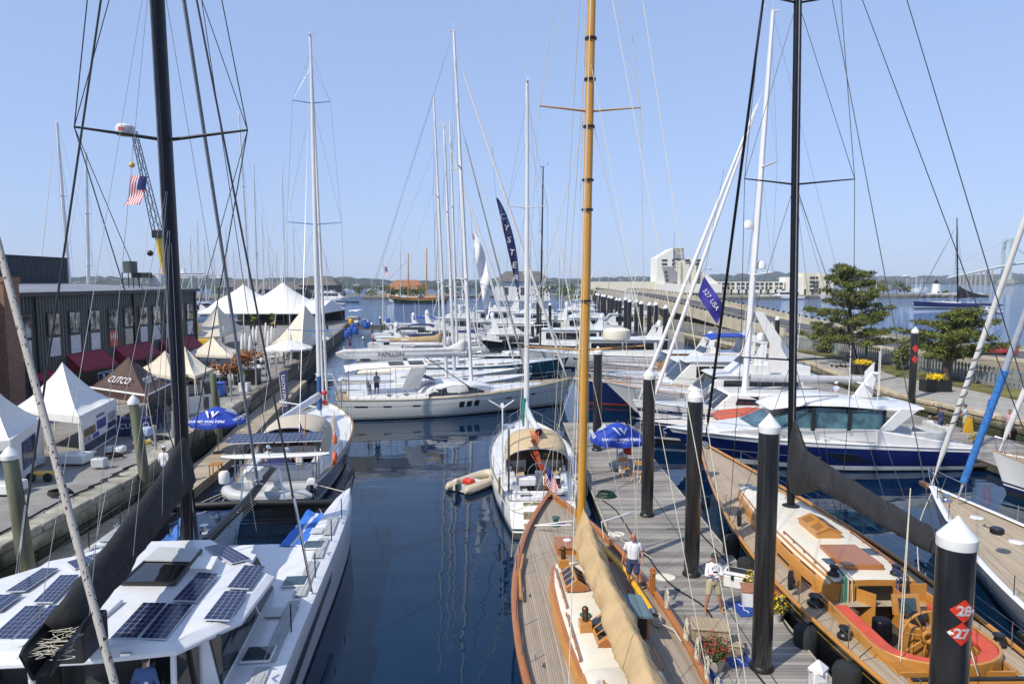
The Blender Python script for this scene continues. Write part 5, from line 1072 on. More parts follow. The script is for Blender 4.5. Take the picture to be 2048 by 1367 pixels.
# ---- blue-hulled ketch with spray hood at left ---------------------------
def ketch():
    b = Boat('navy_ketch', 'navy hulled cruising yacht with beige spray hood, solar panels and blue spreaders', 'sailboat', (-10.25, 28.9, 0), heading(-2.3, 17), 17.2, 4.7, (1.35, 1.3, 1.8), tr=.72, tm=.48, p=2.8, bo=1.6, so=.5, wl=.88)
    e = b.e; b.hull([NAVY, WHITE, ANTI], ((.66, 0), (.70, 1), (.76, 0), (.79, 1), (.9, 0), (2, 2)))
    b.deck(WHITE, hole=(1.6, 5.2, 1.1)); b.bulwark(WHITE, .10, .05); b.toe(mat('worn_teak_rail', (.30, .19, .09), .6), .05, .11, flat=.5, name='cap_rail')
    cab = [(5.0, 1.55, .62), (7, 1.6, .62), (10, 1.4, .52), (13, .9, .4), (13.6, .6, .25)]; b.cabin('cabin', cab, [WHITE, WHITE])
    for sd in (1, -1):
        for x in (5.6, 7.2, 8.8, 10.4): b.cwin(cab, x, x+.8, .35, .75, sd, n=2)
        b.mb().loft([[V((x, sd*1.55, b.dz(x))), V((x, sd*1.5, b.dz(x)+.55)), V((x, sd*1.2, b.dz(x)+.55)), V((x, sd*1.15, b.dz(x)-.4))] for x in (.8, 3, 5.2)], True, True).build('coaming', WHITE, e, bevel=.04)
        b.winch(4.2, sd*1.38, b.dz(4)+.55, .15); b.winch(3.2, sd*1.38, b.dz(4)+.55, .12)
    b.mb().box((3.4, 0, b.dz(3)-.42), (3.6, 2.3, .04)).build('cockpit_sole', TEAKL, e)
    b.mb().box((1.1, 0, b.dz(1)+.28), (1.0, 2.9, .5)).build('aft_locker', WHITE, e, bevel=.04)
    b.mb().box((1.0, -1.48, b.dz(1)+.3), (.4, .03, .2)).build('vent_port', GLASS, e)
    # spray hood, long and rounded
    rings = []
    for x, h, w_ in ((3.5, 1.88, 1.5), (5.0, 2.02, 1.55), (6.6, 1.95, 1.55), (7.6, 1.6, 1.5), (8.2, .95, 1.42), (8.4, .62, 1.4)): rings.append([V((x, w_*cos(pi*i/14), b.dz(6)+.3+(h-.3)*sin(pi*i/14)**.36)) for i in range(15)])
    m = b.mb(); m.loft(rings, False, False); m.build('spray_hood', CANV_BG, e, ang=70); b.tubes('hood_frame', SSTEEL, (rings[0], .025), (rings[2], .02))
    for sd in (0, 1):
        ix = (1, 2, 3) if sd == 0 else (13, 12, 11); m = b.mb(); o = V((0, .03 if sd == 0 else -.03, .01))
        m.slab([lerp(rings[1][ix[0]], rings[2][ix[0]], .1)*.5+lerp(rings[1][ix[1]], rings[2][ix[1]], .1)*.5+o, rings[1][ix[1]]*.8+rings[1][ix[2]]*.2+o, rings[3][ix[1]]*.8+rings[3][ix[2]]*.2+o, rings[3][ix[0]]*.5+rings[3][ix[1]]*.5+o], .02); m.build('hood_window', GLASS, e)
    b.mb().box((5.05, 0, b.dz(5)+.45), (.05, 1.1, 1.1)).build('companionway_shade_panel', BLK, e)  # black panel in place of the shaded way below
    b.mb().box((2.6, .45, b.dz(3)+.15), (1.2, 1.2, .7)).build('covered_cockpit_table', CANV_NV, e, bevel=.15)
    b.mb().box((3.1, -.5, b.dz(3)+.1), (.3, .3, 1.0)).build('helm_pedestal', WHITE, e, bevel=.05)
    # solar panels on an arch at the stern
    zs = 3.25
    for y0 in (-2.0, .02): p = b.mb().add([(-.1, y0, zs), (-.1, y0+1.95, zs), (1.15, y0+1.95, zs+.12), (1.15, y0, zs+.12)], [(0, 1, 2, 3)], 0, [(0, 0), (0, 9), (4, 9), (4, 0)]); p.slab([(-.1, y0, zs-.03), (-.1, y0+1.95, zs-.03), (1.15, y0+1.95, zs+.09), (1.15, y0, zs+.09)], .04, 1); p.build('solar_panel', [SOLAR, ALU], e)
    for sd in (1, -1): b.tubes('stern_arch', SSTEEL, ([(.2, sd*1.7, 1.3), (.1, sd*1.7, zs-.06)], .03), ([(1.0, sd*1.7, 1.4), (1.0, sd*1.7, zs+.03)], .03), ([(.1, sd*1.7, 2.2), (-1.0, sd*1.5, 2.5)], .035))
    b.tubes('arch_crossbar', SSTEEL, ([(.4, -2, zs-.06), (.4, 2, zs-.06)], .025), ([(-.95, -1.5, 2.5), (-.95, 1.5, 2.5)], .025))
    # paddle board under the panels
    b.mb().loft([[V((.05+w_*cos(a), y, 2.62+.07*sin(a))) for a in [2*pi*k/10 for k in range(10)]] for y, w_ in ((-2.3, .05), (-1.9, .3), (0, .4), (1.6, .33), (2.2, .06))], True, True).build('paddle_board', WHITE, e)
    # gear at the rail
    ORG = mat('lifebuoy_orange', (.75, .13, .02), .5)
    A = [pi*(-.15+1.3*i/14) for i in range(15)]; b.mb().tube([(2.3+.26*cos(a), -2.25, b.z(.1)+.45+.32*sin(a)) for a in A], .085, 8).build('horseshoe_lifebuoy', ORG, e)
    b.mb().lathe([(.03, 0), (.1, .03), (.1, .35), (.03, .5)], (2.9, -2.2, b.z(.2)+1.1), 10).build('danbuoy_float', ORG, e); b.tubes('danbuoy_staff', YEL, ([(2.9, -2.2, 1.5), (2.95, -2.2, 3.9)], .015))
    b.lifelines((.03, .1, .17, .3, .42, .55, .68, .8, .9), h=.72, lines=(.7, .38))
    b.tubes('rail_grab', SSTEEL, ([(2.6, -2.2, 1.5), (2.6, -2.2, 2.1), (4.8, -2.3, 2.1), (4.8, -2.3, 1.5)], .022))
    b.rig(13.5, 24.7, .13, ALU, zb=b.dz(13.5)+.3, spr=((.23, 1.72, .25), (.515, 1.62, .25), (.83, 1.1, .2)), smt=mat('blue_spreader', (.03, .16, .50), .4), chain=(13.2, 1.95, 1.7), fore=[(17.0, 2.0, .985, .085, CANV_W), (15.2, 1.9, .80, .07, CANV_W)], aft=[(.3, .9, 1.4, .99), (.3, -.9, 1.4, .99)], boom=(5.6, 3.0, .17, ALU, 1.2, -.35), wr=.008, flat=1.4)
    b.cover(CANV_W, [(0, .3), (.5, .2), (1, .1)], [(0, .12), (.5, .12), (1, .08)], seed=9); b.mb().tube([b.mp(2.1), b.mp(4.2)], .15, 12).build('mast_boot', mat('blue_mast_wrap', (.03, .12, .3), .6), e)
    for zf in (2.6, 3.2): b.mb().ball(b.mp(zf)+V((-.3, -.35, 0)), .17, 10, 6).build('mast_fender', REDP, e)
    b.tubes('whisker_pole', ALU, ([(13.9, .3, 2.2), (14.4, 2.6, 2.5)], .05)); b.mb().lathe([(.04, 0), (.24, .03), (.24, .15), (.03, .2)], (15.6, -1.1, 3.6), 14).build('radome', WHITE, e); b.tubes('radar_pole', SSTEEL, ([(15.6, -1.1, 1.7), (15.6, -1.1, 3.6)], .035))
    flag('ensign_flag', '', '', b.w(.9, -1.15, 3.3), (.25, -.2, -.95), (-.4, .2, .9), 1.0, .75, [FW, FR, FB], us_mf, parent=e, wave=.08, sag=.05)
    b.tubes('flag_staff', ORV, ([(.7, -1.0, 1.5), (1.0, -1.2, 4.2)], .02))
    for y, x in ((-1.5, -.2), (1.6, -.3)): b.tubes('stern_line', ROPE, ([(0, y, 1.3), (-1.5, y*1.3, .9), (-3.0, y*2+.5, .7)], .018))
    return b
KT = ketch()
kM = KT.M @ Matrix.Translation((-1.0, 0, 1.05)) @ Matrix.Rotation(pi/2, 4, 'Z')
kd = thing('inflatable_dinghy', 'pale grey inflatable dinghy hanging on the davits of the navy yacht', 'dinghy', kM.translation); dinghy('', '', None, 0, 3.6, 1.75, LGREY, WHITE, 'w', parent=kd, M=kM)
MB(KT.M).lathe([(.02, 0), (.2, .02), (.22, .1), (.22, .4), (.16, .5), (.02, .52)], (-.9, 1.85, 1.75), 12).build('outboard_cowl', WHITE, kd)
# ---- PAPILLON: big white cruising yacht lying across the basin -----------
def papillon():
    b = Boat('white_cruising_yacht', 'long white cruising yacht lying broadside across the basin with three square hull ports', 'sailboat', (-13.1, 50.4, 0), heading(17.8, 5.2), 18.7, 5.1, (1.55, 1.5, 2.15), tr=.72, tm=.42, p=2.1, bo=.7, so=.3, wl=.9, flare=.8)
    e = b.e;
    b.hull([mat('warm_white_hull', (.70, .70, .66), .2, var=.02, coat=.4), ANTI, ANTI], ((.86, 0), (.89, 1), (.93, 0), (2, 2)))
    b.deck(TEAKL); b.toe(mat('bleached_teak_rail', (.52, .42, .24), .6), .05, .03, flat=.8, name='cap_rail'); b.stripe(ANTI, .30, .012, name='cove_stripe')
    for sd in (1, -1):
        for t in (.475, .507, .539): b.port(GLASS, t, t+.021, .10+.13, .52, sd)
        for t, l in ((.06, .05), (.17, .032), (.285, .03), (.68, .025), (.80, .02)): b.port(GLASS, t, t+l, .27, .345, sd)
    aft = [(.8, 1.6, .32), (3, 1.9, .38), (6.6, 1.95, .42)]; b.cabin('cockpit_coaming', aft, [WHITE, WHITE])
    cab = [(5.9, 1.3, .5), (6.4, 1.65, .85), (7.5, 1.8, 1.02), (9, 1.75, 1.05), (10.5, 1.55, .85), (11.8, 1.2, .4), (12.3, .9, .12)]; b.cabin('deckhouse', cab, [WHITE, WHITE])
    for sd in (1, -1): b.cwin(cab, 6.6, 11.0, .16, .80, sd, n=14, taper=.75)
    fwd = [(11.5, 1.3, .28), (14, 1.05, .24), (16, .5, .1)]; b.cabin('coachroof', fwd, [WHITE, WHITE])
    b.quad([(6.1, 1.35, 2.95), (6.1, -1.35, 2.95), (7.3, -1.2, 2.62), (7.3, 1.2, 2.62)], .03, GLASS, 'windscreen')
    # bimini and canvas side
    rings = [[V((x, y, 3.75+.18*(1-(y/1.9)**2)+dz)) for y in (-1.9, -1.3, 0, 1.3, 1.9)] for x, dz in ((.6, -.15), (1.5, 0), (4, .1), (6.6, .1))]
    m = b.mb(); m.loft(rings, False, False); m.loft([[p-V((0, 0, .05)) for p in r] for r in rings], False, False); bim = m.build('bimini', CANV_W, e, ang=60)
    for x in (4.3, 5.8): b.mb().slab([(x-.55, -1.5, 3.99), (x+.55, -1.5, 3.99), (x+.55, -.6, 4.09), (x-.55, -.6, 4.09)], .03).build('solar_panel', GLASSB, bim)
    b.quad([(4.6, -1.85, 2.15), (5.9, -1.75, 2.2), (6.5, -1.85, 3.75), (5.3, -1.9, 3.75)], .03, CANV_W, 'canvas_side')
    for x in (.8, 2.4, 4.2, 6.4):
        for sd in (1, -1): b.tubes('bimini_pole', SSTEEL, ([(x, sd*1.9, 1.6), (x, sd*1.88, 3.72)], .02))
    for y in (.7, -.7):
        A = [2*pi*i/20 for i in range(21)]; m = b.mb(); m.tube([(2.3, y+.42*cos(a), 2.4+.42*sin(a)) for a in A], .02, 5, cap=False); m.tube([(2.4, y, 1.7), (2.4, y, 2.5)], .1, 8); m.build('steering_wheel', SSTEEL, e)
    b.lifelines((.02, .1, .2, .3, .4, .5, .6, .7, .8, .9), h=.68, lines=(.66, .35), pushpit=True)
    m = b.mb(); m.tube([(.3, 1.6, 1.6), (-.2, 1.6, 3.0), (-1.5, 1.6, 3.1)], .04, 6); m.tube([(.3, -1.6, 1.6), (-.2, -1.6, 3.0), (-1.5, -1.6, 3.1)], .04, 6); m.tube([(-1.4, 1.6, 3.1), (-1.4, -1.6, 3.1)], .03, 6); m.build('davits', WHITE, e)
    for x in (3.6, 4.9, 7.3): b.winch(x, -1.75, b.dz(x)+.42, .14)
    b.rig(10.3, 28.7, .24, ALU, zb=b.dz(9.8)+.9, spr=((.30, 1.3, .5), (.62, 1.15, .45)), chain=(9.3, 2.35, 1.6), fore=[(18.3, 2.3, .93, .11, CANV_W), (15, 2.0, .74, .07, mat('grey_furled_staysail', (.30, .30, .29), .7))], aft=[(.2, 1.2, 1.6, .99), (.2, -1.2, 1.6, .99)], boom=(9.3, 4.55, .24, ALU, 0, .1), tilt=(-1.2, 0), wr=.009, flat=1.5)
    # boom is deep: cover with lettering
    g, bo = b.boom; d = (bo-g).normalized()
    b.mb().loft([[g+d*x+V((0, sy, sz)) for sy, sz in ((-.16, -.3), (-.24, .28), (-.14, .42), (.14, .42), (.24, .28), (.16, -.3))] for x in (.6, 9.3)]+[[g+d*9.9+V((0, sy*.3, sz*.3+.05)) for sy, sz in ((-.16, -.3), (-.24, .28), (-.14, .42), (.14, .42), (.24, .28), (.16, -.3))]], True, True).build('boom_cover', mat('pale_grey_boom', (.60, .60, .58), .5), e, bevel=.02)
    b.cover(CANV_W, [(0, 1.1), (.05, .95), (.14, .55), (.25, .42)], [(0, .22), (.1, .26), (.25, .2)], seed=8, name='mainsail_bundle', n=14)
    p = b.M @ (g+d*5.85+V((0, -.268, -.02))); ux = (b.M.to_3x3() @ -d); text('PAPILLON', LETK, e, p, ux, (0, 0, 1), .44, depth=.004)
    b.tubes('preventer', DWIRE, ([g+d*3.2+V((0, -.2, -.3)), (10.2, -1.9, 1.8)], .035))
    m = b.mb(); m.lathe([(.25, 0), (.28, .1), (.2, .2)], (9.8, 0, b.dz(9.8)+.85), 12); m.build('mast_collar', CANV_NV, e)
    return b
PP = papillon()
# ---- blue and white motor yacht at right ---------------------------------
def blue_motor():
    b = Boat('blue_motor_yacht', 'royal blue hulled motor yacht with white superstructure and sweeping hardtop', 'motor yacht', (24.6, 37.7, 0), pi, 15.9, 4.75, (1.25, 1.62, 2.0), tr=.9, tm=.45, p=2.3, bo=2.0, so=.1, wl=.86, flare=1.1)
    e = b.e; b.hull([WHITE, BLUEH, ANTI], ((.15, 0), (.78, 1), (.94, 0), (2, 2))); b.deck(WHITE, camber=.12)
    b.toe(WHITE, .06, .0, name='gunwale')
    b.stripe(WHITE, .50, .012, x0=.55, name='hull_stripe')
    for sd in (1, -1): b.port(GLASS, .42, .60, .36, .64, sd, skew=-.04); b.port(SSTEEL, .415, .61, .335, .36, sd, name='window_trim'); 
    # swim platform, aft cockpit
    b.mb().box((-.7, 0, .32), (1.7, 4.2, .16)).build('swim_platform', TEAKL, e, bevel=.04)
    for sd in (1, -1): b.mb().prism([(0, sd*2.1), (1.2, sd*2.15), (5.2, sd*2.15), (5.2, sd*1.85), (.1, sd*1.85)], .9, [1.4, 1.55, 2.25, 2.25, 1.4]).build('side_coaming', WHITE, e, bevel=.05)
    b.mb().box((2.3, .0, 1.22), (3.8, 3.6, .04)).build('cockpit_floor', TEAKL, e)
    m = b.mb(); m.box((1.0, -.2, 1.5), (.75, 2.4, .5)); m.box((.7, -.2, 1.85), (.25, 2.4, .5)); m.box((2.2, 1.45, 1.5), (2.0, .65, .5)); m.box((2.2, 1.72, 1.85), (2.0, .2, .5)); m.build('cockpit_sofa', mat('grey_upholstery', (.52, .53, .52), .6), e, bevel=.07)
    # house below the glass, roof above
    lo = [(4.6, 1.5, 1.95), (4.6, 2.28, 1.95), (10.2, 2.35, 1.85), (13.4, 2.05, 1.1), (13.4, 1.7, 1.1)]
    b.pod('deckhouse', lo, WHITE, bevel=.08)
    wl_ = lambda x, z: lerp(interp([(4.6, 1.93), (8.6, 1.88), (11.6, 1.2)], x), interp([(4.6, 1.78), (8.2, 1.72), (9.4, 1.4)], x), (z-2.3)/1.0)
    gl = [(4.7, 2.25, 1.93), (10.2, 2.32, 1.80), (11.5, 2.22, 1.25), (9.0, 3.25, 1.45), (8.2, 3.38, 1.70), (4.7, 3.22, 1.78)]
    b.pod('cabin_glass', gl, mat('green_blue_glass', (.05, .12, .14), .04, var=.6, scale=1.6, spec=.8), bevel=0)
    for x0, x1 in ((4.75, 4.9), (6.6, 6.75), (8.5, 8.7)):
        for sd in (1, -1): b.mb().slab([(x0, sd*1.955, 2.2), (x1, sd*1.955, 2.2), (x1-.1, sd*1.80, 3.35), (x0-.1, sd*1.80, 3.35)], .06).build('window_post', BLK, e)
    rf = []
    for x, z, w_, th in ((2.6, 3.34, 1.75, .08), (3.6, 3.30, 1.95, .14), (5, 3.42, 2.0, .22), (7, 3.62, 1.98, .3), (9, 3.62, 1.8, .25), (10.3, 3.30, 1.35, .1), (10.6, 3.18, 1.1, .05)):
        rf.append([V((x, y, zz)) for y, zz in ((-w_, z-th*.4), (-w_*.97, z+.05), (-w_*.7, z+th*.75), (0, z+th), (w_*.7, z+th*.75), (w_*.97, z+.05), (w_, z-th*.4), (0, z-th*.5))])
    hr = b.mb().loft(rf, True, True).build('hardtop', WHITE, e, ang=50)
    for sd in (1, -1): b.mb().tube([(9.2, sd*1.0, 3.86), (8, sd*1.25, 3.93), (7, sd*1.3, 3.94)], .025, 5).build('roof_rail', BLK, hr)
    for sd in (1, -1): b.mb().slab([(4.4, sd*2.0, 2.2), (5.2, sd*2.05, 2.2), (4.0, sd*1.95, 3.4), (3.0, sd*1.9, 3.3)], .12).build('hardtop_strut', WHITE, e, bevel=.03)
    m = b.mb(); m.slab([(4.6, 0, 3.6), (5.6, 0, 3.7), (4.6, 0, 5.1), (4.25, 0, 5.1)], .22); m.build('radar_mast', WHITE, e, bevel=.05)
    for x, z, l in ((4.6, 5.05, 1.0), (5.0, 4.4, 1.5)): b.mb().box((x-.1, 0, z), (.22, l, .1)).build('radar_bar', WHITE, e, bevel=.03)
    for x, y in ((3.3, -1.5), (5.0, -1.6), (5, 1.5)): b.tubes('whip_antenna', WHITE, ([(x, y, 3.5), (x, y, 6.4)], .022))
    for x in (10.8, 9.8, 9.0): b.mb().tube([(x+.9, -.9+.0*x, 2.35), (x-.2, -.5, 3.1)], .02, 5).build('wiper', BLK, e)
    # bow rail, stanchions as sloping wires, anchor
    P = lambda t, h, sd: V((t*b.L, sd*(b.b(t)-.12), b.z(t)+h))
    for sd in (1, -1):
        b.mb().tube([P(t, .1+.5*min(1, (t-.42)/.2), sd) for t in (.42, .52, .62, .74, .86, .95)]+[V((b.L*1.0, 0, b.z(1)+.62))], .016, 6).build('bow_rail', SSTEEL, e)
        for t in (.5, .6, .7, .8, .9): b.tubes('stanchion', SSTEEL, ([P(t, 0, sd), P(t-.015, .08+.5*min(1, (t-.42)/.2), sd)], .013))
    for t in (.35, .5, .65): b.cleat(t*b.L, 2.1*b.b(t)/2.375, b.z(t)+.03)
    m = b.mb(); m.tube([(15.6, 0, 2.0), (16.1, 0, 1.85), (16.05, 0, 1.5)], .05, 6); m.box((16.0, 0, 1.55), (.1, .4, .25)); m.build('anchor', SSTEEL, e)
    for x, h in ((11.5, .14), (13, .1)): b.hatch(x, 0, .6, .6, b.dz(x)+.35*(1 if x < 12 else .5), WHITE, GLASS)
    return b
BM = blue_motor()
# ---- yachts cut by the right edge ----------------------------------------
def grey_yacht():
    b = Boat('silver_grey_yacht', 'silver grey sailing yacht with teak deck cut by the right edge of the picture', 'sailboat', (15.2, 6.6, 0), heading(2.0, 21.0), 21, 5.2, (1.3, 1.3, 1.75), tr=.7, tm=.42, p=1.75, bo=1.4, so=.3, wl=.9)
    e = b.e; b.hull([mat('silver_grey_topsides', (.22, .235, .25), .2, var=.03, coat=.3), NAVY, ANTI], ((.84, 0), (.9, 1), (2, 2))); b.deck(TEAKL, sprung=.1)
    b.stripe(NAVY, .32, .02, name='cove_stripe'); b.toe(WHITE, .11, .03, flat=.3, name='cap_rail', inset=.1); b.lifelines((.4, .55, .7, .82, .92), h=.65)
    b.cabin('cabin', [(4, 1.7, .5), (9, 1.5, .4), (12, .8, .15)], [WHITE, TEAKL])
    for x, y in ((17.6, 0), (15.5, -.1)): b.mb().lathe([(.22, 0), (.22, .03), (.17, .05), (.01, .05)], (x, y, b.dz(x)+.06), 18).build('deck_vent', WHITE, e)
    b.hatch(13.7, 0, .6, .6); b.winch(19.3, .2, b.dz(19)+.05, .18); b.cleat(16.9, 1.35, b.z(.8)+.03); b.cleat(11, 2.25, b.z(.5)+.03)
    for sd in (1, -1): b.port(SSTEEL, .63, .645, .12, .28, sd, name='hull_fairlead')
    b.rig(11.5, 32, .17, ALU, spr=((.3, 1.6, .4),), chain=(11.2, 2.3, 1.3), fore=[(20.8, 1.85, .97, .09, CANV_W), (18.9, 1.8, .8, .10, mat('grey_wrapped_sail', (.42, .46, .54), .7, var=.1, scale=3, stretch=(1, 1, 4)))], tilt=(-.6, -2.4), wr=.008, gear=False)
    # blue elastic sleeve and spiral line on the wrapped stays
    a = V((18.9, 0, 1.85)); q = b.mp(lerp(b.dz(11.5)+.05, 32, .8)); rg = random.Random(3); m = b.mb()
    b.mb().tube([a.lerp(q, .03+.005*i) for i in range(38)], [.12+.015*(i % 2) for i in range(38)], 10).build('blue_sleeve', mat('bright_blue_sleeve', (.05, .22, .60), .6, var=.3, scale=14), e)
    a = V((20.8, 0, 1.85)); q = b.mp(30.9)
    m.tube([a.lerp(q, .09+.11*i/60)+V((.11*cos(i*.9), .11*sin(i*.9), 0)) for i in range(61)], .014, 5); m.build('spiral_line', DROPE, e)
    m = b.mb()
    for k in range(12): o = rg.uniform(-.12, .12); m.tube([(18.7+o, -.9, 2.5), (18.7+o*1.5, -.95+o*.5, 2.0), (18.7+o*.5, -.9, 1.6)], .03, 5)
    m.build('sail_bundle', mat('purple_grey_cloth', (.10, .10, .18), .8), e)
    m = b.mb(); m.box((21.1, .1, 1.72), (.7, .22, .2)); m.build('bow_roller', mat('tarnished_bronze', (.28, .14, .07), .5, metal=.5), e, bevel=.04)
    b.fender(10.5, 1, .2, .16, .7, BLK)
    b.mb().lathe([(.16, -.1), (.2, -.06), (.2, .06), (.16, .1)], (14.2, 1.3, 2.3), 14).build('halyard_block', BLK, e)
    return b
GY = grey_yacht()
def edge_yacht():
    b = Boat('white_yacht', 'white sailing yacht with navy waterline stripes at the far right edge', 'sailboat', (31.5, 20.5, 0), heading(-8.0, 11.5), 14.5, 4.4, (1.3, 1.35, 1.95), tr=.7, tm=.42, p=1.9, bo=.7, so=.3, wl=.9)
    b.hull([WHITE, NAVY, ANTI], ((.70, 0), (.75, 1), (.79, 0), (.88, 1), (2, 2))); b.deck(TEAKL); b.toe(ORV, .03, .03); b.lifelines((.5, .65, .8, .92), h=.65)
    b.cabin('cabin', [(4, 1.5, .5), (9, 1.2, .4), (11, .6, .15)], [WHITE, WHITE])
    b.rig(8.2, 24, .14, ALU, spr=((.4, 1.2, .3),), chain=(8, 2, 1.4), fore=[(14.2, 2.05, .95, .11, CANV_W)], wr=.008, gear=False)
    return b
EY = edge_yacht()
# ---- boats further back ---------------------------------------------------
def motor(label, org, ang, L, B, sh=(1.2, 1.5, 2.1), hm=None, boot=None, fly=True, tower=False, arch=True, bim=None, house=(.22, .66), hh=1.9, wood=None, group=None, bo=None, rails=True, dome=True, top=None, name='motor_yacht', cat='motor yacht', glass=None, wins=3):
    b = Boat(name, label, cat, org, ang, L, B, sh, group, tr=.9, tm=.45, p=2.2, bo=bo or L*.11, so=.1, wl=.86); e = b.e; hm = hm or WHITE
    b.hull([hm, boot or NAVY, ANTI], ((.86, 0), (.91, 1), (2, 2)), n=20); b.deck(WHITE, camber=.1); b.toe(wood or WHITE, .05, .02, name='gunwale')
    x0, x1 = house[0]*L, house[1]*L; zb = b.dz(x0)-.05; w0 = B*.40; hm2 = wood or WHITE; dzf = b.dz(x1)-zb
    b.pod('deckhouse', [(x0, zb, w0), (x0, zb+hh, w0*.93), (x1-hh*.55, zb+hh, w0*.86), (x1+hh*.15, zb+dzf*.9+.35, w0*.8), (x1+hh*.35, zb, w0*.75)], hm2 if wood else WHITE)
    wf = lambda x, z: lerp(lerp(w0, w0*.80, max(0, (x-x0)/(x1-x0))), lerp(w0*.93, w0*.86, max(0, (x-x0)/(x1-x0))), min(1, (z-zb)/hh))+.02
    k = wins; xs = [lerp(x0+.3, x1-hh*.65, i/k) for i in range(k+1)]
    for sd in (1, -1):
        for i in range(k): b.pwin([(xs[i]+.08, zb+hh*.48), (xs[i+1]-.08, zb+hh*.48), (xs[i+1]-.08, zb+hh*.86), (xs[i]+.08, zb+hh*.86)], sd, wf, glass)
        b.port(GLASS, .62, .68, .25, .36, sd); b.port(GLASS, .74, .79, .24, .34, sd)
    # windscreen panes on the slope
    a0, a1 = V((x1-hh*.55, 0, zb+hh)), V((x1+hh*.15, 0, zb+dzf*.9+.35)); up = (a0-a1); nn = V((-up.z, 0, up.x)).normalized(); nn = nn if nn.x > 0 else -nn
    for i in range(3):
        ya, yb = lerp(-.74, .74, i/3)*w0+.04, lerp(-.74, .74, (i+1)/3)*w0-.04
        b.quad([a1+up*.12+V((0, ya, 0))+nn*.02, a1+up*.12+V((0, yb, 0))+nn*.02, a1+up*.9+V((0, yb, 0))+nn*.02, a1+up*.9+V((0, ya, 0))+nn*.02], .03, glass or GLASS, 'windscreen')
    zt = zb+hh
    b.pod('house_top', [(x0-L*.07, zt, w0*1.05), (x0-L*.07, zt+.1, w0*1.05), (x1-hh*.5, zt+.12, w0*.95), (x1-hh*.3, zt, w0*.9)], top or WHITE)
    if fly:
        f0, f1 = x0-L*.03, lerp(x0, x1, .62)
        b.pod('flybridge', [(f0, zt+.1, w0*.9), (f0, zt+.75, w0*.9), (f1-.5, zt+.85, w0*.8), (f1+.5, zt+.12, w0*.7)], WHITE)
        b.quad([(f1-.35, w0*.7, zt+.8), (f1-.35, -w0*.7, zt+.8), (f1-.75, -w0*.68, zt+1.2), (f1-.75, w0*.68, zt+1.2)], .03, GLASS, 'fly_screen')
        b.mb().box((f1-1.4, .3, zt+1.0), (.5, 1.2, .6)).build('helm_seat', WHITE, e, bevel=.06)
    zf = zt+(.85 if fly else .1)
    if arch:
        xa = x0+.2
        for sd in (1, -1): b.mb().slab([(xa-.7, sd*w0*.9, zt), (xa+.4, sd*w0*.9, zt), (xa-.5, sd*w0*.75, zf+1.4), (xa-.9, sd*w0*.75, zf+1.4)], .12).build('arch_leg', WHITE, e)
        b.mb().box((xa-.7, 0, zf+1.42), (.5, w0*1.6, .14)).build('arch_top', WHITE, e, bevel=.03)
        if dome: b.mb().lathe([(.05, 0), (.3, .05), (.32, .35), (.2, .6), (.01, .68)], (xa-.7, w0*.3, zf+1.5), 14).build('satellite_dome', WHITE, e)
        b.mb().box((xa-.7, -w0*.3, zf+1.66), (.14, 1.3, .12)).build('radar_bar', WHITE, e)
    if bim:
        rings = [[V((x, y, zf+1.35+.2*(1-(y/w0)**2)+dz)) for y in (-w0*.9, -w0*.5, 0, w0*.5, w0*.9)] for x, dz in ((x0-.4, -.2), (x0+.2, 0), (x0+2.6, 0), (x0+3.2, -.25))]
        m = b.mb(); m.loft(rings, False, False); m.loft([[p-V((0, 0, .06)) for p in r] for r in rings], False, False); m.build('bimini', bim, e, ang=60)
        for sd in (1, -1): b.tubes('bimini_pole', SSTEEL, ([(x0+.3, sd*w0*.85, zt), (x0+.3, sd*w0*.85, zf+1.4)], .025), ([(x0+2.5, sd*w0*.85, zt), (x0+2.5, sd*w0*.85, zf+1.4)], .025))
    if tower:
        m = b.mb(); zz = zf+3.6; cx = lerp(x0, x1, .3)
        for sx, sy in ((-1, -1), (-1, 1), (1, 1), (1, -1)): m.tube([(cx+sx*1.3, sy*w0*.8, zt), (cx+sx*.55, sy*w0*.35, zz)], .05, 6)
        for z in (zf+1.3, zf+2.4, zz): q = (z-zt)/(zz-zt); hx, hy = lerp(1.3, .55, q), lerp(.8, .35, q)*w0; m.tube([(cx-hx, -hy, z), (cx+hx, -hy, z), (cx+hx, hy, z), (cx-hx, hy, z), (cx-hx, -hy, z)], .035, 5)
        m.build('tuna_tower', ALU, e); b.mb().box((cx, 0, zf+1.35), (3.0, w0*1.6, .1)).build('hardtop', WHITE, e, bevel=.03); b.mb().box((cx, 0, zz+.9), (1.6, 1.5, .08)).build('tower_top', WHITE, e)
        for sd in (1, -1): b.tubes('outrigger', ALU, ([(cx+1, sd*w0, zt), (cx-2.2, sd*(w0+1.6), zf+7.5)], .035))
    if rails:
        P = lambda t, h, sd: V((t*L, sd*max(.05, b.b(t)-.1), b.z(t)+h)); ts = (.5, .6, .7, .8, .9)
        for sd in (1, -1):
            b.mb().tube([P(t, .7, sd) for t in ts]+[V((L*.995, 0, b.z(1)+.75))], .018, 5).build('bow_rail', SSTEEL, e)
            b.mb().tube([P(t, .35, sd) for t in ts]+[V((L*.995, 0, b.z(1)+.4))], .012, 5).build('bow_rail', SSTEEL, e)
            for t in ts: b.tubes('stanchion', SSTEEL, ([P(t, 0, sd), P(t, .7, sd)], .016))
    m = b.mb(); m.tube([(L*.97, 0, b.z(1)+.03), (L*1.02, 0, b.z(1)), (L*1.02, 0, b.z(1)-.4)], .05, 6); m.box((L*1.02, 0, b.z(1)-.35), (.1, .4, .2)); m.build('anchor', SSTEEL, e)
    b.tubes('whip_antenna', WHITE, ([(x0+.5, w0*.8, zt), (x0+.3, w0*.85, zt+4.5)], .02))
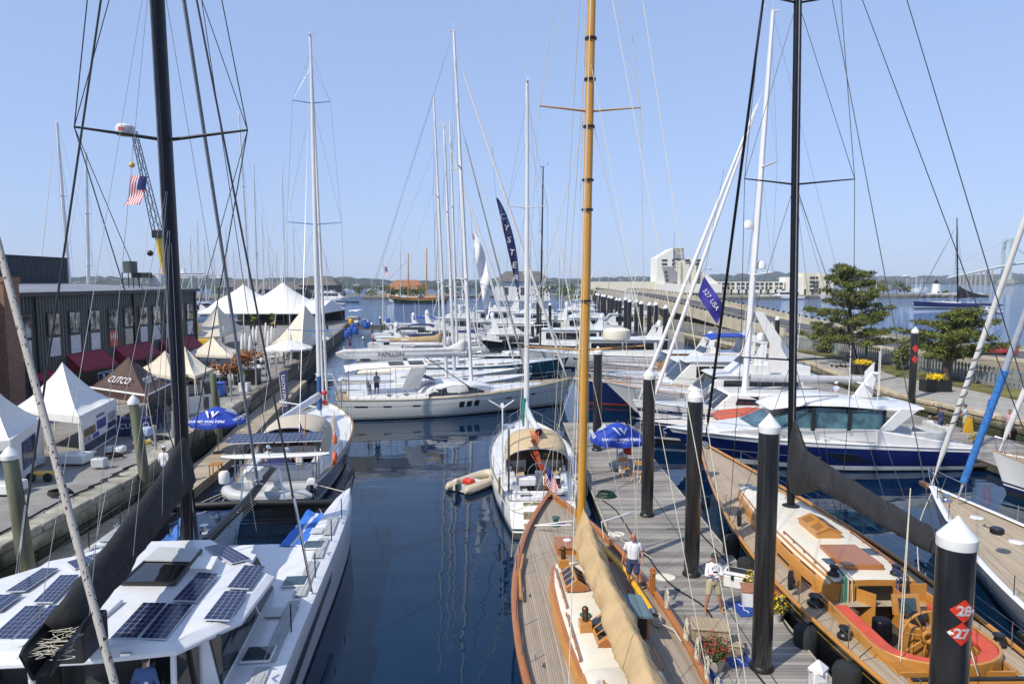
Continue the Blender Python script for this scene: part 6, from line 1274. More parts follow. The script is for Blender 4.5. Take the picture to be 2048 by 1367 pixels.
    b.fender(L*.3, 1, .2, .15, .7, CANV_NV); b.fender(L*.3, -1, .2, .15, .7, CANV_NV)
    return b
def sail(label, org, ang, L, B, hm=None, H=20, xm=None, spr=((.36, 1.0, .3), (.66, .9, .3)), r=.12, mt=None, cov=None, zboom=2.6, lb=None, fore=True, sh=(1.0, 1.1, 1.5), boot=None, hood=None, group=None, name='sailing_yacht', tilt=(-.4, 0), life=True, cl=None, wr=.008, gear=True):
    b = Boat(name, label, 'sailboat', org, ang, L, B, sh, group, tr=.65, tm=.43, p=2.1, bo=L*.07, so=.3, wl=.88); e = b.e
    b.hull([hm or WHITE, boot or NAVY, ANTI], ((.82, 0), (.88, 1), (2, 2)), n=18); b.deck(cl or WHITE); b.toe(ORV if cl else WHITE, .035, .02)
    cab = [(L*.28, B*.30, .5), (L*.4, B*.33, .5), (L*.6, B*.26, .4), (L*.72, B*.12, .15)]; b.cabin('cabin', cab, [WHITE, WHITE])
    for sd in (1, -1): b.cwin(cab, L*.32, L*.45, .35, .8, sd); b.cwin(cab, L*.48, L*.58, .35, .8, sd)
    if life: b.lifelines((.05, .2, .35, .5, .65, .8, .92), h=.65, pushpit=True)
    xm = xm or L*.58; lb = lb or L*.33
    b.rig(xm, H, r, mt or ALU, spr=spr, chain=(xm-.3, B*.46, 1.1), fore=[(L*.98, b.z(1), .97, .07, CANV_W)] if fore else [], aft=[(.2, .3, 1, .99)], boom=(lb, zboom, .13, mt or ALU, 0, .1), tilt=tilt, wr=wr, gear=gear, n=8)
    if cov: b.cover(cov, [(0, .8), (.1, .45), (.6, .3), (1, .15)], [(0, .16), (.2, .2), (1, .1)], seed=int(L*7) % 50, n=14)
    if hood:
        rings = [[V((x, B*.32*cos(pi*i/8), b.dz(x)+.2+h*sin(pi*i/8)**.6)) for i in range(9)] for x, h in ((L*.24, .95), (L*.29, 1.0), (L*.34, .4))]
        m = b.mb(); m.loft(rings, False, False); m.build('spray_hood', hood, e, ang=60)
    return b
# right-hand row, bows towards the basin
def navy_for_sale():
    b = Boat('navy_sailing_yacht', 'navy hulled yacht with orange-red cockpit cover and a for-sale sign on its bow rail', 'sailboat', (22.5, 42.2, 0), pi, 14.7, 4.0, (1.1, 1.15, 1.5), tr=.7, tm=.45, p=2.0, bo=1.2, so=.2, wl=.88); e = b.e
    b.hull([NAVY, WHITE, ANTI], ((.10, 0), (.14, 1), (.7, 0), (.8, 1), (2, 2))); b.deck(OFFW); b.toe(WHITE, .05, .05, name='cap_rail'); b.lifelines((.5, .62, .75, .88), h=.7)
    cab = [(4, 1.3, .55), (8, 1.2, .5), (10.2, .7, .3)]; b.cabin('cabin', cab, [WHITE, OFFW])
    OR = mat('orange_red_cover', (.50, .10, .05), .8, bump=.3, bscale=5, bdist=.04)
    m = b.mb(); m.loft([[V((x, y, b.dz(x)+.45+h*(1-(y/1.35)**2))) for y in (-1.35, -.9, -.4, 0, .4, .9, 1.35)] for x, h in ((5.2, .15), (5.6, .5), (7.5, .72), (9.4, .45), (9.9, .1))], False, False); m.build('cockpit_cover', OR, e, ang=60)
    s = b.mb().box((11.9, 1.55, 1.95), (.62, .03, .42)).build('for_sale_sign', WHITE, e); p = b.w(12.0, 1.60, 2.03); text('FOR SALE', LETB, s, b.w(11.9, 1.572, 2.03), (1, 0, 0), (0, 0, 1), .13, depth=.002)
    m = b.mb(); m.tube([(14.6, 0, 1.5), (15.2, 0, 1.45), (15.2, 0, 1.1)], .06, 6); m.lathe([(.02, 0), (.13, .02), (.13, .1), (.02, .12)], (14.9, .15, 1.5), 10); m.lathe([(.02, 0), (.13, .02), (.13, .1), (.02, .12)], (14.9, -.2, 1.5), 10); m.build('anchor', BLK, e)
    return b
navy_for_sale()
def pilot_cat():
    b = Boat('white_pilothouse_yacht', 'white pilothouse sailing yacht with thick white mast and long grey boom', 'sailboat', (24.3, 46.2, 0), pi, 16.0, 5.0, (1.5, 1.6, 2.0), tr=.8, tm=.45, p=2.2, bo=.9, so=.2, wl=.9); e = b.e
    b.hull([WHITE, NAVY, ANTI], ((.22, 0), (.36, 1), (.85, 0), (.9, 1), (2, 2))); b.deck(WHITE); b.toe(WHITE, .05, .03); b.lifelines((.05, .2, .35, .5, .65, .8, .92), h=.7)
    zb = b.dz(5); b.pod('pilothouse', [(3.2, zb, 1.9), (3.2, zb+1.25, 1.75), (9.8, zb+1.25, 1.55), (11.2, zb+.1, 1.4)], WHITE, bevel=.15)
    wf = lambda x, z: lerp(1.9, 1.47, max(0, (x-3.2)/8))-.08*(z-zb)/1.25+.03
    for x0, x1 in ((4.0, 5.4), (5.8, 7.6), (7.9, 9.6)):
        for sd in (1, -1): b.pwin([(x0+.1, zb+.5), (x1-.1, zb+.5), (x1-.25, zb+1.05), (x0+.1, zb+1.05)], sd, wf)
    for y in (-1.05, 0, 1.05): b.quad([(11.0, y-.42, zb+.25), (11.0, y+.42, zb+.25), (10.0, y+.42, zb+1.15), (10.0, y-.42, zb+1.15)], .04, GLASS, 'windscreen')
    b.rig(8.4, 27.6, .27, ALU, zb=zb+1.2, spr=((.315, 2.3, .4), (.60, 1.7, .4)), chain=(8.3, 2.3, 1.7), fore=[(15.6, 2.1, .80, .13, CANV_W), (14.6, 2.1, .80, .12, CANV_W)], aft=[(.2, 1, 1.6, .98)], boom=(8.0, 3.55, .2, mat('grey_boom', (.48, .49, .51), .4), .2, -.1), tilt=(-1.1, 0), wr=.01)
    for z, dx in ((13.6, .3), (10.9, -.3)): b.mb().lathe([(.05, 0), (.3, .04), (.33, .3), (.2, .55), (.01, .6)], b.mp(z)+V((dx*1.8, -.1, 0)), 14).build('radome', WHITE, e)
    b.mb().slab([(6.9, .04, 3.9), (5.0, .04, 3.9), (5.9, .04, 5.4), (6.7, .04, 7.4)], .06).build('folded_mainsail', CANV_W, e)
    for sx in (.6,):
        f = b.mb().slab([(.3, 1.2, 2.0), (.3, 1.3, 4.8), (.35, .2, 4.0), (.3, .1, 2.2)], .02).build('advert_flag', FW, e)
    return b
PC = pilot_cat()
b = motor('white flybridge trawler with brown cap rail and high flared bow', (24.3, 50.2, 0), pi, 17.4, 5.0, (1.5, 1.75, 2.7), wood=None, boot=NAVY, arch=False, bim=None, house=(.2, .6), bo=2.8)
b.toe(ORV, .07, .10, name='cap_rail'); b.mb().slab([(5.2, .9, 4.9), (3.6, .9, 4.3), (6.2, .9, 7.9), (6.8, .9, 7.9)], .1).build('signal_fin', WHITE, b.e)
b = motor('navy hulled pilothouse cruiser with red boot stripe and white wheelhouse', (24.0, 55.2, 0), pi, 19.0, 5.0, (1.5, 1.7, 2.2), hm=NAVY, boot=REDB, fly=False, arch=True, house=(.24, .58), hh=2.3, bo=1.0, wins=4)
b.toe(ORV, .06, .08, name='cap_rail')
b = motor('white downeast cruiser with blue canvas top and brown-trimmed windows', (24.3, 60.5, 0), pi, 17.5, 4.8, (1.2, 1.5, 2.0), bim=CANV_BL, house=(.22, .6))
b.tubes('window_trim', TEAKV, ([(5, 1.95, 3.2), (9.5, 1.75, 3.3)], .06))
motor('low dark hulled boat with red band behind the blue-topped cruiser', (23.5, 65.6, 0), pi, 17, 4.4, (1.1, 1.3, 1.7), hm=NAVY, boot=REDB, fly=False, arch=False, wood=ORV, house=(.2, .5), hh=1.6)
motor('white picnic boat with varnished cabin sides', (23.8, 70.5, 0), pi, 15.5, 4.4, (1.1, 1.3, 1.8), fly=False, arch=True, wood=ORV, house=(.25, .55), hh=1.7, top=WHITE)
motor('white express cruiser with long dark window band near the pilings', (19.5, 80, 0), pi, 19, 5.2, (1.4, 1.7, 2.2), fly=False, arch=True, house=(.15, .62), hh=2.0, wins=2)
# behind the big yacht in the middle
sail('cruising yacht with tan boom cover just behind the long white yacht', (-14.6, 56.8, 0), heading(17, 4.5), 17, 4.7, H=25.4, cov=CANV_TAN, zboom=5.0, tilt=(-.9, 0), r=.2, sh=(1.3, 1.3, 1.8), xm=9.2, boot=NAVY)
sail('white cruising yacht moored third from the basin with cream hull', (-15.8, 62, 0), heading(17, 4), 17, 4.8, H=24.3, cov=CANV_W, zboom=4.2, tilt=(-.8, 0), r=.22, hm=OFFW, xm=10.6, sh=(1.3, 1.3, 1.7))
sail('teal hulled yacht with bow rails behind the mast cluster', (-9, 70, 0), heading(15, 3.2), 15.5, 4.4, H=26, hm=TEALH, cov=CANV_NV, tilt=(-.6, 0), r=.2, sh=(1.4, 1.5, 2.0), zboom=3.4, xm=3.4)
sail('slim dark-masted racing yacht beyond the teal yacht', (-5, 84, 0), heading(15, 2), 14, 3.9, H=24, mt=CARB, cov=CANV_BLK, r=.16, tilt=(.3, 0), hm=BLACKH, xm=8.6)
motor('dark hulled express yacht with blue window canvas in the middle row', (14.5, 92, 0), heading(-1, .05), 19, 5, (1.5, 1.7, 2.2), hm=BLACKH, fly=False, house=(.15, .6), hh=2.2, arch=True)
motor('white centre-row boat with dark hardtop on posts', (-18.5, 95, 0), heading(1, .03), 15, 4.6, (1.3, 1.5, 1.9), fly=False, arch=False, house=(.3, .55), hh=1.3, top=CANV_NV, bim=CANV_NV)
motor('white motor cruiser with grey sun cover beside the jetty', (-17.5, 85, 0), heading(1, .06), 14, 4.3, (1.2, 1.4, 1.9), fly=False, arch=True, house=(.25, .6), hh=1.6, bim=CANV_GRY)
# sportfishers and flybridge yachts crowded further out
SFX = [(-8, 118, 20, 1, 'sportfishing yacht with tall tuna tower, left of the tower boats'), (4, 112, 18, 0, 'white flybridge yacht in front of the tower boats'), (14, 120, 20, 1, 'sportfishing yacht with tall tuna tower beside the orange mast'), (20, 132, 20, 1, 'sportfishing yacht with tower near the black pilings'), (6, 136, 24, 1, 'largest white tower yacht of the crowded outer row'), (-6, 146, 26, 0, 'tall white flybridge yacht at the back of the outer row'), (16, 152, 22, 1, 'hindmost white tower yacht near the causeway'), (-2, 103, 17, 0, 'white flybridge cruiser nearest of the outer row'), (26, 146, 20, 1, 'white sportfisher closest to the causeway piers')]
for i, (x, y, L, tw, lb) in enumerate(SFX): motor(lb, (x+L*.5*(1 if i % 2 else .6), y, 0), pi+rnd(-.12, .12), L, L*.28, (1.4, 1.8, 2.9), tower=bool(tw), house=(.25, .6), hh=2.4, fly=True, arch=not tw, group=None, wins=3)
for x, y, L, lb in ((-21, 100, 12, 'white cabin cruiser beside the jetty, nearest the blue barrels'), (-16, 104, 14, 'white cruiser second out from the blue barrels'), (-19, 112, 13, 'white cruiser with blue canopy beyond the jetty piles'), (-13, 124, 16, 'white motor yacht behind the dark hardtop boat'), (-20, 90, 11, 'low white runabout between the jetty and the cruisers'), (-24, 118, 12, 'white cruiser at the tip of the jetty'), (-6, 96, 15, 'white flybridge cruiser behind the dark hulled express yacht'), (8, 104, 15, 'white cruiser wedged in front of the tower yachts')): motor(lb, (x, y, 0), heading(1, .05), L, L*.29, (1.1, 1.3, 1.9), fly=L > 13, arch=L > 12, house=(.25, .62), hh=1.7, bim=CANV_BL if y == 112 else None)
for x, y, H, lb in ((-15, 76, 21, 'white sloop moored just behind the mast cluster'), (-12, 100, 18, 'small sloop among the cruisers beyond the mast cluster')): sail(lb, (x, y, 0), heading(1, .1), 12, 3.6, H=H, cov=CANV_NV, r=.11, life=y < 80)
# tenders beside the jetty
d2 = dinghy('rigid_inflatable', 'black inflatable tender with covered outboard near the jetty', (-14.5, 79, .1), heading(1, .1), 7.2, 2.5, BLK, GREYW, True); d3 = dinghy('rigid_inflatable', 'long cream inflatable tender moored in front of the black one', (-12.5, 73, .1), heading(1, .12), 8.0, 2.6, OFFW, WHITE, 'w')
# harbour craft far out at left
motor('white motor yacht with round portholes under way past the low island', (-98, 335, 0), heading(1, -.06), 26, 6.5, (1.8, 2.2, 3.2), fly=True, house=(.15, .6), hh=2.8)
motor('small white boat with canopy moored beyond the jetty, left one', (-44, 150, 0), heading(.3, 1), 9, 3, (.9, 1, 1.4), fly=False, arch=False, bim=CANV_W, house=(.35, .6), hh=1.2); motor('small white centre-console boat with canopy beyond the jetty, right one', (-37, 152, 0), heading(.3, 1), 9, 3, (.9, 1, 1.4), fly=False, arch=False, bim=CANV_W, house=(.35, .6), hh=1.2)
sc_ = Boat('schooner', 'dark green wooden schooner with two tan masts and a yellow sheer stripe', 'schooner', (-29, 314, 0), heading(-28, 1.5), 28, 6.5, (3.2, 2.2, 3.6), tr=.5, tm=.45, p=2.2, bo=3, so=1.5)
sc_.hull([mat('dark_green_hull', (.012, .03, .02), .4), YEL, ANTI], ((.16, 0), (.26, 1), (.9, 0), (2, 2)), n=18); sc_.deck(TEAKL); sc_.toe(TEAKV, .12, .1)
sc_.cabin('deckhouse', [(6, 1.6, 1), (11, 1.6, 1)], [TEAKV, OFFW]); sc_.cabin('deckhouse', [(14, 1.4, .9), (18, 1.3, .9)], [TEAKV, OFFW])
for x, h in ((10.5, 25), (19, 23)): sc_.tubes('mast', MASTV, ([(x, 0, 2), (x-.4, 0, h*.7), (x-.5, 0, h)], .26)); sc_.tubes('shroud', DWIRE, ([(x-.4, 3, 2.4), (x-.4, 0, h*.75)], .05), ([(x-.4, -3, 2.4), (x-.4, 0, h*.75)], .05))
sc_.tubes('bowsprit', MASTV, ([(26, 0, 3.4), (34, 0, 5)], .2)); sc_.tubes('forestay', DWIRE, ([(34, 0, 5), (18.6, 0, 20)], .05)); sc_.tubes('boom', MASTV, ([(10, 0, 4), (-1, 0, 4.5)], .17))
sail('white sloop with slim mast moored behind the schooner', (-46, 330, 0), heading(-1, .1), 14, 4, H=31, spr=(), r=.22, life=False, wr=.03)
# harbour craft at right
tri = Boat('racing_trimaran', 'dark blue racing trimaran with black sail stowed on its boom, anchored offshore', 'sailboat', (184, 262, 0), heading(-1, -.04), 31, 4.6, (1.9, 2.0, 2.6), tr=.6, bo=.6); tri.hull([BLUEH, WHITE, ANTI], ((.8, 0), (.9, 1), (2, 2)), n=16); tri.deck(WHITE)
for sd in (1, -1): tri.mb().loft([[V((x, sd*7+.8*r*cos(a), 1.3+.9*r*sin(a)+.2*max(0, (x-14)/10))) for a in [2*pi*k/8 for k in range(8)]] for x, r in ((1, .2), (5, .8), (14, 1), (22, .7), (27, .05))], True, True).build('float', BLUEH if sd > 0 else WHITE, tri.e); tri.mb().tube([(9, 0, 1.9), (9, sd*7, 1.8)], .3, 8).build('cross_beam', WHITE, tri.e); tri.mb().tube([(16, 0, 2), (16, sd*7, 1.8)], .3, 8).build('cross_beam', WHITE, tri.e)
tri.rig(13.5, 34, .35, CARB, spr=((.4, 2, .5),), chain=(13, 6, 2), fore=[(30, 2.5, .9, .1, CARB)], boom=(11, 4.5, .25, CARB, 0, -.2), wr=.05, gear=False, tilt=(2.2, 0)); tri.cover(CANV_BLK, [(0, 4.2), (.1, 3.2), (.5, 1.4), (1, .4)], [(0, .4), (.5, .4), (1, .2)], n=10)
motor('small white cabin motorboat anchored off the promenade', (156, 218, 0), heading(-1, -.05), 9, 3, (.8, 1, 1.6), fly=False, arch=False, house=(.35, .65), hh=1.3, wood=None, rails=False)
for i, (px, py, L, lb) in enumerate([(1560, 598, 26, 'long sleek white motor yacht with dark window slash at the island marina'), (1680, 600, 24, 'second sleek white yacht at the island marina, nearer the pine tree'), (1230, 596, 14, 'white boat at the island marina just past the causeway')]):
    p = at(px, py, 0); motor(lb, (p.x+L*.5, p.y, 0), pi, L, L*.22, (1.6, 2.2, 3.0), fly=i < 2, house=(.15, .6), hh=2.4, rails=False)
# tall masts standing behind the tents and boat sheds at left
def mast_boat(label, px0, py0, px1, py1, y, r, mt=None, spr=(.35, .65), group=None):
    p0 = aty(px0, py0, y); p1 = aty(px1, py1, y); H = p1.z
    b = sail(label, (p0.x+(7.5 if p1.x < p0.x else 7.5), y, 0), pi, 15, 4.2, H=H, r=r, xm=7.5, spr=[(q, 1.1, .2) for q in spr], life=False, tilt=(-(p1.x-p0.x), 0), mt=mt, wr=.014, fore=True, group=group); return b
G3 = 'yachts behind the sheds and tents at left'
for a in [('tall white mast yacht left of all, behind the dark shed', 140, 560, 114, 245, 128, .4), ('white mast yacht with radar bracket behind the dark shed roof', 174, 560, 172, 305, 140, .42), ('white mast yacht behind the tent peaks, with furled headsail', 500, 570, 478, 228, 168, .36), ('slimmer white mast yacht just right of it behind the tents', 514, 570, 507, 325, 176, .28), ('thin masted yacht behind the twin-peak tent', 570, 570, 564, 330, 184, .2), ('tan wooden masted yacht behind the twin-peak tent', 510, 570, 514, 505, 192, .3, MASTV, ()), ('white mast yacht mostly hidden by the black catamaran mast', 330, 560, 318, 290, 164, .38), ('short-masted yacht beyond the tent at the harbour side', 545, 575, 544, 525, 204, .18), ('thin grey masted yacht left of the twin-peak tent', 412, 575, 408, 480, 172, .16)]: mast_boat(*a)
for i, (px, top) in enumerate(((384, 470), (398, 440), (430, 490), (455, 450), (470, 500), (528, 420), (540, 470), (556, 500), (590, 440), (640, 470), (655, 505))): mast_boat('thin-masted yacht in the thicket of masts beyond the marquee', px, 572, px-4, top, 200+i*9, .17, group='thicket of thin masts beyond the marquee')
for i, (px, top) in enumerate(((925, 430), (1000, 500), (1062, 450), (1120, 480))): mast_boat('slim-masted yacht among the tower yachts in the outer row', px, 590, px-3, top, 160+i*6, .13, group='slim-masted yachts of the outer row')
motor('big white motor yacht with outriggers behind the cream tents', (-90, 166, 0), 0, 26, 7, (2, 2.6, 3.6), tower=True, house=(.2, .65), hh=2.8, arch=False)
# cruise ship beyond the tents
cs = thing('cruise_ship', 'white cruise ship with blue window rows far out beyond the tents', 'ship', (-560, 1030, 0)); cl = MB(frame((-560, 1030, 0), heading(1, .1)))
for i, (x0, x1, z0, z1, w_) in enumerate(((10, 150, 0, 9, 12), (20, 138, 9, 12.5, 11), (22, 134, 12.5, 16, 11), (28, 128, 16, 19.5, 10), (34, 110, 19.5, 22, 9))):
    MB(cl.M).prism([(x0, -w_), (x1-8, -w_), (x1+6*(i == 0), 0), (x1-8, w_), (x0, w_)], z0, z1).build('hull' if i == 0 else 'deck_tier', WHITE, cs, flatsh=True)
    if i: MB(cl.M).box(((x0+x1)/2-5, -w_-.05, z0+1.7), (x1-x0-16, .3, 1.3)).build('window_row', NAVY, cs)
MB(cl.M).loft([[(60+dx, y, z) for dx, y in ((-6, -4), (6, -4), (6, 4), (-6, 4))] for z in (22, 30)], True, True).build('funnel', WHITE, cs); MB(cl.M).tube([(100, 0, 22), (102, 0, 33)], .8, 6).build('mast', WHITE, cs)
# specks of moored boats along the far shore
for i in range(46):
    px = random.choice([rnd(640, 850), rnd(640, 850), rnd(1200, 1310), rnd(1810, 1850)]); d = rnd(620, 900); x = (px-1024)/1365*d; l = rnd(7, 13)
    t = thing('moored_sailboat', 'tiny white sailboat on a mooring off the far wooded shore', 'sailboat', (x, d, 0), 'sailboats moored far out'); MB().loft([[(x-l/2, d-.8, 1), (x-l/2, d+.8, 1), (x-l/2, d+.5, 0), (x-l/2, d-.5, 0)], [(x, d-1.4, .9), (x, d+1.4, .9), (x, d+1, 0), (x, d-1, 0)], [(x+l/2, d-.1, 1.3), (x+l/2, d+.1, 1.3), (x+l/2-.6, d+.1, 0), (x+l/2-.6, d-.1, 0)]], True, True).build('hull', WHITE, t); MB().box((x-.5, d, 1.3), (l*.4, 1.4, .7)).build('cabin', WHITE, t); MB().tube([(x, d, 1), (x, d, l*1.2)], .12, 5).build('mast', ALU, t)
# ---- people ---------------------------------------------------------------
def remesh(o, vs, sm=4):
    r = o.modifiers.new('remesh', 'REMESH'); r.mode = 'VOXEL'; r.voxel_size = vs; r.use_smooth_shade = True
    s = o.modifiers.new('smooth', 'SMOOTH'); s.factor = .5; s.iterations = sm
def person(label, loc, ang, pose='stand', shirt=None, legs=None, short=True, sleeve='short', hair=None, hat=None, skin=None, fine=False, head=(0, 0), bald=False, group=None, feet=None, shoes=None, H=1.0, back=False):
    e = thing('person', label, 'person', loc, group); M = frame(loc, ang) @ Matrix.Scale(H, 4); skin = skin or SKIN; vx = .0085 if fine else .02
    J = {}; sit = pose == 'sit'; dz = -.47 if sit else 0
    fx = feet or ((.03, .13), (-.02, -.13))
    for s, sd in ((1, 'l'), (-1, 'r')):
        J['hip'+sd] = V((0, s*.095, .93+dz)); f = fx[0] if s > 0 else fx[1]
        if sit: J['kn'+sd] = V((.44, s*.12, .50)); J['an'+sd] = V((.46, s*.12, .09))
        else: J['an'+sd] = V((f[0], f[1], .085)); J['kn'+sd] = (J['hip'+sd]+J['an'+sd])/2+V((.03, 0, .0))
        J['sh'+sd] = V((-.005, s*.175, 1.395+dz))
        if pose == 'crossed': J['el'+sd] = V((.07, s*.235, 1.13)); J['wr'+sd] = V((.19, -s*.09, 1.15+.035*s))
        elif pose == 'reach' or sit: J['el'+sd] = V((.08, s*.24, 1.15+dz)); J['wr'+sd] = V((.28, s*.15, 1.08+dz))
        elif pose == 'bent': J['el'+sd] = V((-.06, s*.26, 1.15)); J['wr'+sd] = V((.14, s*.27, 1.02)) if s > 0 else V((.03, s*.30, .90))
        else: J['el'+sd] = V((-.04, s*.245, 1.14)); J['wr'+sd] = V((.04, s*.265, .90))
    pel, che, nek = V((0, 0, .98+dz)), V((.0, 0, 1.30+dz)), V((-.01, 0, 1.47+dz))
    hy, hp = head; hc = V((.02+.05*hp, 0, 1.625+dz-.03*hp)); HM = Matrix.Translation(hc) @ Matrix.Rotation(hy, 4, 'Z') @ Matrix.Rotation(hp, 4, 'Y')
    def seg(m, a, b_, ra, rb, n=10): m.tube([a, a.lerp(b_, .5), b_], [ra, (ra+rb)/2*1.04, rb], n); m.ball(a, ra, n, 6); m.ball(b_, rb, n, 6)
    def torso(m, k, z0=0): m.loft([[V((x+k*dx*cos(a)*1.0, dy*k*sin(a), z+dz)) for a in [2*pi*i/16 for i in range(16)]] for z, x, dx, dy in ((.88+z0, -.01, .10, .14), (.93+z0*.5, -.01, .125, .168), (1.02, 0, .125, .158), (1.12, .005, .12, .155), (1.25, .0, .125, .175), (1.36, -.01, .115, .185), (1.43, -.015, .085, .15), (1.475, -.015, .05, .065))], True, True)
    m = MB(M); torso(m, .90); seg(m, nek, hc+V((0, 0, -.06)), .055, .05)
    for sd, s in (('l', 1), ('r', -1)):
        seg(m, J['hip'+sd], J['kn'+sd], .085, .056); seg(m, J['kn'+sd], J['kn'+sd].lerp(J['an'+sd], .35), .055, .057); seg(m, J['kn'+sd].lerp(J['an'+sd], .35), J['an'+sd], .057, .036)
        a = J['an'+sd]; d = V((1, s*.18, 0)).normalized(); seg(m, a+V((-.02, 0, -.045)), a+d*.10+V((0, 0, -.052)), .036, .034); seg(m, a+d*.10+V((0, 0, -.052)), a+d*.18+V((0, 0, -.062)), .035, .022)
        seg(m, J['sh'+sd], J['el'+sd], .05, .04); seg(m, J['el'+sd], J['wr'+sd], .04, .026)
        w_ = J['wr'+sd]; hd = (w_-J['el'+sd]).normalized(); sv = hd.cross(V((0, 0, 1)) if abs(hd.z) < .8 else V((1, 0, 0))).normalized(); sv = sv if abs(hd.z) < .8 else V((1, 0, 0)); pn = hd.cross(sv).normalized()
        palm = w_+hd*.055; m.loft([[w_+hd*t+sv*(wd*cos(q))+pn*(.015*sin(q)) for q in [2*pi*i/10 for i in range(10)]] for t, wd in ((-.01, .024), (.03, .036), (.085, .04), (.10, .036))], True, True)
        for i, ln in enumerate((.062, .074, .068, .052)):
            b0 = w_+hd*.09+sv*(.03-.02*i); m.tube([b0, b0+hd*ln*.55+pn*.008*s, b0+hd*ln*.9+pn*.025*s], [.0105, .0095, .008], 6)
        t0 = w_+hd*.03+sv*.034; m.tube([t0, t0+hd*.03+sv*.028, t0+hd*.06+sv*.03+pn*.01], [.013, .011, .009], 6)
    m2 = MB(M @ HM); m2.ball((0, 0, .02), .098, 16, 10, sq=(.98, .78, 1.16)); m2.ball((.025, 0, -.055), .068, 12, 8, sq=(.95, .82, .95)); m2.tube([(.09, 0, .02), (.112, 0, -.02), (.095, 0, -.03)], [.010, .018, .012], 8); m2.ball((.086, 0, -.062), .02, 8, 6, sq=(.6, 1.3, .6)); m2.ball((.075, 0, -.095), .026, 8, 6)
    for s in (1, -1): m2.ball((-.005, s*.079, -.005), .03, 8, 6, sq=(.7, .35, 1.1)); m2.ball((.085, s*.033, .04), .018, 8, 6, sq=(.5, 1.2, .5))
    k = len(m.v); m.v += m2.v; m.f += [[i+k for i in f] for f in m2.f]; m.m += m2.m
    bo = m.build('body', skin, e, ang=180); remesh(bo, vx)
    if fine:
        me = MB(M @ HM); [me.ball((.0885, s*.032, .022), .0085, 8, 6) for s in (1, -1)]; me.build('eyes', mat('dark_eyes', (.03, .02, .015), .2), e)
    # clothes
    m = MB(M); torso(m, 1.06)
    for sd in 'lr':
        sl = .62 if sleeve == 'short' else 1.0; seg(m, J['sh'+sd], J['sh'+sd].lerp(J['el'+sd], sl), .060, .06 if sleeve == 'short' else .052)
        if sleeve != 'short': seg(m, J['el'+sd], J['el'+sd].lerp(J['wr'+sd], .92), .052, .037)
    o = m.build('shirt', shirt or CW, e, ang=180); remesh(o, max(vx*1.3, .011), 3)
    m = MB(M); m.loft([[V((-.005+dx*cos(a), dy*sin(a), z+dz)) for a in [2*pi*i/16 for i in range(16)]] for z, dx, dy in ((.84, .13, .175), (.93, .138, .182), (1.0, .134, .172))], True, True)
    for sd in 'lr':
        if short: seg(m, J['hip'+sd], J['hip'+sd].lerp(J['kn'+sd], .82), .105, .092)
        else: seg(m, J['hip'+sd], J['kn'+sd], .105, .08); seg(m, J['kn'+sd], J['kn'+sd].lerp(J['an'+sd], .95), .08, .066)
    o = m.build('shorts' if short else 'trousers', legs or CNB, e, ang=180); remesh(o, max(vx*1.3, .011), 3)
    if not bald or hat:
        m = MB(M @ HM)
        if hat: m.lathe([(.104, .035), (.106, .07), (.095, .12), (.06, .148), (.01, .155)], (0, 0, 0), 16, sx=1.0, sy=.86); m.grid(lambda u, v: V((.08+.115*u*(1-(v*2-1)**2*.55), (v*2-1)*.082, .045-.02*u)), 4, 8); m.grid(lambda u, v: V((.08+.115*u*(1-(v*2-1)**2*.55), (v*2-1)*.082, .039-.02*u)), 4, 8); m.build('cap', hat, e)
        if not bald: m = MB(M @ HM); m.loft([[V((-.012+r*cos(a)*1.0-(.05 if cos(a) > .3 and z < .06 else 0), r*.8*sin(a), z)) for a in [2*pi*i/16 for i in range(16)]] for z, r in ((-.03, .088), (.0, .101), (.05, .107), (.10, .092), (.135, .05), (.142, .01))], True, True); m.build('hair', hair or HAIRB, e, ang=180)
    else:
        m = MB(M @ HM)
        for s in (1, -1): m.ball((-.04, s*.07, -.01), .035, 8, 6, sq=(1.1, .4, .9))
        m.build('hair', hair or HAIRG, e)
    if shoes:
        for sd, s in (('l', 1), ('r', -1)): m = MB(M); a = J['an'+sd]; m.tube([a+V((-.06, 0, -.05)), a+V((.05, 0, -.045)), a+V((.19, s*.03, -.06))], [.045, .05, .035], 8, flat=.75); m.build('shoe', shoes, e)
    return e, M, HM
f_ = lambda ang: R(ang)
pz = CY.z(.58)-.06
p = at(1265, 1178, 1.13); person('bald older man in white polo and navy shorts standing barefoot on the wooden yacht', (p.x, p.y, 1.10), R(-100), 'bent', cloth('white_polo', (.78, .78, .80)), CNB, bald=True, fine=True, head=(.25, .38), skin=SKIN)
p = at(1425, 1222, .5); _e, _M, _H = person('man in dark cap with folded arms, white long-sleeved shirt and khaki shorts on the dock', (p.x, p.y, .51), R(-88), 'crossed', cloth('white_long_shirt', (.80, .80, .82)), CKH, sleeve='long', hat=mat('charcoal_cap', (.04, .04, .045), .8), hair=HAIRB, fine=True, head=(.55, .2), feet=((.02, .24), (.07, -.24)))
m = MB(_M); A = [2*pi*i/16 for i in range(17)]; m.tube([(.12+.02*cos(a), .085*sin(a), 1.33+.1*cos(a)) for a in A], .007, 5); m.box((.15, 0, 1.25), (.02, .13, .035)); m.build('sunglasses_on_cord', BLK, _e)
m = MB(_M); m.tube([(.19, .07, 1.2), (.215, .085, 1.19)], .03, 8); m.build('wristwatch', BLK, _e)
p = at(331, 968, .5); person('man in white shirt, pale shorts and white cap walking away on the left dock', (p.x, p.y, .5), R(78), 'stand', CW, CLB, short=False, sleeve='long', hat=CW, H=1.05, feet=((.15, .1), (-.12, -.1)))
w_ = CATM @ V((1.40, -1.75, 1.34)); person('person in blue shirt standing with hands on hips under the catamaran roof', w_, R(95), 'bent', CBL, CGR, short=False, sleeve='long', hair=HAIRB, H=.86)
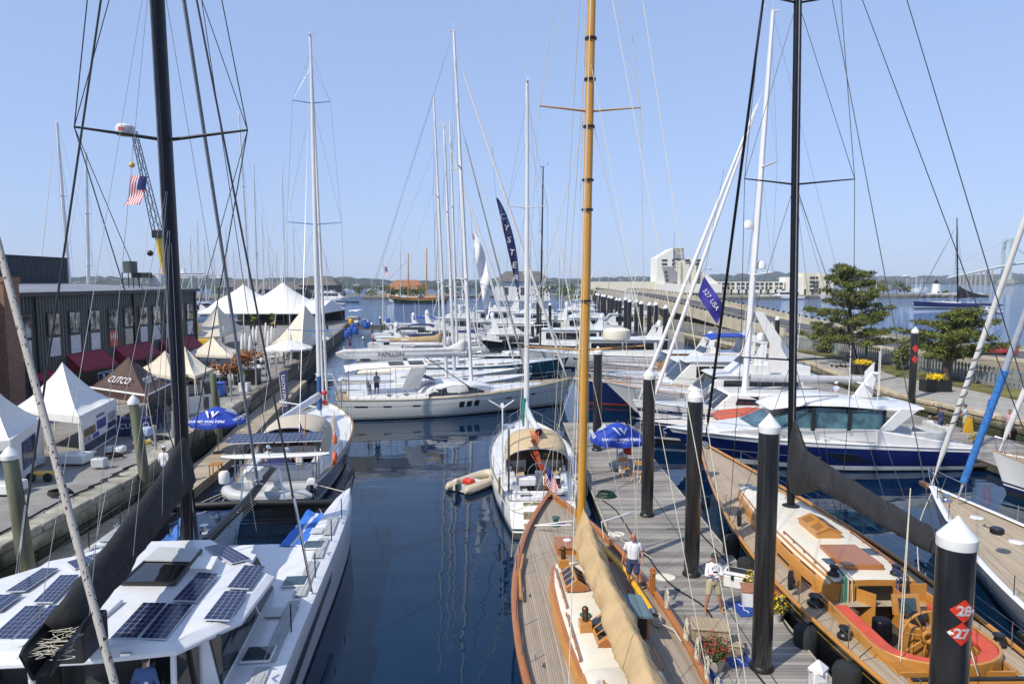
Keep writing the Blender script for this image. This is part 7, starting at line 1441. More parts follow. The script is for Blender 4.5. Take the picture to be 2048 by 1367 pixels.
w_ = PP.w(2.9, -.7, 1.62); person('man in grey shirt and navy shorts at the wheel of the long white yacht', w_, R(-60), 'reach', mat('grey_tee', (.4, .4, .4), .8), CNB, shoes=WHITE)
for x, y, c, hat, lb in ((3.2, .95, CW, CLB, 'seated person in white shirt and cap in the navy yacht cockpit'), (4.0, .2, CLB, None, 'seated dark-haired person beside the spray hood of the navy yacht')): w_ = KT.w(x, y, 1.05); person(lb, w_, R(-40), 'sit', c, CNB, hat=hat)
for (px, py, lb, pose, sh, lg, hat, an) in [(1858, 872, 'man in white polo and cap seated at the stern of the blue motor yacht', 'sit', CW, CNB, CGR, 200), (1887, 885, 'long-haired woman in white dress seated with her back turned behind the blue motor yacht', 'sit', CW, CW, None, 60)]:
    p = at(px, py, .5); person(lb, (p.x, p.y, .52), R(an), pose, sh, lg, hat=hat, short=False)
for (px, py, lb, sh, lg, hat, an) in [(1928, 862, 'man in pale blue shirt and dark cap working on the right pier', CLB, CKH, CNB, 150), (2016, 875, 'man in pink shirt standing at the right edge of the pier', CPK, CGR, None, 200), (1880, 868, 'person in navy top standing behind the woman in white', CNB, CNB, CNB, 120)]:
    p = at(px, py, .5); person(lb, (p.x, p.y, .5), R(an), 'reach', sh, lg, hat=hat, shoes=BLK)
w_ = PC.w(2.4, .6, 1.62); person('man in pale blue shirt and white hat on the white pilothouse yacht', w_, R(200), 'reach', CLB, CKH, hat=CW)
# ---- dock: pilings, gear ---------------------------------------------------
PN = N('black_sleeved_piling'); PN.b.inputs['Roughness'].default_value = .27; PN.b.inputs['Coat Weight'].default_value = .5; PN.b.inputs['Coat Roughness'].default_value = .2; pg = PN.n('SeparateXYZ'); PN.l(PN.coord(), pg.inputs[0])
PN.l(PN.mix(PN.math('MULTIPLY', PN.ramp(PN.noise(PN.coord('Object', (9, 9, 1.2)), 2.5, 8, .75), .52, .72), PN.ramp(pg.outputs[2], 1.6, .9)), PN.mix(PN.ramp(PN.noise(PN.coord('Object', (3, 3, .3)), 1.5, 6), .45, .8), (.010, .010, .011), (.032, .031, .030)), (.12, .115, .105)), PN.b.inputs['Base Color']); PN.bump(PN.noise(PN.coord(), 30, 3), .08, .01); PILM = PN.mat
def piling(x, y, top, r, label, group='black pilings with white cone caps', collar=True, z0=-1):
    t = thing('piling', label, 'piling', (x, y, 0), group); m = MB(); m.lathe([(r, z0), (r, top)], (x, y, 0), 28); m.build('piling_sleeve', PILM, t)
    MB().lathe([(r*1.03, top-.03), (r*1.05, top), (r*1.05, top+.13), (r*1.0, top+.15), (.012, top+.15+r*1.15)], (x, y, 0), 28).build('cone_cap', WHITE, t, ang=30)
    if collar: MB().lathe([(r*1.22, .505), (r*1.18, .56), (r*1.02, .62)], (x, y, 0), 28).build('piling_collar', BLK, t)
    return t
p28 = piling(7.05, 10.5, 5.95, .275, 'nearest black piling, with red berth diamonds 28 and 27', None)
for x, y, tp, lb in ((6.22, 16.25, 6.5, 'black piling between the folded-arms man and the red-cushioned yacht'), (5.9, 21.7, 6.3, 'black piling just behind the folded-arms man'), (5.56, 27.4, 6.2, 'black piling beside the blue parasol and folding chairs'), (4.85, 38.3, 6.05, 'black piling at the far end of the dock by the orange mast')): piling(x, y, tp, .245, lb, None)
piling(29.6, 50.0, 6.35, .25, 'black piling with small red diamonds by the promenade sea wall', None); piling(29.2, 75, 5.9, .25, 'black piling in front of the board fence, far right pier', None)
for i in range(15): y = 92+i*5.4; piling(20.7-.2*(i % 2), y, 6.6+rnd(-.2, .2), .36, 'black piling with white cap in the long row leading to the causeway', 'row of pilings leading to the causeway', False)
for px, py, y in ((1076, 590, 105), (1100, 610, 110), (1065, 650, 98)): q = aty(px, py, y); piling(q.x, y, max(4, q.z), .26, 'dark piling among the crowded outer yachts', 'pilings among the outer yachts', False)
def wrap(me, x, y, r):
    for v in me.vertices:
        a = v.co.x/r; d = r+.012-v.co.y*0; v.co = V((x+(r+.012+v.co.y)*sin(a), y-(r+.012+v.co.y)*cos(a), v.co.z))
def plate(z, a0, s, body, arrow, root, cx, cy, r):
    m = MB(); n = 8
    pts = [V(((u-.5)*2*s, 0, z+(v-.5)*2*s*(1-abs(2*u-1)))) for u in [i/16 for i in range(17)] for v in (0, .5, 1)]
    for k, off in ((0, 0), (1, -.01)): m.add([q+V((0, off, 0)) for q in pts], [(i*3+j, i*3+j+1, i*3+j+4, i*3+j+3) for i in range(16) for j in range(2)])
    me_o = m.build('berth_number_plate', REDP, root)
    off = V((cx, cy, 0))
    for v in me_o.data.vertices: c = v.co+parent_loc(root); a = a0+c.x/r; rr = r+.012-c.y; v.co = V((cx+rr*sin(a), cy-rr*cos(a), c.z))-parent_loc(root)
    t = text(body, LETW, me_o, (0, 0, z), (1, 0, 0), (0, 0, 1), .215, depth=.002, spacing=.92, bold=.008); bm = bmesh.new(); bm.from_mesh(t.data); bmesh.ops.subdivide_edges(bm, edges=[q for q in bm.edges if q.calc_length() > .05], cuts=2)
    if arrow:
        q = .03 if arrow > 0 else -.03; xs = .10*arrow; vs = [bm.verts.new(V((xs+arrow*dx*.62, 0, z+dz*.62))-parent_loc(me_o)) for dx, dz in ((0, .03), (.06, .03), (.06, .075), (.14, 0), (.06, -.075), (.06, -.03), (0, -.03))]; bm.faces.new(vs)
    for v in bm.verts: c = v.co+parent_loc(me_o); a = a0+c.x/r; rr = r+.03; v.co = V((cx+rr*sin(a), cy-rr*cos(a), c.z))-parent_loc(me_o)
    bm.to_mesh(t.data); bm.free()
plate(4.99, -.05, .19, '28', 1, p28, 7.05, 10.5, .275); plate(4.62, -.12, .19, '27', -1, p28, 7.05, 10.5, .275)
for z in (5.2, 4.4): MB().slab([(29.32, 49.78, z), (29.55, 49.74, z+.3), (29.78, 49.78, z), (29.55, 49.74, z-.3)], .03).build('berth_number_plate', REDP, bpy.data.objects['piling.005'])
def parasol(x, y, z0, zt, rad, mt, label, words=False, ns=8, group=None, drop=.78, pole=SSTEEL, rot=.39):
    t = thing('parasol', label, 'umbrella', (x, y, z0), group); m = MB(); rings = []
    for k in range(6):
        u = k/5; rr = rad*u; rings.append([V((x+rr*cos(2*pi*i/(ns*4)+rot)*(1-.07*u*abs(sin(i*pi/4))), y+rr*sin(2*pi*i/(ns*4)+rot)*(1-.07*u*abs(sin(i*pi/4))), zt-drop*u**1.3-.09*u*abs(sin(i*pi/4)))) for i in range(ns*4)])
    m.loft(rings, True, False); m.loft([[p-V((0, 0, .015)) for p in r] for r in rings], True, False); m.loft([rings[-1], [p-V((0, 0, .16)) for p in rings[-1]]], True, False); c = m.build('canopy', mt, t, ang=30)
    MB().tube([(x, y, z0), (x, y, zt+.08)], .028, 8).build('pole', pole, t); MB().lathe([(.3, 0), (.3, .06), (.06, .1)], (x, y, z0), 16).build('base', BLK, t)
    for i in range(ns): a = 2*pi*i/ns+rot; MB().tube([(x, y, zt-.04), (x+rad*.5*cos(a), y+rad*.5*sin(a), zt-drop*.42-.06), (x+rad*.98*cos(a), y+rad*.98*sin(a), zt-drop-.03)], .01, 4).build('rib', pole, t)
    if words:
        for k, da in ((0, 0), (1, pi/4*2), (2, -pi/4*2)):
            a = -pi/2+da; ux = V((-sin(a), cos(a), 0)); rd = V((cos(a), sin(a), 0)); P = lambda u: V((x, y, zt-drop*u**1.3+.03))+rd*rad*u
            up = (P(.5)-P(.8)).normalized(); n_ = ux.cross(up)
            text('DAVID WALTERS', LETW, c, P(.87)+n_*.02, ux, up, rad*.17, depth=.002, bold=.004); text('YACHTS', LETW, c, P(.965)+n_*.02, ux, up, rad*.075, depth=.002, spacing=1.5)
            o = P(.55)+n_*.04; w2 = MB(); s_ = rad*.26
            for pl in ([(-1, 1), (-.55, .85), (.05, -.9), (-.05, -1)], [(-.15, .75), (.2, 1), (.55, -.2), (.42, -.5)], [(1.05, 1), (.75, .8), (.42, -.55), (.5, -.9), (.62, -.5)]): w2.slab([o+ux*(q[0]*s_)+up*(q[1]*s_*.75) for q in pl], .006)
            w2.build('logo', LETW, c)
    return t
parasol(5.35, 34.1, .5, 3.0, 1.45, CANV_BL, 'royal blue lettered parasol on the centre dock above two folding chairs', True)
p = at(437, 905, .5); parasol(p.x, p.y, .5, 3.15, 1.5, CANV_BL, 'royal blue lettered parasol on the left dock beside the catamaran mast', True)
def chair(x, y, z, a, label, group=None):
    t = thing('folding_chair', label, 'chair', (x, y, z), group); M = frame((x, y, z), a)
    m = MB(M); [m.box((.0, -.18+.09*i, .45), (.40, .075, .022)) for i in range(5)]; m.build('seat', ORV, t)
    m = MB(M); [m.slab([(-.27, -.2, q), (-.27, .2, q), (-.28, .2, q+.09), (-.28, -.2, q+.09)], .02) for q in (.72, .84)]; m.build('backrest', ORV, t)
    for s in (1, -1): MB(M).tube([(.24, s*.21, 0), (-.3, s*.21, .95)], .018, 6).build('leg', ORV, t); MB(M).tube([(-.26, s*.19, 0), (.2, s*.19, .45)], .018, 6).build('leg', ORV, t)
chair(5.55, 32.9, .5, R(-70), 'wooden folding chair under the parasol, next to the white pedestal'); chair(6.05, 32.3, .5, R(-120), 'wooden folding chair turned aside, nearest the dock edge under the parasol')
def pedestal(x, y, z, label, group=None, h=1.0):
    t = thing('power_pedestal', label, 'power pedestal', (x, y, z), group); MB().box((x, y, z+h*.42), (.3, .3, h*.84)).build('cabinet', WHITE, t, bevel=.02); MB().lathe([(.24, h*.84), (.24, h*.9), (.02, h*1.08)], (x, y, z), 4).build('cap', WHITE, t, flatsh=True); MB().box((x, y-.155, z+h*.5), (.16, .02, .3)).build('socket_panel', GREYW, t); return t
pedestal(5.55, 33.8, .5, 'white power pedestal standing behind the folding chairs', h=1.0); p = at(1650, 1420, .5); pedestal(p.x-.1, p.y+.2, .5, 'white power pedestal at the bottom edge of the picture', h=1.0)
m = MB(); m.slab([(5.75, 34.6, 1.2), (6.15, 34.5, 1.2), (6.12, 34.5, 2.1), (5.72, 34.6, 2.1)], .02); t = thing('roll_up_sign', 'red upright sign panel behind the folding chairs', 'sign', (5.9, 34.55, .5)); m.build('panel', REDP, t); MB().tube([(5.93, 34.58, .5), (5.93, 34.58, 1.25)], .02, 6).build('stand', BLK, t)
def tbox(name, label, cat, x, y, z, d, a, mt, top=None, lid=.06, bev=.02, group=None):
    t = thing(name, label, cat, (x, y, z), group); M = frame((x, y, z), a); MB(M).box((0, 0, (d[2]-lid)/2), (d[0], d[1], d[2]-lid)).build('body', mt, t, bevel=bev); MB(M).box((0, 0, d[2]-lid/2+.002), (d[0]+.05, d[1]+.05, lid)).build('lid', top or mt, t, bevel=bev); return t, M
p = at(1480, 1172, .5); t, M = tbox('cool_box', 'white cool box with black lid pad on the dock behind the folded-arms man', 'cool box', p.x, p.y, .5, (.95, .5, .5), R(-28), WHITE, None, .1, .04); MB(M).box((0, 0, .51), (.8, .34, .015)).build('lid_pad', RUB, t); [MB(M).box((s*.2, -.29, .36), (.07, .03, .14)).build('latch', BLK, t) for s in (1, -1)]; [MB(M).tube([(s*.48, -.12, .3), (s*.54, -.12, .2), (s*.54, .12, .2), (s*.48, .12, .3)], .015, 5).build('handle', BLK, t) for s in (1, -1)]
p = at(1533, 1208, .5); t, M = tbox('boarding_step', 'white boarding step with teak top behind the second piling', 'step box', p.x-.1, p.y, .5, (1.25, .6, .5), R(-12), WHITE, TEAKV, .05)
MB(M).box((.35, -.31, .26), (.3, .02, .2)).build('emblem', LETB, t)
TANB = planks('tan_plastic_boards', (.36, .29, .19), (.44, .36, .25), (.18, .14, .09), .11, 'Object', 0, .6, .08)
p = at(1418, 1298, .5); t, M = tbox('deck_box', 'tan slatted storage box on the dock beside the wooden yacht', 'storage box', p.x, p.y, .5, (.95, .6, .72), R(-8), TANB, TANB, .07); [MB(M).box((s*.22, -.31, .32), (.34, .02, .46)).build('door', TANB, t) for s in (1, -1)]
t, M = tbox('dock_step', 'low tan step against the slatted storage box', 'step', p.x+.62, p.y-.12, .5, (.36, .55, .32), R(-8), TANB, TANB, .04)
def mat_(px, py, a, label):
    p = at(px, py, .5); t = thing('door_mat', label, 'mat', (p.x, p.y, .5)); M = frame((p.x, p.y, .5), a); MB(M).box((0, 0, .014), (.62, .92, .02)).build('pad', mat('blue_mat', (.01, .055, .28), .8), t, bevel=.006); m = MB(M); m.tube([(.04*sin(k*1.3), -.3+.06*k, .026) for k in range(11)], .012, 5); m.build('script_lettering', LETW, t)
mat_(1487, 1217, R(8), 'blue mat with white script in front of the teak-topped step'); mat_(1472, 1313, R(6), 'blue mat with white script beside the tan storage box'); mat_(1405, 1345, R(6), 'blue mat half hidden behind the red chrysanthemums')
def flowers(px, py, z, mt, label, r=.34, pot=None, green=DGL, n=260, seed=1):
    p = at(px, py, z); rg = random.Random(seed); t = thing('potted_flowers', label, 'plant pot', (p.x, p.y, z)); MB().lathe([(r*.42, 0), (r*.55, r*.6), (r*.5, r*.6), (.01, r*.5)], p, 16).build('pot', pot or BLK, t); f = MB(); c = p+V((0, 0, r*1.15)); tufts(f, c, r*.9, n, r*.22, (1, 1, .85), rg); f.build('leaves', green, t, flatsh=True); f = MB(); tufts(f, c+V((0, 0, r*.08)), r*1.0, int(n*.9), r*.17, (1, 1, .85), rg); f.build('blossoms', mt, t, flatsh=True)
flowers(1506, 1182, .5, YFL, 'yellow chrysanthemums in a pot behind the second piling, nearer the cool box', .36, seed=2); flowers(1550, 1238, .5, YFL, 'yellow chrysanthemums in a grey pot right of the second piling', .38, GREYW, seed=3); flowers(1430, 1335, .5, RFL, 'rust-red chrysanthemums in front of the tan storage box', .44, CANV_BG, seed=4); flowers(1953, 890, .5, YFL, 'small pot of yellow flowers at the pier edge by the blue motor yacht', .4, seed=5)
def coil(x, y, z, r, mt, label, k=6, rr=.02):
    m = MB(); rg = random.Random(int(x*10)); m.tube([(x+r*(1-.05*(i//12))*cos(i*.524)+rg.uniform(-.04, .04), y+r*.7*sin(i*.524)+rg.uniform(-.04, .04), z+.02+.012*i/4) for i in range(k*12)], rr, 5); tag(m.build('hose_coil', mt, None, loc=(x, y, z)), label, 'hose')
p = at(1212, 993, .5); coil(p.x, p.y, .5, .42, mat('dark_green_hose', (.01, .05, .035), .5), 'coiled dark green hose on the dock near the wooden yacht bow', 6, .03)
def rope(label, pts, r, mt, name='dock_cable', cat='cable', k=5): m = MB(); m.tube(smooth(pts, k), r, 6); return tag(m.build(name, mt, None, loc=pts[0]), label, cat)
g = lambda px, py, z=.52: at(px, py, z)
rope('black power cable snaking along the dock past both men', [g(1205, 1000), g(1232, 1020), g(1262, 1065), g(1300, 1118), g(1322, 1148), g(1355, 1178), g(1408, 1212), g(1440, 1260), g(1490, 1318), g(1540, 1380)], .028, DROPE)
rope('black cable along the right edge of the dock', [g(1395, 1060), g(1435, 1102), g(1470, 1138), g(1500, 1165)], .03, DROPE)
rope('thick black mooring line from the dock to the black yacht', [g(1560, 1230), g(1580, 1262), g(1597, 1275)], .03, DROPE, 'mooring_line', 'rope')
rope('pale mooring rope between the nearest dock edge and the grey yacht', [V((12.2, 19.5, .9)), V((13.0, 21, .55)), V((15, 24.5, 1.0)), V((17, 27, 1.6))], .02, ROPE, 'mooring_line', 'rope')
rope('white mooring rope from the wooden yacht bow to the white sloop', [CY.w(18.5, .3, 1.6), CY.w(19, 1.5, .9), CY.w(20.5, 2.0, 1.2)], .02, ROPE, 'mooring_line', 'rope')
for px, py, lb in ((1330, 1154, 'oval white plate lying on the dock by the bald man'), (1232, 1068, 'oval white plate lying on the dock above the bald man')): q = g(px, py, .5); tag(MB().lathe([(.27, 0), (.27, .02), (.01, .028)], q, 20, sx=1.25).build('oval_plate', OFFW, None, loc=q), lb, 'plate')
for x, y, lb in ((4.25, 19.6, 'steel cleat with rope at the dock edge near the oval plate'), (4.2, 24.5, 'steel cleat at the dock edge near the wooden yacht bow'), (7.55, 27.5, 'steel cleat at the right edge of the dock'), (7.6, 14.4, 'steel cleat at the near right edge of the dock')):
    t = thing('dock_cleat', lb, 'cleat', (x, y, .5)); MB().tube([(x, y-.16, .6), (x, y-.08, .58), (x, y+.08, .58), (x, y+.16, .6)], [.018, .03, .03, .018], 8).build('horn', SSTEEL, t); MB().box((x, y, .54), (.06, .12, .08)).build('base', SSTEEL, t)
# stools and ladder on the left dock
p = at(432, 952, .5); t = thing('wooden_stool', 'small wooden stool on the left dock beside the hanging dinghy', 'stool', p); MB(Matrix.Translation(p)).box((0, 0, .62), (.55, .5, .04)).build('seat', ORV, t); [MB(Matrix.Translation(p)).box((sx*.22, sy*.2, .3), (.05, .05, .6)).build('leg', ORV, t) for sx in (1, -1) for sy in (1, -1)]
rope('white mooring rope from the left dock to the catamaran bow', [at(400, 1005, .55), at(470, 975, 1.0), CATM @ V((14.4, 1.5, 1.7))], .018, ROPE, 'mooring_line', 'rope'); rope('white mooring rope crossing to the catamaran starboard bow', [CATM @ V((14.6, -3.6, 1.9)), at(600, 960, 1.2), at(540, 940, 1.3)], .018, ROPE, 'mooring_line', 'rope')
# ropes of the boat the picture was taken from, hanging close by at left
BR_ = N('flecked_white_braid'); bv = BR_.coord('Object', (14, 14, 14)); bn_ = BR_.n('TexChecker', i_Scale=1.3); BR_.l(bv, bn_.inputs[0]); fl = BR_.math('GREATER_THAN', BR_.noise(BR_.coord('Object', (42, 42, 16)), 1, 1), .645); BR_.l(BR_.mix(fl, BR_.mix(.15, (.36, .34, .30), (.2, .2, .2)), (.06, .02, .025)), BR_.b.inputs['Base Color']); BR_.b.inputs['Roughness'].default_value = .8; BR_.bump(BR_.noise(bv, 7, 2), .5, .004)
a, c = aty(-12, 455, 6.5), aty(238, 1400, 4.6); t = thing('halyard_stay', 'thick white braided rope with dark red flecks slanting down at the far left', 'rope', a); MB().tube([a+(a-c)*.4, a, lerp(a, c, .5), c, c+(c-a)*.25], [.030, .031, .030, .028, .028], 12).build('braid', BR_.mat, t)
# ---- left quay: building, tents, furniture; far landmarks ------------------
FACE = mat('dark_green_grey_cladding', (.085, .098, .098), .45, var=.2, scale=.8, stretch=(1, 1, .3)); TRIM = mat('black_trim', (.018, .02, .022), .5); ROOFM = mat('grey_membrane_roof', (.24, .25, .28), .6, var=.15, scale=.3, dirt=.2)
bd = thing('waterfront_building', 'dark corrugated two-storey waterfront building with maroon awnings and posters', 'building', (-33.5, 58, 1.66)); FX = -33.5; Y0, Y1, ZT = 30, 72.2, 9.3
def ribbed(a, b_, z0, z1, nrm, step=.33, dep=.09):
    a, b_ = V(a), V(b_); d = (b_-a); l = d.length; d.normalize(); nn = V(nrm); n = int(l/step); pr = []
    for i in range(n): x = i*step; pr += [(x, 0), (x+step*.45, 0), (x+step*.58, dep), (x+step*.87, dep)]
    pr.append((l, 0)); m = MB(); lo = [a+d*x+nn*o+V((0, 0, z0-a.z)) for x, o in pr]; hi = [p+V((0, 0, z1-z0)) for p in lo]; n = len(pr); m.add(lo+hi, [(i, i+1, n+i+1, n+i) for i in range(n-1)]); return m
ribbed((FX, Y0, 0), (FX, Y1, 0), 1.6, ZT, (1, 0, 0)).build('facade', FACE, bd, flatsh=True); ribbed((FX, Y1, 0), (-62, Y1, 0), 1.6, ZT, (0, 1, 0)).build('end_wall', FACE, bd, flatsh=True)
MB().add([(FX+.35, Y0, ZT), (FX+.35, Y1+.3, ZT), (-48, Y1+.3, ZT+.62), (-48, Y0, ZT+.62)], [(0, 1, 2, 3)]).slab([(FX+.35, Y0, ZT-.02), (FX+.35, Y1+.3, ZT-.02), (-48, Y1+.3, ZT+.6), (-48, Y0, ZT+.6)], .12).build('roof', ROOFM, bd)
MB().box((FX+.33, (Y0+Y1)/2, ZT-.1), (.2, Y1-Y0+.6, .3)).build('gutter', TRIM, bd); MB().box((-55, 52, 5), (16, 40, 7)).build('rear_block', FACE, bd)
ub = ribbed((-47.5, 30, 0), (-47.5, 73.5, 0), 9.5, 12.6, (1, 0, 0)); ub.build('upper_storey', mat('navy_grey_cladding', (.035, .05, .065), .45, var=.15), bd, flatsh=True); MB().add([(-47.3, 30, 12.6), (-47.3, 73.7, 12.6), (-80, 73.7, 14.4), (-80, 30, 14.4)], [(0, 1, 2, 3)]).build('upper_roof', TRIM, bd); ribbed((-47.5, 73.5, 0), (-75, 73.5, 0), 9, 12.6, (0, 1, 0)).build('upper_end', FACE, bd, flatsh=True)
for y in (47.9, 60.3, 72.0): MB().box((FX+.1, y, 5.4), (.25, .28, 7.6)).build('downpipe', TRIM, bd)
WY = [46.6, 49.6, 52.0, 54.5, 57.0, 59.3, 61.7, 64.0, 66.3, 68.5, 70.6]
POST = mat('poster_paper', (.55, .56, .60), .6, var=.15, scale=3, stretch=(1, .6, 4)); POSTR = mat('red_poster', (.48, .10, .05), .6); POSTB = mat('beige_poster', (.45, .42, .34), .6)
WGL = N('window_painted_reflections'); WGL.l(WGL.mix(WGL.ramp(WGL.noise(WGL.coord('Object', (1, 1, .6)), 1.6, 4), .45, .6), (.015, .02, .022), (.36, .37, .35)), WGL.b.inputs['Base Color']); WGL.b.inputs['Roughness'].default_value = .05; WGL.b.inputs['Specular IOR Level'].default_value = .8  # pale noise patches in the pane colour stand in for reflections
for i, y in enumerate(WY):
    w_ = MB().box((FX+.13, y, 7.0), (.1, 1.35, 1.75)).build('window', TRIM, bd, bevel=.01)
    for s in (-.32, .32): MB().box((FX+.185, y+s, 7.0), (.02, .54, 1.5)).build('pane', WGL.mat, w_)
    mt = POSTR if i == 4 else POSTB if i == 5 else POST; q = MB().box((FX+.14, y, 5.35), (.06, 1.15, 1.35)).build('poster', mt, bd)
    if i == 4: text('HH', LETW, q, (FX+.18, y, 5.5), (0, 1, 0), (0, 0, 1), .75, depth=.003)
for y0, y1, zt, zb, out in ((50.9, 55.4, 4.6, 3.5, 1.3), (57.0, 62.4, 4.6, 3.55, 1.3), (64.4, 71.0, 4.5, 3.5, 1.3), (46.9, 49.2, 3.7, 2.8, 1.6)):
    m = MB(); m.add([(FX+.1, y0, zt), (FX+.1, y1, zt), (FX+out, y1, zb), (FX+out, y0, zb), (FX+.1, y0, zb-.2), (FX+.1, y1, zb-.2), (FX+out, y0, zb-.2), (FX+out, y1, zb-.2)], [(0, 1, 2, 3), (0, 3, 6, 4), (1, 5, 7, 2), (3, 2, 7, 6)]); m.build('awning', CANV_MAR, bd, flatsh=True)
for y in (51.8, 59.5, 62.5, 66.5, 70.6): MB().box((FX+.14, y, 3.0), (.1, 1.5, 2.5)).build('shop_door', BLK, bd)
MB().box((FX+.12, 54.0, 2.9), (.08, 3.6, 2.5)).build('shop_shade_panel', BLK, bd)  # black panel stands in for the shaded shop interior
BRK = N('red_brown_brick'); bt = BRK.n('TexBrick'); BRK.l(BRK.coord('Object', (1, 1, 1)), bt.inputs['Vector']); bt.inputs['Scale'].default_value = 4.2; bt.inputs['Color1'].default_value = (.17, .075, .045, 1); bt.inputs['Color2'].default_value = (.30, .16, .10, 1); bt.inputs['Mortar'].default_value = (.16, .14, .12, 1); bt.inputs['Mortar Size'].default_value = .02
vb = BRK.n('TexCoord'); cmb = BRK.n('CombineXYZ'); spx = BRK.n('SeparateXYZ'); BRK.l(vb.outputs['Object'], spx.inputs[0]); BRK.l(BRK.math('ADD', spx.outputs[0], spx.outputs[1]), cmb.inputs[0]); BRK.l(spx.outputs[2], cmb.inputs[1]); BRK.l(cmb.outputs[0], bt.inputs['Vector']); BRK.l(bt.outputs[0], BRK.b.inputs['Base Color']); BRK.b.inputs['Roughness'].default_value = .9; BRK.bump(bt.outputs['Fac'], -.4, .02)
ch = MB().box((FX+.25, 44.3, 6.0), (1.7, 1.4, 8.8)).box((FX+.25, 44.3, 10.2), (1.85, 1.55, .3)).build('brick_chimney', BRK.mat, bd); 
# roof plant
t = thing('roof_tank', 'dark round vent drum on legs on the flat roof', 'roof vent', (-36.7, 66, 9.5)); MB().lathe([(.62, 10.9), (.62, 12.0), (.5, 12.03), (.02, 12.05)], (-36.7, 66, 0), 20).build('drum', FACE, t); [MB().tube([(-36.7+sx*.5, 66+sy*.5, 9.4), (-36.7+sx*.5, 66+sy*.5, 10.95)], .05, 5).build('leg', TRIM, t) for sx in (1, -1) for sy in (1, -1)]; MB().box((-35.9, 66.5, 10.7), (1.6, .9, .5)).build('duct', TRIM, t, bevel=.05)
t = thing('roof_air_unit', 'pale grey air conditioning unit on the flat roof', 'air conditioner', (-34.9, 67.5, 9.5)); MB().box((-34.9, 67.5, 10.25), (1.1, .9, 1.1)).build('casing', GREYW, t, bevel=.04); MB().lathe([(.35, 10.8), (.35, 10.84), (.05, 10.85)], (-34.9, 67.5, 0), 16).build('fan_grille', BLK, t)
# crane holding a flag
CRY = mat('crane_yellow', (.70, .46, .02), .4, dirt=.1)
ct = thing('mobile_crane', 'yellow mobile crane with dark lattice jib raised behind the building', 'crane', (-36, 80, 1.66)); Yc = 80
b0, b1, b2 = aty(345, 600, Yc), aty(316, 468, Yc), aty(268, 262, Yc)
MB().box((b0.x+.6, Yc, 2.6), (8, 2.6, 1.6)).build('carrier', CRY, ct, bevel=.1); MB().box((b0.x+1, Yc, 4.2), (3, 2.4, 1.8)).build('cab', CRY, ct, bevel=.1); [MB().tube([(b0.x+dx, Yc+sy*1.3-.15, 1.95+.2), (b0.x+dx, Yc+sy*1.3+.15, 1.95+.2)], .5, 14).build('wheel', BLK, ct) for dx in (-2.4, -.6, 2, 3.8) for sy in (1, -1)]
MB().tube([V((b0.x+.4, Yc, 4.2)), b1], [.55, .42], 4).build('telescopic_boom', CRY, ct, flatsh=True); MB().box(b1, (1.0, 1.0, .9)).build('boom_head', BLK, ct, bevel=.05); MB().ball(b1+V((-1.0, 0, -2.2)), .35, 10, 6).build('hook_block', BLK, ct)
m = MB(); d = b2-b1; n = 15; sx = V((d.z, 0, -d.x)).normalized(); sy = V((0, 1, 0))
cor = lambda i, a, c: b1+d*(i/n)+(sx*a+sy*c)*lerp(.42, .22, i/n)
for a, c in ((1, 1), (1, -1), (-1, 1), (-1, -1)): m.tube([cor(0, a, c), cor(n, a, c)], .05, 5)
for i in range(n):
    for (a, c), (a2, c2) in (((1, 1), (-1, 1)), ((-1, -1), (1, -1)), ((1, -1), (1, 1)), ((-1, 1), (-1, -1))): q, r = ((a, c), (a2, c2)) if i % 2 else ((a2, c2), (a, c)); m.tube([cor(i, *q), cor(i+1, *r)], .03, 4)
m.build('lattice_jib', BLK, ct); bb = aty(264, 330, Yc); MB().tube([b2, V((bb.x, Yc, bb.z))], .025, 4).build('hoist_cable', BLK, ct); MB().ball((bb.x, Yc, bb.z), .32, 14, 8).build('headache_ball', YEL, ct)
q = aty(265, 350, Yc); fo = flag('us_flag', 'American flag hanging below the yellow ball of the crane', 'flag', q, (-.12, -.3, -1), (1, .1, -.1), 3.7, 1.7, [FW, FR, FB], us_mf, wave=.09, sag=0)
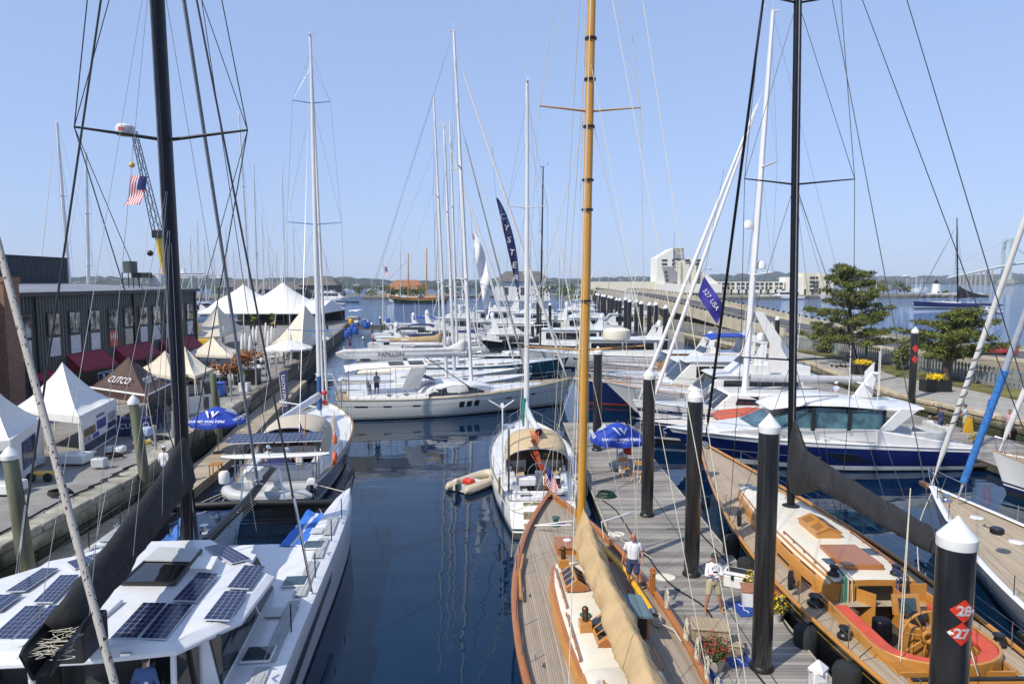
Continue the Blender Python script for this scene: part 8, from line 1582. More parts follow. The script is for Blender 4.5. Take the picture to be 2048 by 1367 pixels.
# tents
def tent(corners, zpk, label, mt, z0=1.66, val=.3, name='pagoda_tent', group=None, pw=1.7, legs=True, ppx=None, wallsd=(), wallm=None):
    P = [V(c) for c in corners]; c = sum(P, V((0, 0, 0)))/4; ze = P[0].z; t = thing(name, label, 'tent', (c.x, c.y, z0), group); n = 10; k = 8; rings = []
    for i in range(k+1):
        r = 1-i/k; ring = []
        for e_ in range(4):
            a, b_ = P[e_], P[(e_+1) % 4]
            for q in range(n): p = lerp(a, b_, q/n); s_ = (1-abs(2*q/n-1)); ring.append(V((lerp(c.x, p.x, r), lerp(c.y, p.y, r), ze+(zpk-ze)*(1-r)**pw-.16*s_*r*(1-r)*4+.07*mnoise.noise(V((p.x*r*1.1, p.y*r*1.1, i*.4)))*(r < .99))))
        rings.append(ring)
    m = MB(); m.loft(rings, True, False); m.loft([rings[0], [p-V((0, 0, val)) for p in rings[0]]], True, False); cn = m.build('canopy', mt, t, ang=35); [MB().tube([rings[i][e_*n]+V((0, 0, .012)) for i in range(k+1)], .018, 4).build('canopy_seam', mt, cn) for e_ in range(4)]; [MB().tube([P[e_], P[e_]+(P[e_]-c)*.28+V((0, 0, z0-ze+.1))], .012, 4).build('guy_rope', ROPE, t) for e_ in range(4) if legs]
    if legs: [MB().tube([(p.x, p.y, z0), (p.x, p.y, ze)], .045, 6).build('leg', WHITE, t) for p in [lerp(c, q, .97) for q in P]]
    for e_ in wallsd: a, b_ = [lerp(c, q, .985) for q in (P[e_], P[(e_+1) % 4])]; MB().slab([V((a.x, a.y, z0+.1)), V((b_.x, b_.y, z0+.1)), V((b_.x, b_.y, ze)), V((a.x, a.y, ze))], .03).build('side_wall', wallm or mt, t)
    return t, P, cn
def quadz(z, *px): P = [at(a, b_, z) for a, b_ in px]; return P
def tent3(A, B, D, z, **k):   # three eave corners by eye, the fourth follows
    A, B, D = at(*A, z), at(*B, z), at(*D, z); return [A, B, B+D-A, D]
c1 = tent3((158, 832), (230, 797), (20, 818), 3.75); t1, P1, _ = tent(c1, 5.9, 'white peaked tent with a printed photo panel on its side, at the quay edge', CANV_W, val=.35, pw=1.55)
a, b_ = P1[0], P1[1]; off = (b_-a).normalized(); nn = V((off.y, -off.x, 0)); pan = MB().slab([V((a.x, a.y, 1.75))+nn*.04, V((b_.x, b_.y, 1.75))+nn*.04, V((b_.x, b_.y, 3.6))+nn*.04, V((a.x, a.y, 3.6))+nn*.04], .03).build('photo_panel', CANV_W, t1)
PH = [mat('photo_print', (.18, .12, .05), .5, var=.8, scale=6), mat('photo_print', (.04, .07, .28), .5, var=.8, scale=5), mat('photo_print', (.35, .32, .33), .5, var=.6, scale=6), mat('photo_print', (.05, .06, .10), .5, var=.8, scale=5)]
def pq(u0, u1, z0, z1, k): f = lambda u, z: lerp(a, b_, u)*1+V((0, 0, z-lerp(a, b_, u).z))+nn*.065; MB().slab([f(u0, z0), f(u1, z0), f(u1, z1), f(u0, z1)], .01).build('photo', PH[k], pan)
for q in ((.06, .36, 2.62, 3.02, 0), (.40, .66, 2.66, 3.12, 1), (.70, .95, 2.8, 3.2, 2), (.70, .95, 2.4, 2.72, 3), (.06, .24, 2.35, 2.58, 2), (.28, .45, 2.35, 2.58, 1), (.06, .95, 1.85, 2.3, 3)): pq(*q)
text('NEWPORT', LETB, pan, lerp(a, b_, .52)*1+V((0, 0, 3.32-a.z))+nn*.065, off, (0, 0, 1), .24)
c0 = tent3((20, 880), (85, 832), (-130, 890), 3.75); t0, P0, _ = tent(c0, 5.7, 'white walled tent with clear window panels at the left edge', CANV_W, val=.4, wallsd=(0, 3), pw=1.5)
for e_, (u0, u1) in ((3, (.55, .9)), (0, (.3, .7)), (3, (.1, .45))): a2, b2_ = P0[e_], P0[(e_+1) % 4]; d2 = (b2_-a2); n2 = V((d2.y, -d2.x, 0)).normalized(); MB().slab([lerp(a2, b2_, u)*1+V((0, 0, z-a2.z))+n2*.03 for u, z in ((u0, 2.1), (u1, 2.1), (u1, 3.3), (u0, 3.3))], .02).build('clear_window', mat('clear_vinyl', (.10, .13, .20), .15, var=.5, scale=1.5), t0)
c2 = tent3((294, 792), (342, 768), (176, 775), 3.7); t2, P2, cn2 = tent(c2, 5.5, 'brown lettered canopy tent with dark side wall beside the white peaked tent', CANV_BR, val=.42, pw=1.3, wallsd=(0,), wallm=mat('dark_side_canvas', (.03, .025, .025), .8))
cc = sum(P2, V((0, 0, 0)))/4
for e_, u in ((3, .5), (0, .5)):
    a2, b2_ = (P2[3], P2[0]) if e_ == 3 else (P2[0], P2[1]); mid = lerp(a2, b2_, .5); ux = (b2_-a2).normalized(); up = (cc+V((0, 0, 1.8))-mid).normalized(); n2 = ux.cross(up); text('CUTCO', LETW, cn2, lerp(mid, V((cc.x, cc.y, 5.5)), .30)+n2*.09-up*.0, ux, up-n2*.0, .62, depth=.003)
    m = MB(); m.slab([lerp(a2, b2_, .03)+V((0, 0, -.02))+n2*.04, lerp(a2, b2_, .97)+V((0, 0, -.02))+n2*.04, lerp(a2, b2_, .97)+V((0, 0, .10))+n2*.0, lerp(a2, b2_, .03)+V((0, 0, .10))+n2*.0], .01); m.build('valance_stripe', LETW, t2)
def table(x, y, z, d, a, mt, label, legs=True, group=None, cloth_=False, top=.74):
    t = thing('table', label, 'table', (x, y, z), group); M = frame((x, y, z), a); MB(M).box((0, 0, top), (d[0], d[1], .05)).build('tabletop', mt, t)
    if cloth_: MB(M).box((0, 0, top/2), (d[0]-.04, d[1]-.04, top-.06)).build('cloth', mt, t, bevel=.03)
    else: [MB(M).box((sx*(d[0]/2-.08), sy*(d[1]/2-.08), top/2), (.05, .05, top)).build('leg', mt, t) for sx in (1, -1) for sy in (1, -1)]
    return t, M
p = at(268, 868, 1.66); t, M = table(p.x, p.y, 1.66, (1.9, .8), R(20), CANV_NV, 'navy cloth-covered display table under the brown tent', cloth_=True, top=.9); text('CUTCO', LETW, t, M @ V((.1, -.41, .55)), M.to_3x3() @ V((1, 0, 0)), (0, 0, 1), .42)
GT = 'cream peaked tents along the building front'
for A, B, D, z, zp, lb in [((350, 755), (392, 742), (272, 740), 3.4, 4.9, 'cream peaked tent directly behind the brown tent'), ((390, 752), (425, 738), (320, 730), 3.4, 5.0, 'cream peaked tent behind the catamaran mast'), ((465, 712), (478, 700), (372, 708), 3.5, 4.9, 'cream peaked tent above the maple planters'), ((405, 760), (440, 748), (350, 748), 2.9, 4.1, 'low cream tent in front of the maple planters')]: tent(tent3(A, B, D, z), zp, lb, CANV_CR, val=.2, pw=1.5)
c5 = tent3((440, 672), (488, 654), (372, 676), 3.6); t5, P5, cn5 = tent(c5, 7.0, 'big cream tent with dark stencilled lettering at the end of the building', CANV_CR, val=.25, pw=1.35)
c6 = tent3((600, 700), (668, 668), (545, 686), 3.2); tent(c6, 7.2, 'tall cream conical tent over the dining terrace at the quay edge', CANV_CR, val=.15, pw=1.25, name='conical_tent')
bt = thing('marquee_tent', 'large white twin-peaked marquee beyond the terrace', 'tent', (-47, 138, 1.66)); pk = [aty(487, 568, 140), aty(565, 564, 140)]
def hgt(x, y):
    e_ = 4.3; best = 0
    for p in pk: r = math.hypot((x-p.x)/13, (y-140)/11.5); best = max(best, (p.z-e_)*max(0, 1-r)**1.9)
    sag = 2.2*max(0, 1-abs((y-140)/10)); return e_+max(best, min(sag, 2.2) if pk[0].x-4 < x < pk[1].x+4 else sag*.9)
xs0, xs1 = aty(418, 630, 135).x, aty(655, 630, 135).x
m = MB(); m.grid(lambda u, v: V((lerp(xs0, xs1, u), lerp(130, 150, v), hgt(lerp(xs0, xs1, u), lerp(130, 150, v))*(1) if 0 < u < 1 and 0 < v < 1 else 4.0)), 48, 20); m.build('canopy', CANV_W, bt, ang=60)
m = MB(); m.tube([(xs0, 130, 4.0), (xs1, 130, 4.0), (xs1, 150, 4.0), (xs0, 150, 4.0), (xs0, 130, 4.0)], .15, 4); m.build('eave_band', CANV_W, bt); [MB().tube([(lerp(xs0, xs1, i/8), 130, 1.6), (lerp(xs0, xs1, i/8), 130, 4)], .08, 6).build('pole', WHITE, bt) for i in range(9)]; MB().box(((xs0+xs1)/2, 149, 2.6), (xs1-xs0, .1, 2.4)).build('interior_shade_sheet', mat('painted_tent_shade', (.04, .04, .045), .9), bt)  # dark sheet at the back stands in for shade inside the marquee
for i, p in enumerate(pk): MB().tube([(p.x, 140, 1.6), (p.x, 140, p.z+1.5)], .1, 6).build('mast_pole', WHITE, bt)
# closed and open white umbrellas, tables, benches, chairs, planters
parasol(*at(578, 735, 1.66)[:2], 1.66, 4.4, 2.3, CANV_W, 'open white umbrella on the terrace by the quay edge', False, pole=WHITE, drop=.75); parasol(*at(622, 708, 1.66)[:2], 1.66, 4.2, 2.2, CANV_W, 'open white umbrella partly behind the conical tent', False, pole=WHITE, drop=.7)
for i, (px, py) in enumerate([(486, 725), (492, 722), (502, 730), (508, 702), (515, 700), (582, 722), (538, 715), (533, 690), (545, 700), (448, 700)]):
    p = at(px, py, 1.66); t = thing('closed_umbrella', 'closed white umbrella standing on the terrace', 'umbrella', p, 'closed white terrace umbrellas'); MB(Matrix.Translation(p)).lathe([(.10, .9), (.24, 1.1), (.20, 2.2), (.10, 2.9), (.02, 3.05)], (0, 0, 0), 10).build('canopy', CANV_W, t); MB(Matrix.Translation(p)).tube([(0, 0, 0), (0, 0, 1)], .04, 6).build('pole', WHITE, t)
k = 0
for i in range(6):
    for j in range(5):
        x, y = -30.5+i*1.9+rnd(-.2, .2), 56+j*4.6+rnd(-.4, .4)
        if x > -20.2-(y-50)*.16-.6: continue
        table(x, y, 1.66, (1.3, .9), rnd(-.1, .1), GREYW if k % 3 else WHITE, 'pale dining table on the crowded terrace', group='terrace dining tables')
        for dx, dy, an in ((0, -.85, 90), (0, .85, -90)):
            cx, cy = x+dx+rnd(-.2, .2), y+dy; t = thing('chair', 'pale slatted chair at a terrace table', 'chair', (cx, cy, 1.66), 'terrace chairs'); M = frame((cx, cy, 1.66), R(an)); mm = WHITE if k % 2 else GREYW; MB(M).box((0, 0, .45), (.45, .45, .05)).build('seat', mm, t); MB(M).box((-.21, 0, .75), (.04, .45, .4)).build('backrest', mm, t); [MB(M).box((sx*.19, sy*.19, .22), (.04, .04, .44)).build('leg', mm, t) for sx in (1, -1) for sy in (1, -1)]
        k += 1
for i, (px, py, sh, lb) in enumerate([(523, 735, CW, 'dark-haired diner in white seated on the terrace beside the maple'), (515, 740, CBK, 'diner in black seated behind the one in white'), (440, 765, CW, 'diner in white seated left of the blue bin'), (572, 715, CBL, 'diner in blue seated under the open umbrella'), (452, 760, CW, 'second diner in white seated left of the blue bin'), (600, 712, CBK, 'diner in dark clothes near the conical tent')]): p = at(px, py, 1.66); person(lb, (p.x, p.y, 1.66), rnd(0, 6), 'sit', sh, CNB)
for px, py, sh, lb in ((511, 700, CW, 'person in white standing on the terrace among closed umbrellas'), (746, 690, CPK, 'person in pink aboard the grey-canopied boat by the jetty'), (736, 655, CW, 'person standing on the far timber jetty'), (700, 700, CNB, 'man in dark vest bending on the jetty behind the long white yacht')): p = at(px, py, 1.66); person(lb, (p.x, p.y, 1.66), rnd(0, 6), 'reach', sh, CNB)
def planter(px, py, d, mt, lb, leaf, r=.9, h=1.1, n=500, seed=1, flower=None, z=1.66, size=.2, trunk=True):
    p = at(px, py, z); rg = random.Random(seed); t = thing('planter', lb, 'planter', p); M = Matrix.Translation(p); MB(M).box((0, 0, d[2]/2), d).build('tub', mt, t, bevel=.03); f = MB()
    for q in range(9): tufts(f, p+V((rg.uniform(-.6, .6)*r, rg.uniform(-.4, .4)*r, d[2]+h*rg.uniform(.35, .9))), r*.5, n//9, size, (1.2, 1.2, .55), rg)
    f.build('foliage', leaf, t, flatsh=True); m = MB(M); [m.tube([(0, 0, d[2]-.1), (.5*r*cos(q), .5*r*sin(q), d[2]+h*.6)], .03, 5) for q in (0, 1.6, 3.1, 4.7)]; m.build('stems', BARK, t)
    if flower: f = MB(); tufts(f, p+V((0, 0, d[2]+.12)), d[0]*.5, 160, .12, (1, .6, .35), rg); f.build('blossoms', flower, t, flatsh=True)
planter(500, 768, (1.5, 1.1, 1.3), BLK, 'rust-leaved maple in a big black tub by the quay edge', MAPL, 1.5, 1.5, 900, 1); planter(452, 768, (1.6, .9, .7), BLK, 'rust and green shrubs in a low black trough behind the blue bin', MAPL, 1.3, 1.0, 700, 2, size=.22); planter(490, 782, (.7, .7, .7), WHITE, 'slim shrub in a white box planter beside the maple tub', GRNL, .35, .9, 120, 3); planter(640, 690, (1, .8, .8), TEAKV, 'autumn-coloured shrub in a tub near the conical tent', MAPL, 1.1, 1.6, 600, 4); planter(546, 655, (.9, .9, .7), BLK, 'tall flower pillar in a pot before the marquee', GRNL, .6, 2.2, 400, 5, YFL); planter(508, 658, (.9, .9, .7), BLK, 'leafy green pot plant before the marquee', GRNL, .6, 2.0, 400, 6); planter(160, 772, (.8, .8, .7), BLK, 'bright green bush in a pot by the shop door', GRNL, .8, 1.0, 400, 7); planter(340, 832, (.5, .5, .6), BLK, 'green pot plant behind the brown tent wall', GRNL, .5, .9, 240, 8)
for px, py, lb in ((1870, 782, 'black planter box of yellow flowers nearest on the promenade'), (1728, 748, 'black planter box of yellow flowers further along the promenade')): planter(px, py, (2.1, .9, .95), BLK, lb, YFL, .85, .35, 500, px, YFL, z=1.5, size=.15)
BIN = mat('blue_bin_plastic', (.01, .09, .42), .4)
def wbin(x, y, z, label, mt=BIN, group=None): t = thing('wheelie_bin', label, 'bin', (x, y, z), group); M = Matrix.Translation((x, y, z)); MB(M).loft([[V((sx*w_, sy*w_*1.1, h)) for sx, sy in ((-1, -1), (1, -1), (1, 1), (-1, 1))] for h, w_ in ((.1, .24), (1.0, .32))], True, True).build('body', mt, t, bevel=.03); MB(M).box((0, -.02, 1.05), (.70, .80, .08)).build('lid', mt, t, bevel=.03); [MB(M).tube([(s*.3-.03, .3, .12), (s*.3+.03, .3, .12)], .12, 10).build('wheel', BLK, t) for s in (1, -1)]
p = at(441, 793, 1.66); wbin(p.x, p.y, 1.66, 'blue wheeled bin at the quay edge in front of the maple planters')
def barrel(px, py, mt, lb, group): p = at(px, py, 1.66); t = thing('barrel', lb, 'barrel', p, group); MB(Matrix.Translation(p)).lathe([(.40, 0), (.45, .08), (.46, .5), (.45, 1.0), (.40, 1.1), (.36, 1.1), (.02, 1.06)], (0, 0, 0), 16).build('drum', mt, t); MB(Matrix.Translation(p)).lathe([(.47, .34), (.475, .37), (.47, .4)], (0, 0, 0), 16).build('hoop', mt, t)
for px, py in ((700, 670), (712, 668), (706, 660), (732, 657), (738, 655), (728, 651), (776, 647), (695, 676)): barrel(px, py, BIN, 'blue plastic barrel on the far timber jetty', 'blue barrels on the jetty')
barrel(702, 648, YEL, 'yellow barrel standing among the blue ones on the jetty', None)
# far jetty
m = MB(); m.prism([(-33.5, 128), (-19, 128), (-19, 134), (-36, 134)], 1.0, 1.5); S('far_jetty', m, BULK, flatsh=True)
# rails and posts along the quay edge, notice board, banner, boxes
GP = mat('silvered_post', (.34, .34, .32), .85, var=.3, scale=3, stretch=(1, 1, .2))
for i, (y, h) in enumerate([(33.6, 1.3), (36.2, 1.5), (39, 2.4), (41.5, 2.4), (44.5, 1.3), (47, 2.3), (50, 1.6), (54, 2.2), (58, 2), (62, 1.9), (66, 2.2), (70, 2), (75, 2)]):
    x = interp([(q[1], q[0]) for q in QE], y)-.35; t = thing('quay_post', 'weathered grey post standing along the quay edge', 'post', (x, y, 1.66), 'posts along the quay edge'); MB().tube([(x, y, 1.6), (x+rnd(-.1, .1), y, 1.66+h)], .07, 6).build('post', GP, t)
p = at(262, 868, 1.7); t = thing('notice_board', 'white board with dark emblem on the fence by the blue parasol', 'sign', at(398, 840, 1.7)); q = at(398, 830, 1.7); MB().slab([q+V((-.7, -.5, .15)), q+V((.5, .9, .15)), q+V((.5, .9, 1.2)), q+V((-.7, -.5, 1.2))], .05).build('board', WHITE, t); MB().slab([q+V((.12, .25, .3)), q+V((.4, .55, .3)), q+V((.4, .55, 1.1)), q+V((.25, .35, 1.1))], .08).build('emblem', FACE, t)
m = MB(); 
for i in range(12): a = -.2+i*.55; m.tube([(QE[1][0]-.35-(i*.04), 20+i*.9, 1.76), (QE[1][0]-.5+.1*sin(i), 20.9+i*.9, 1.78)], .04, 5)
o = m.build('quay_cable_bundle', DROPE, None, loc=(-17, 20, 1.7)); tag(o, 'black cable bundle lying along the top of the granite quay wall', 'cable')
for px, py, lb in ((200, 935, 'small pale grey utility box on the quay wall'), (150, 925, 'white concrete tent weight at the foot of the white peaked tent'), (10, 985, 'white concrete tent weight at the left edge')): p = at(px, py, 1.7); t = thing('ballast_block', lb, 'block', p); MB(Matrix.Translation(p)).box((0, 0, .25), (.6 if px == 200 else 1.3, .4 if px == 200 else .9, .42)).build('block', GREYW if px == 200 else WHITE, t, bevel=.05); MB(Matrix.Translation(p)).tube([(-.1, 0, .46), (0, 0, .54), (.1, 0, .46)], .02, 5).build('lifting_eye', SSTEEL, t)
p = at(88, 960, 1.7); t = thing('yellow_cart', 'small yellow hand cart on the quay by the leaning pile', 'cart', p); M = Matrix.Translation(p); MB(M).box((0, 0, .3), (.9, .5, .12)).build('tray', YEL, t, bevel=.03); MB(M).tube([(-.35, -.28, .2), (-.35, -.24, .2)], .2, 14).build('wheel', BLK, t); MB(M).tube([(.35, -.28, .2), (.35, -.24, .2)], .2, 14).build('wheel', BLK, t)
BAN = mat('navy_banner', (.012, .02, .10), .7)
p = aty(566, 745, 47); q = aty(572, 822, 46.5); t = thing('feather_banner', 'navy feather banner with white lettering below the quay edge', 'banner', q); MB().slab([p+V((-.28, 0, 0)), p+V((.28, 0, .2)), q+V((.22, 0, .3)), q+V((.05, 0, -.1)), q+V((-.1, 0, .0))], .02).build('cloth', BAN, t); MB().tube([p+V((-.3, .03, .1)), q+V((-.1, .03, -1.6))], .02, 5).build('pole', WHITE, t); text('DYNAYACHTS', LETW, t, lerp(p, q, .5)+V((0, -.03, .1)), (lerp(p, q, 0)-q), V((-1, 0, 0)), .34)
# flags over the basin
def pole_flag(label, px, pyb, pyt, y, fl, r=.05, name='flag_pole', base=None): a, c = aty(px, pyb, y), aty(px, pyt, y); t = thing(name, label, 'flagpole', (a.x, y, max(0, a.z))); MB().tube([(a.x, y, max(.3, a.z)), (c.x, y, c.z)], [r, r*.6], 8).build('pole', WHITE, t); MB().ball((c.x, y, c.z), r*1.6, 8, 6).build('finial', YEL, t); return t, c
t, c = pole_flag('tall white flagpole at the end of the timber jetty', 766, 650, 528, 132, None, .1); flag('us_flag', 'limp American flag at the top of the jetty flagpole', 'flag', c+V((0, 0, -.2)), (.3, -.2, -.95), (.35, 0, -.2), 2.2, 1.9, [FW, FR, FB], us_mf, wave=.1, sag=0)
a, c = aty(1038, 598, 56), aty(992, 395, 56); t = thing('banner_flag', 'tall navy streamer banner lettered down its length, hoisted by the white sloop mast', 'banner', a); f = lambda u, v: lerp(c, a, u)+V(((v-.0)*(.10+.72*sin(pi*min(1, u*1.08))**.7*(1-.35*u)), .18*sin(u*9+v*3), 0))
m = MB(); m.grid(f, 30, 5); m.grid(lambda u, v: f(u, v)+V((0, .01, 0)), 30, 5); m.build('cloth', mat('slate_blue_banner', (.025, .04, .13), .7), t, ang=180); MB().tube([c+V((-.3, 0, 4)), c, a, a+V((.2, 0, -5))], .012, 4).build('halyard', WIRE, t)
for w_, u in (('O', .19), ('Y', .30), ('S', .415), ('T', .54), ('E', .665), ('R', .79), ('O', .92)): text(w_, LETW, t, f(u, .42)+V((0, -.14, 0)), (1, 0, -.12), (.12, 0, 1), .68)
a, c = aty(972, 640, 60), aty(944, 468, 60); t = thing('banner_flag', 'crumpled white and blue banner hoisted beside the tallest white mast', 'banner', a); f2 = lambda u, v: lerp(c, a, u)+V(((v)*(.85*sin(pi*min(1, .12+u*.85))**.6), .25*sin(u*14+v*4), .2*sin(u*11+v*5)*v))
m = MB(); m.grid(f2, 34, 8); m.grid(lambda u, v: f2(u, v)+V((0, .01, 0)), 34, 8); m.build('cloth', mat('white_blue_banner', (.74, .75, .80), .8, var=.1), t, ang=180); [text(w_, LETB, t, f2(u, .5)+V((0, -.3, 0)), (1, 0, -.35), (.3, 0, 1), s_) for w_, u, s_ in (('YACHTS', .60, .36), ('S', .9, .7))]; MB().tube([c+V((-.1, 0, 2)), c, a, a+V((.1, 0, -4))], .012, 4).build('halyard', WIRE, t)
p = aty(1408, 552, 36); fo = flag('pennant_flag', 'violet-blue flag with white lettering flying above the blue motor yacht', 'flag', p, (.62, -.12, -.92), (-.28, .05, -1.05), 1.75, 1.0, [mat('violet_blue_flag', (.045, .035, .30), .75)], lambda i, j: 0, wave=.06, sag=.0)
t2 = V((.62, -.12, -.92)); u2 = V((-.28, .05, -1.05)); [text(w_, LETW, fo, p+t2*q+u2*.5+V((0, -.14, 0)), t2, -u2, .34) for w_, q in (('527', .42), ('USA', 1.05))]
t = thing('flag_halyard', 'thin flag line above the violet-blue flag', 'rope', p); MB().tube([p+V((.9, 0, 5.5)), p, p+V((-.45, .05, -1.5)), p+V((-.9, .1, -4.4))], .012, 4).build('line', WIRE, t)
# island hotel and condominiums
HW = mat('cream_white_stucco', (.78, .77, .72), .8, var=.04, scale=.05); HY = mat('pale_yellow_stucco', (.72, .69, .56), .8, var=.04, scale=.05); HG = mat('grey_panel', (.30, .30, .32), .7, var=.05); HWN = mat('dark_hotel_window', (.05, .055, .06), .3)
ht = thing('hotel', 'white and cream stepped tower hotel on the island beyond the causeway', 'hotel', (160, 450, 1.6)); YH = 450
hx = lambda px: (px-1024)/1365*YH; hz = lambda py: CAMZ+(561.5-py)/1365*YH
def block(name, px0, px1, pyt0, pyt1, pyb, mt, par, y0=YH, dep=22): x0, x1, z0 = hx(px0), hx(px1), hz(pyb); m = MB(); m.add([(x0, y0, z0), (x1, y0, z0), (x1, y0, hz(pyt1)), (x0, y0, hz(pyt0)), (x0, y0+dep, z0), (x1, y0+dep, z0), (x1, y0+dep, hz(pyt1)), (x0, y0+dep, hz(pyt0))], [(0, 1, 2, 3), (4, 7, 6, 5), (0, 3, 7, 4), (1, 5, 6, 2), (3, 2, 6, 7), (0, 4, 5, 1)]); return m.build(name, mt, par, flatsh=True)
def win(px, py, w_, h, par, y0=YH, mt=HWN): MB().box((hx(px), y0-.05, hz(py)), (w_, .3, h)).build('window', mt, par)
block('tower', 1313, 1344, 515, 496, 585, HW, ht); block('tower', 1344, 1397, 515, 515, 585, HW, ht, YH+1); block('tower', 1344, 1366, 496, 496, 516, HW, ht, YH+2, 14); block('sloped_roof', 1344, 1366, 507, 507, 515.5, HG, ht, YH+.5); block('stair_wing', 1397, 1440, 537, 568, 585, HW, ht, YH+.5); block('podium', 1186, 1320, 562, 562, 585, HY, ht, YH+3); block('podium', 1313, 1440, 566, 566, 584, HW, ht, YH-3, 4)
for x0, x1, t_, b_2 in ((1353, 1359, 521, 585), (1365, 1376, 527, 585), (1384, 1390, 532, 585)): block('bay', x0, x1, t_, t_, b_2, HY, ht, YH-.8, 2)
m = MB(); m.slab([(hx(1320), YH-.4, hz(532)), (hx(1345), YH-.4, hz(532)), (hx(1358), YH-.4, hz(563)), (hx(1329), YH-.4, hz(563))], .5); m.build('grey_screen', HG, ht)
for py in (520, 527.5): win(1327, py, 3.6, 1.4, ht)
for px in (1344.5, 1354.8, 1369.8, 1375, 1391, 1396.5):
    for i in range(8):
        py = 520+i*7.6
        if px > 1350 or i < 2: win(px, py, 1.7, 1.5, ht)
for i in range(3): win(1329.5+i*1.5, 543+i*8, 1.5, 1.6, ht, YH-.7)
for i in range(7): win(1348+i*2.6, 518, .6, .8, ht, YH+1)
m = MB(); m.box((hx(1355), YH+1.8, hz(500)), (6.5, .2, 3.2)); bo_ = m.build('sign_board', HY, ht); [text(w_, LETK, bo_, (hx(1355), YH+1.6, hz(py)), (1, 0, 0), (0, 0, 1), 1.7) for w_, py in (('NEWPORT', 498), ('HARBOR', 502.3))]; MB().tube([(hx(1351), YH+8, hz(496)), (hx(1351), YH+8, hz(462))], .12, 5).build('antenna', WIRE, ht)
cd_ = thing('condominium_row', 'long low cream condominium block on the island right of the hotel', 'building', (hx(1500), YH, 1.6)); x = 1432
for i in range(9): block('unit', x, x+21, 562, 562, 584, HY if i % 2 else HW, cd_, YH+(1.5 if i % 2 else 0), 14); [win(x+5+q*9, 566.5+r*8, 2.2, 1.6, cd_, YH+(1.5 if i % 2 else 0)) for q in (0, 1) for r in (0, 1)]; x += 19
c2_ = thing('condominium_tower', 'pale yellow gabled condominium tower at the right end of the island row', 'building', (hx(1610), YH-20, 1.6)); block('tower', 1570, 1596, 553, 553, 588, HW, c2_, YH-10); block('tower', 1590, 1618, 545, 545, 588, HY, c2_, YH-12); block('tower', 1618, 1645, 545, 556, 588, HY, c2_, YH-14)
for px in (1601, 1606, 1612, 1632): [win(px, 555+8*r, 1.6, 1.8, c2_, YH-14.2) for r in range(4)]
hb = thing('flat_roofed_pavilion', 'low pale flat-roofed building left of the hotel', 'building', (hx(1240), YH+20, 1.6)); block('hall', 1180, 1300, 564, 564, 584, HW, hb, YH+20, 12); [win(1190+i*8, 573, 1.6, 1.6, hb, YH+19.8) for i in range(12)]
for i in range(14): x = hx(1440+i*14); piling(x, YH-22, 5.5, .6, 'small dark piling of the island marina', 'pilings of the island marina', False)
lh = thing('lighthouse', 'small white stone lighthouse with dark lantern on the end of the breakwater', 'lighthouse', (280, 452, 1.6)); MB().lathe([(3.0, 1.6), (2.2, 8.6)], (280, 452, 0), 16).build('tower', WHITE, lh); MB().lathe([(2.3, 8.6), (2.3, 8.9), (1.2, 8.9), (1.2, 10.3), (1.5, 10.3), (.1, 11.4), (.05, 12)], (280, 452, 0), 12).build('lantern', BLK, lh); MB().box((279.8, 449.1, 2.6), (1.0, .4, 1.8)).build('door', BLK, lh)
t = thing('pier_wall', 'white low wall round the lighthouse', 'wall', (286, 448, 1.6)); MB().box((286, 442, 2.0), (36, .6, 1.2)).build('wall', WHITE, t)
# houses on the low island and shore
def house(label, x, y, z, w_, d, h, rh, wm, rm): t = thing('house', label, 'house', (x, y, z)); MB().box((x, y, z+h/2), (w_, d, h)).build('wall', wm, t); MB().loft([[(x-w_*.56, y-d*.6, z+h), (x-w_*.56, y+d*.6, z+h)], [(x-w_*.3, y, z+h+rh), (x-w_*.3, y, z+h+rh)], ], False, False).add([(x-w_*.56, y-d*.6, z+h), (x+w_*.56, y-d*.6, z+h), (x+w_*.3, y, z+h+rh), (x-w_*.3, y, z+h+rh), (x+w_*.56, y+d*.6, z+h), (x-w_*.56, y+d*.6, z+h)], [(0, 1, 2, 3), (4, 5, 3, 2), (1, 4, 2), (5, 0, 3)]).build('roof', rm, t, flatsh=True); [MB().box((x+q*w_*.3, y-d/2-.05, z+h*.5), (w_*.08, .2, h*.4)).build('window', HWN, t) for q in (-1, 0, 1)]; return t
SH = mat('orange_shingle_roof', (.34, .15, .07), .9, var=.15, scale=.5); SG = mat('grey_shingle_roof', (.14, .13, .12), .9, var=.15, scale=.5)
house('yacht club house with orange hipped roof behind the schooner', -64, 418, 1, 22, 16, 4.5, 5.5, HW, SH); house('grey-roofed shingled house behind the marquee peaks, left one', -150, 380, 1, 16, 12, 6, 4.5, SG, SG); house('grey-roofed waterfront house right of the marquee', -104, 372, 1, 20, 14, 7, 5, SG, SG); house('pale gabled house behind the crowded outer yachts', 5, 330, 1, 26, 14, 9, 5, HW, SG); house('long low boathouse behind the marquee', -128, 365, 1, 34, 12, 5, 4, SG, SG)
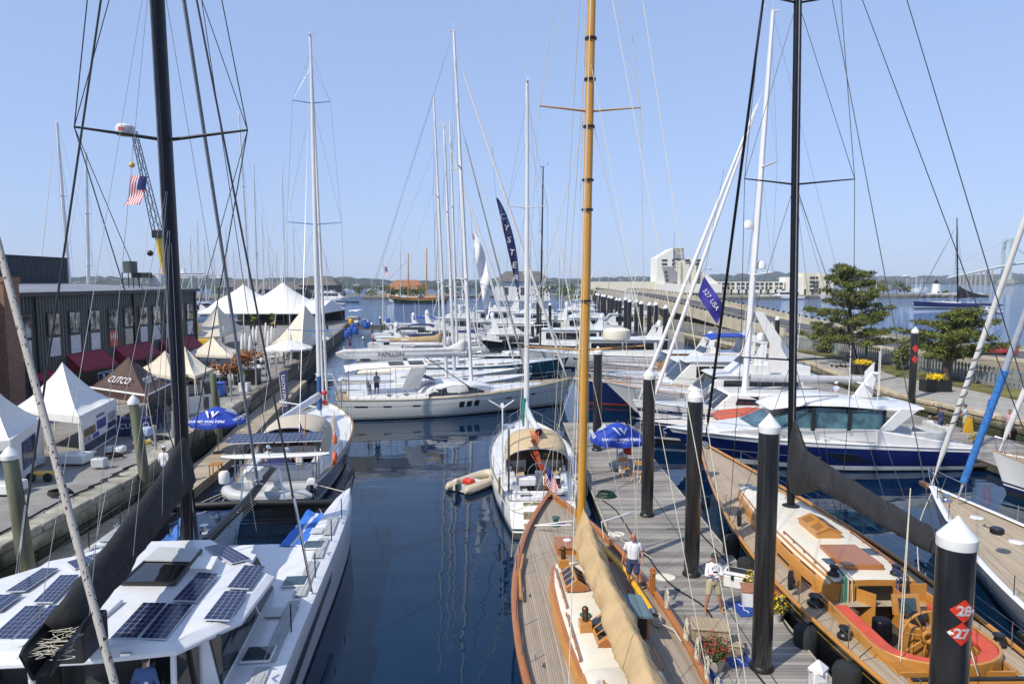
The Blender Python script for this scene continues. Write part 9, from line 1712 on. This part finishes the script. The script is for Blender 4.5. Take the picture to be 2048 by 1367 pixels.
# promenade boats sheds etc: red car on the road, lamp post, scooters
def car(label, x, y, z, a, col):
    t = thing('parked_car', label, 'car', (x, y, z)); M = frame((x, y, z), a); rings = []
    for xx, zz, w_ in ((-2.2, .7, .75), (-2.0, .95, .82), (-1.0, 1.0, .86), (.7, .98, .86), (1.9, .82, .80), (2.2, .6, .7)): rings.append([V((xx, sy*w_, q)) for sy, q in ((1, .3), (1.0, zz-.1), (.92, zz), (-.92, zz), (-1, zz-.1), (-1, .3))])
    MB(M).loft(rings, True, True).build('body', col, t); MB(M).loft([[V((xx, s*w_, zz)) for s, zz, w_ in ((1, .95, .8), (1, q, .62), (-1, q, .62), (-1, .95, .8))] for xx, q in ((-1.7, 1.0), (-1.0, 1.42), (.3, 1.42), (1.1, 1.0))], True, True).build('cabin_glass', GLASS, t)
    for sx in (-1.35, 1.35):
        for sy in (1, -1): w2 = MB(M).tube([(sx, sy*.72, .33), (sx, sy*.9, .33)], .33, 16).build('wheel', BLK, t); MB(M).tube([(sx, sy*.89, .33), (sx, sy*.92, .33)], .19, 12).build('rim', SSTEEL, w2)
    for s in (1, -1): MB(M).box((2.14, s*.55, .66), (.1, .3, .14)).build('headlight', WHITE, t)
p = at(1985, 708, 2.0); car('red car parked on the roadside beyond the board fence', p.x, p.y, 1.95, R(160), mat('red_car_paint', (.30, .02, .015), .2, coat=.6)); p = at(1645, 662, 2.1); car('silver-blue car on the road behind the tall pine', p.x+1.5, p.y, 2.1, R(130), mat('silver_car_paint', (.35, .40, .45), .2, coat=.6))
def lamp(px, pyb, pyt, y, arm, label): a, c = aty(px, pyb, y), aty(px, pyt, y); t = thing('street_lamp', label, 'street lamp', (a.x, y, a.z)); MB().tube([(a.x, y, a.z), (a.x, y, c.z-.5), (a.x+arm*.4, y, c.z), (a.x+arm, y, c.z+.1)], [.11, .08, .06, .05], 8).build('post', GP, t); MB().ball((a.x+arm+.3, y, c.z+.05), .4, 10, 6, sq=(1.3, .6, .45)).build('lamp_head', GREYW, t)
lamp(1747, 690, 553, 92, 3.6, 'cobra-head street lamp rising behind the tall pine'); lamp(1402, 640, 538, 135, 1.2, 'street lamp on the causeway above the violet-blue flag'); lamp(1217, 590, 552, 250, 2, 'street lamp at the far end of the causeway')
for i, (px, py) in enumerate(((1672, 733), (1682, 735), (1693, 734))): p = at(px, py, 1.5); t = thing('kick_scooter', 'dark electric scooter parked on the promenade under the tall pine', 'scooter', p, 'scooters parked under the pine'); M = Matrix.Translation(p); MB(M).box((0, 0, .14), (.8, .16, .05)).build('deck', BLK, t); MB(M).tube([(.42, 0, .12), (.34, 0, 1.1)], .03, 6).build('stem', BLK, t); MB(M).tube([(.34, -.25, 1.1), (.34, .25, 1.1)], .022, 6).build('handlebar', BLK, t); [MB(M).tube([(s*.45, -.03, .12), (s*.45, .03, .12)], .12, 12).build('wheel', BLK, t) for s in (1, -1)]
p = at(1716, 700+40, 1.5); t = thing('plastic_chair', 'royal blue chair at the promenade edge behind the black mast', 'chair', at(1562, 722, 1.5)); M = Matrix.Translation(at(1562, 722, 1.5)); MB(M).box((0, 0, .45), (.55, .5, .05)).build('seat', BIN, t, bevel=.02); MB(M).slab([(-.26, .24, .45), (.26, .24, .45), (.22, .36, 1.1), (-.22, .36, 1.1)], .04).build('backrest', BIN, t); [MB(M).box((sx*.23, sy*.2, .22), (.04, .04, .45)).build('leg', BIN, t) for sx in (1, -1) for sy in (1, -1)]
for px, py, lb, c_ in ((1935, 880, 'orange and yellow signal flag bundle on the pier rail', YEL), (1978, 840, 'blue pennant held on the right pier', CANV_BL)): p = at(px, py, .5); q = MB(); q.slab([p+V((-.3, 0, .5)), p+V((.4, .1, .4)), p+V((.2, 0, 1.3)), p+V((-.1, 0, 1.5))], .05); q.tube([p, p+V((0, 0, 1.6))], .02, 5); tag(q.build('signal_flag', c_, None, loc=p), lb, 'flag')
# suspension bridge far away at right
sb = thing('suspension_bridge', 'pale green suspension bridge far away at the right edge', 'bridge', (1350, 1900, 0)); BG = mat('pale_green_bridge_steel', (.46, .54, .52), .7); pts = [aty(1895, 556, 1850), aty(1935, 547, 1850), aty(1980, 537, 1850), aty(2020, 529.5, 1850), aty(2060, 524, 1850), aty(2130, 520, 1850), aty(2200, 524, 1850)]
m = MB(); sp2 = smooth(pts, 6); m.tube(sp2, 5.0, 4, flat=.7); m.build('deck', BG, sb)
for px in (1912, 1919, 1926, 1934, 1943, 1952, 1962, 1975): x = (px-1024)/1365*1850; z = interp([(q.x, q.z) for q in sp2], x); [MB().box((x, 1850+s*9, z/2), (3, 3, z)).build('pier', CONW, sb) for s in (1, -1)]
for px in (2007, 2190): x = (px-1024)/1365*1850; [MB().box((x, 1850+s*14, 62), (7, 7, 124)).build('tower_leg', BG, sb) for s in (1, -1)]; MB().box((x, 1850, 10), (20, 40, 12)).build('tower_footing', CONW, sb); MB().box((x, 1850, 118), (6, 30, 8)).build('tower_beam', BG, sb)
x0, x1 = (2007-1024)/1365*1850, (2190-1024)/1365*1850; m = MB(); m.tube([(lerp(x0, x1, i/16), 1850, 124-95*4*(i/16)*(1-i/16)*.72) for i in range(17)], 1.2, 5); m.tube([(x0, 1850, 124), (x0-170, 1850, 36)], 1.2, 5); m.build('main_cable', BG, sb)

# booth goods and clutter on the quay
rg = random.Random(12)
for i, (x, y, lb) in enumerate(((-22.4, 37.5, 'display table with goods inside the white peaked tent'), (-25.6, 41.5, 'display table with goods beside the building side of the brown tent'), (-27, 47, 'display table with goods under the cream tents'), (-24.5, 51, 'display table with goods between the cream tents and the quay posts'), (-27.5, 36, 'display table with goods at the back of the white peaked tent'))):
    t, M = table(x, y, 1.66, (1.9, .8), rg.uniform(-.4, .4), [CANV_NV, WHITE, CANV_BG, GREYW, CANV_NV][i], lb, cloth_=True)
    for k in range(5): MB(M).box((-.75+k*.36, rg.uniform(-.2, .2), .77+.1), (.24, .2, rg.uniform(.1, .3))).build('goods_box', [WHITE, BLK, TEAKV, CANV_BL, CANV_BG][(k+i) % 5], t)
t = thing('clothes_rack', 'rack of navy and white jackets by the shop door', 'clothes rack', (-31.3, 52.2, 1.66)); MB().tube([(-31.3, 51.2, 1.66), (-31.3, 51.2, 3.2), (-31.3, 53.2, 3.2), (-31.3, 53.2, 1.66)], .03, 6).build('frame', SSTEEL, t); [MB().box((-31.3, 51.4+k*.2, 2.65), (.5, .1, .95)).build('jacket', [CNB, CW, CNB, CBK][k % 4], t, bevel=.04) for k in range(9)]
for i, (px, py, mt, lb) in enumerate(((225, 915, DROPE, 'tangle of black hose on the quay by the leaning pile'), (285, 890, mat('yellow_hose', (.45, .33, .03), .6), 'yellow hose coil on the quay behind the brown tent leg'), (320, 880, DROPE, 'black hose coil on the quay near the wire fence'), (120, 990, DROPE, 'black hose coil at the quay edge beside the yellow cart'))): p = at(px, py, 1.7); coil(p.x, p.y, 1.74, .45, mt, lb, 4, .035)
for px, py, d, mt, lb in ((232, 905, (.9, .5, .35), WHITE, 'white covered bundle at the foot of the printed tent panel'), (285, 872, (1.0, .6, .5), CLB, 'pale blue tarpaulin bundle beside the navy display table'), (60, 930, (1.1, .7, .45), GREYW, 'grey crate at the foot of the left walled tent')): p = at(px, py, 1.7); t = thing('wrapped_bundle', lb, 'bundle', p); MB(Matrix.Translation(p)).box((0, 0, d[2]/2), d).build('wrap', mt, t, bevel=.1); MB(Matrix.Translation(p)).tube([(0, -d[1]/2-.01, 0), (0, -d[1]/2-.01, d[2]), (0, d[1]/2+.01, d[2]), (0, d[1]/2+.01, 0)], .015, 4).build('strap', DROPE, t)
for px, py, sh, lb in ((215, 880, CBL, 'person in denim shirt inside the white peaked tent'), (322, 858, CBK, 'person in black beside the brown tent'), (372, 775, CW, 'person in white by the cream tents'), (480, 745, CPK, 'person in pink passing the maple tub'), (560, 700, CNB, 'person in navy near the conical tent'), (632, 672, CW, 'person in white walking towards the marquee'), (596, 665, CKH, 'person in khaki near the marquee poles'), (655, 668, CBK, 'person in black at the far quay edge')): p = at(px, py, 1.66); person(lb, (p.x, p.y, 1.66), rg.uniform(0, 6), 'reach' if px % 2 else 'stand', sh, CNB, short=px % 3 == 0)
t = thing('wire_fence', 'short wire mesh fence by the brown tent', 'fence', at(350, 850, 1.7)); a, b_ = at(335, 852, 1.7), at(362, 842, 1.7); m = MB(); [m.tube([lerp(a, b_, i/9)+V((0, 0, .1)), lerp(a, b_, min(1, i/9+.15))+V((0, 0, 1.1))], .012, 3) for i in range(10)]; [m.tube([lerp(a, b_, i/9)+V((0, 0, 1.1)), lerp(a, b_, min(1, i/9+.15))+V((0, 0, .1))], .012, 3) for i in range(10)]; m.build('mesh', SSTEEL, t); [MB().tube([q, q+V((0, 0, 1.25))], .04, 6).build('post', GP, t) for q in (a, b_)]
HZ = bpy.data.materials.new('summer_haze'); HZ.use_nodes = True; HZ.node_tree.nodes.remove(HZ.node_tree.nodes['Principled BSDF']); hv = HZ.node_tree.nodes.new('ShaderNodeVolumePrincipled'); hv.inputs['Color'].default_value = (.80, .88, 1, 1); hv.inputs['Density'].default_value = .00011; HZ.node_tree.links.new(hv.outputs[0], HZ.node_tree.nodes['Material Output'].inputs['Volume'])
o = MB().box((0, 1500, 70), (7000, 3800, 145)).build('haze', HZ, None, flatsh=True); o['kind'] = 'stuff'
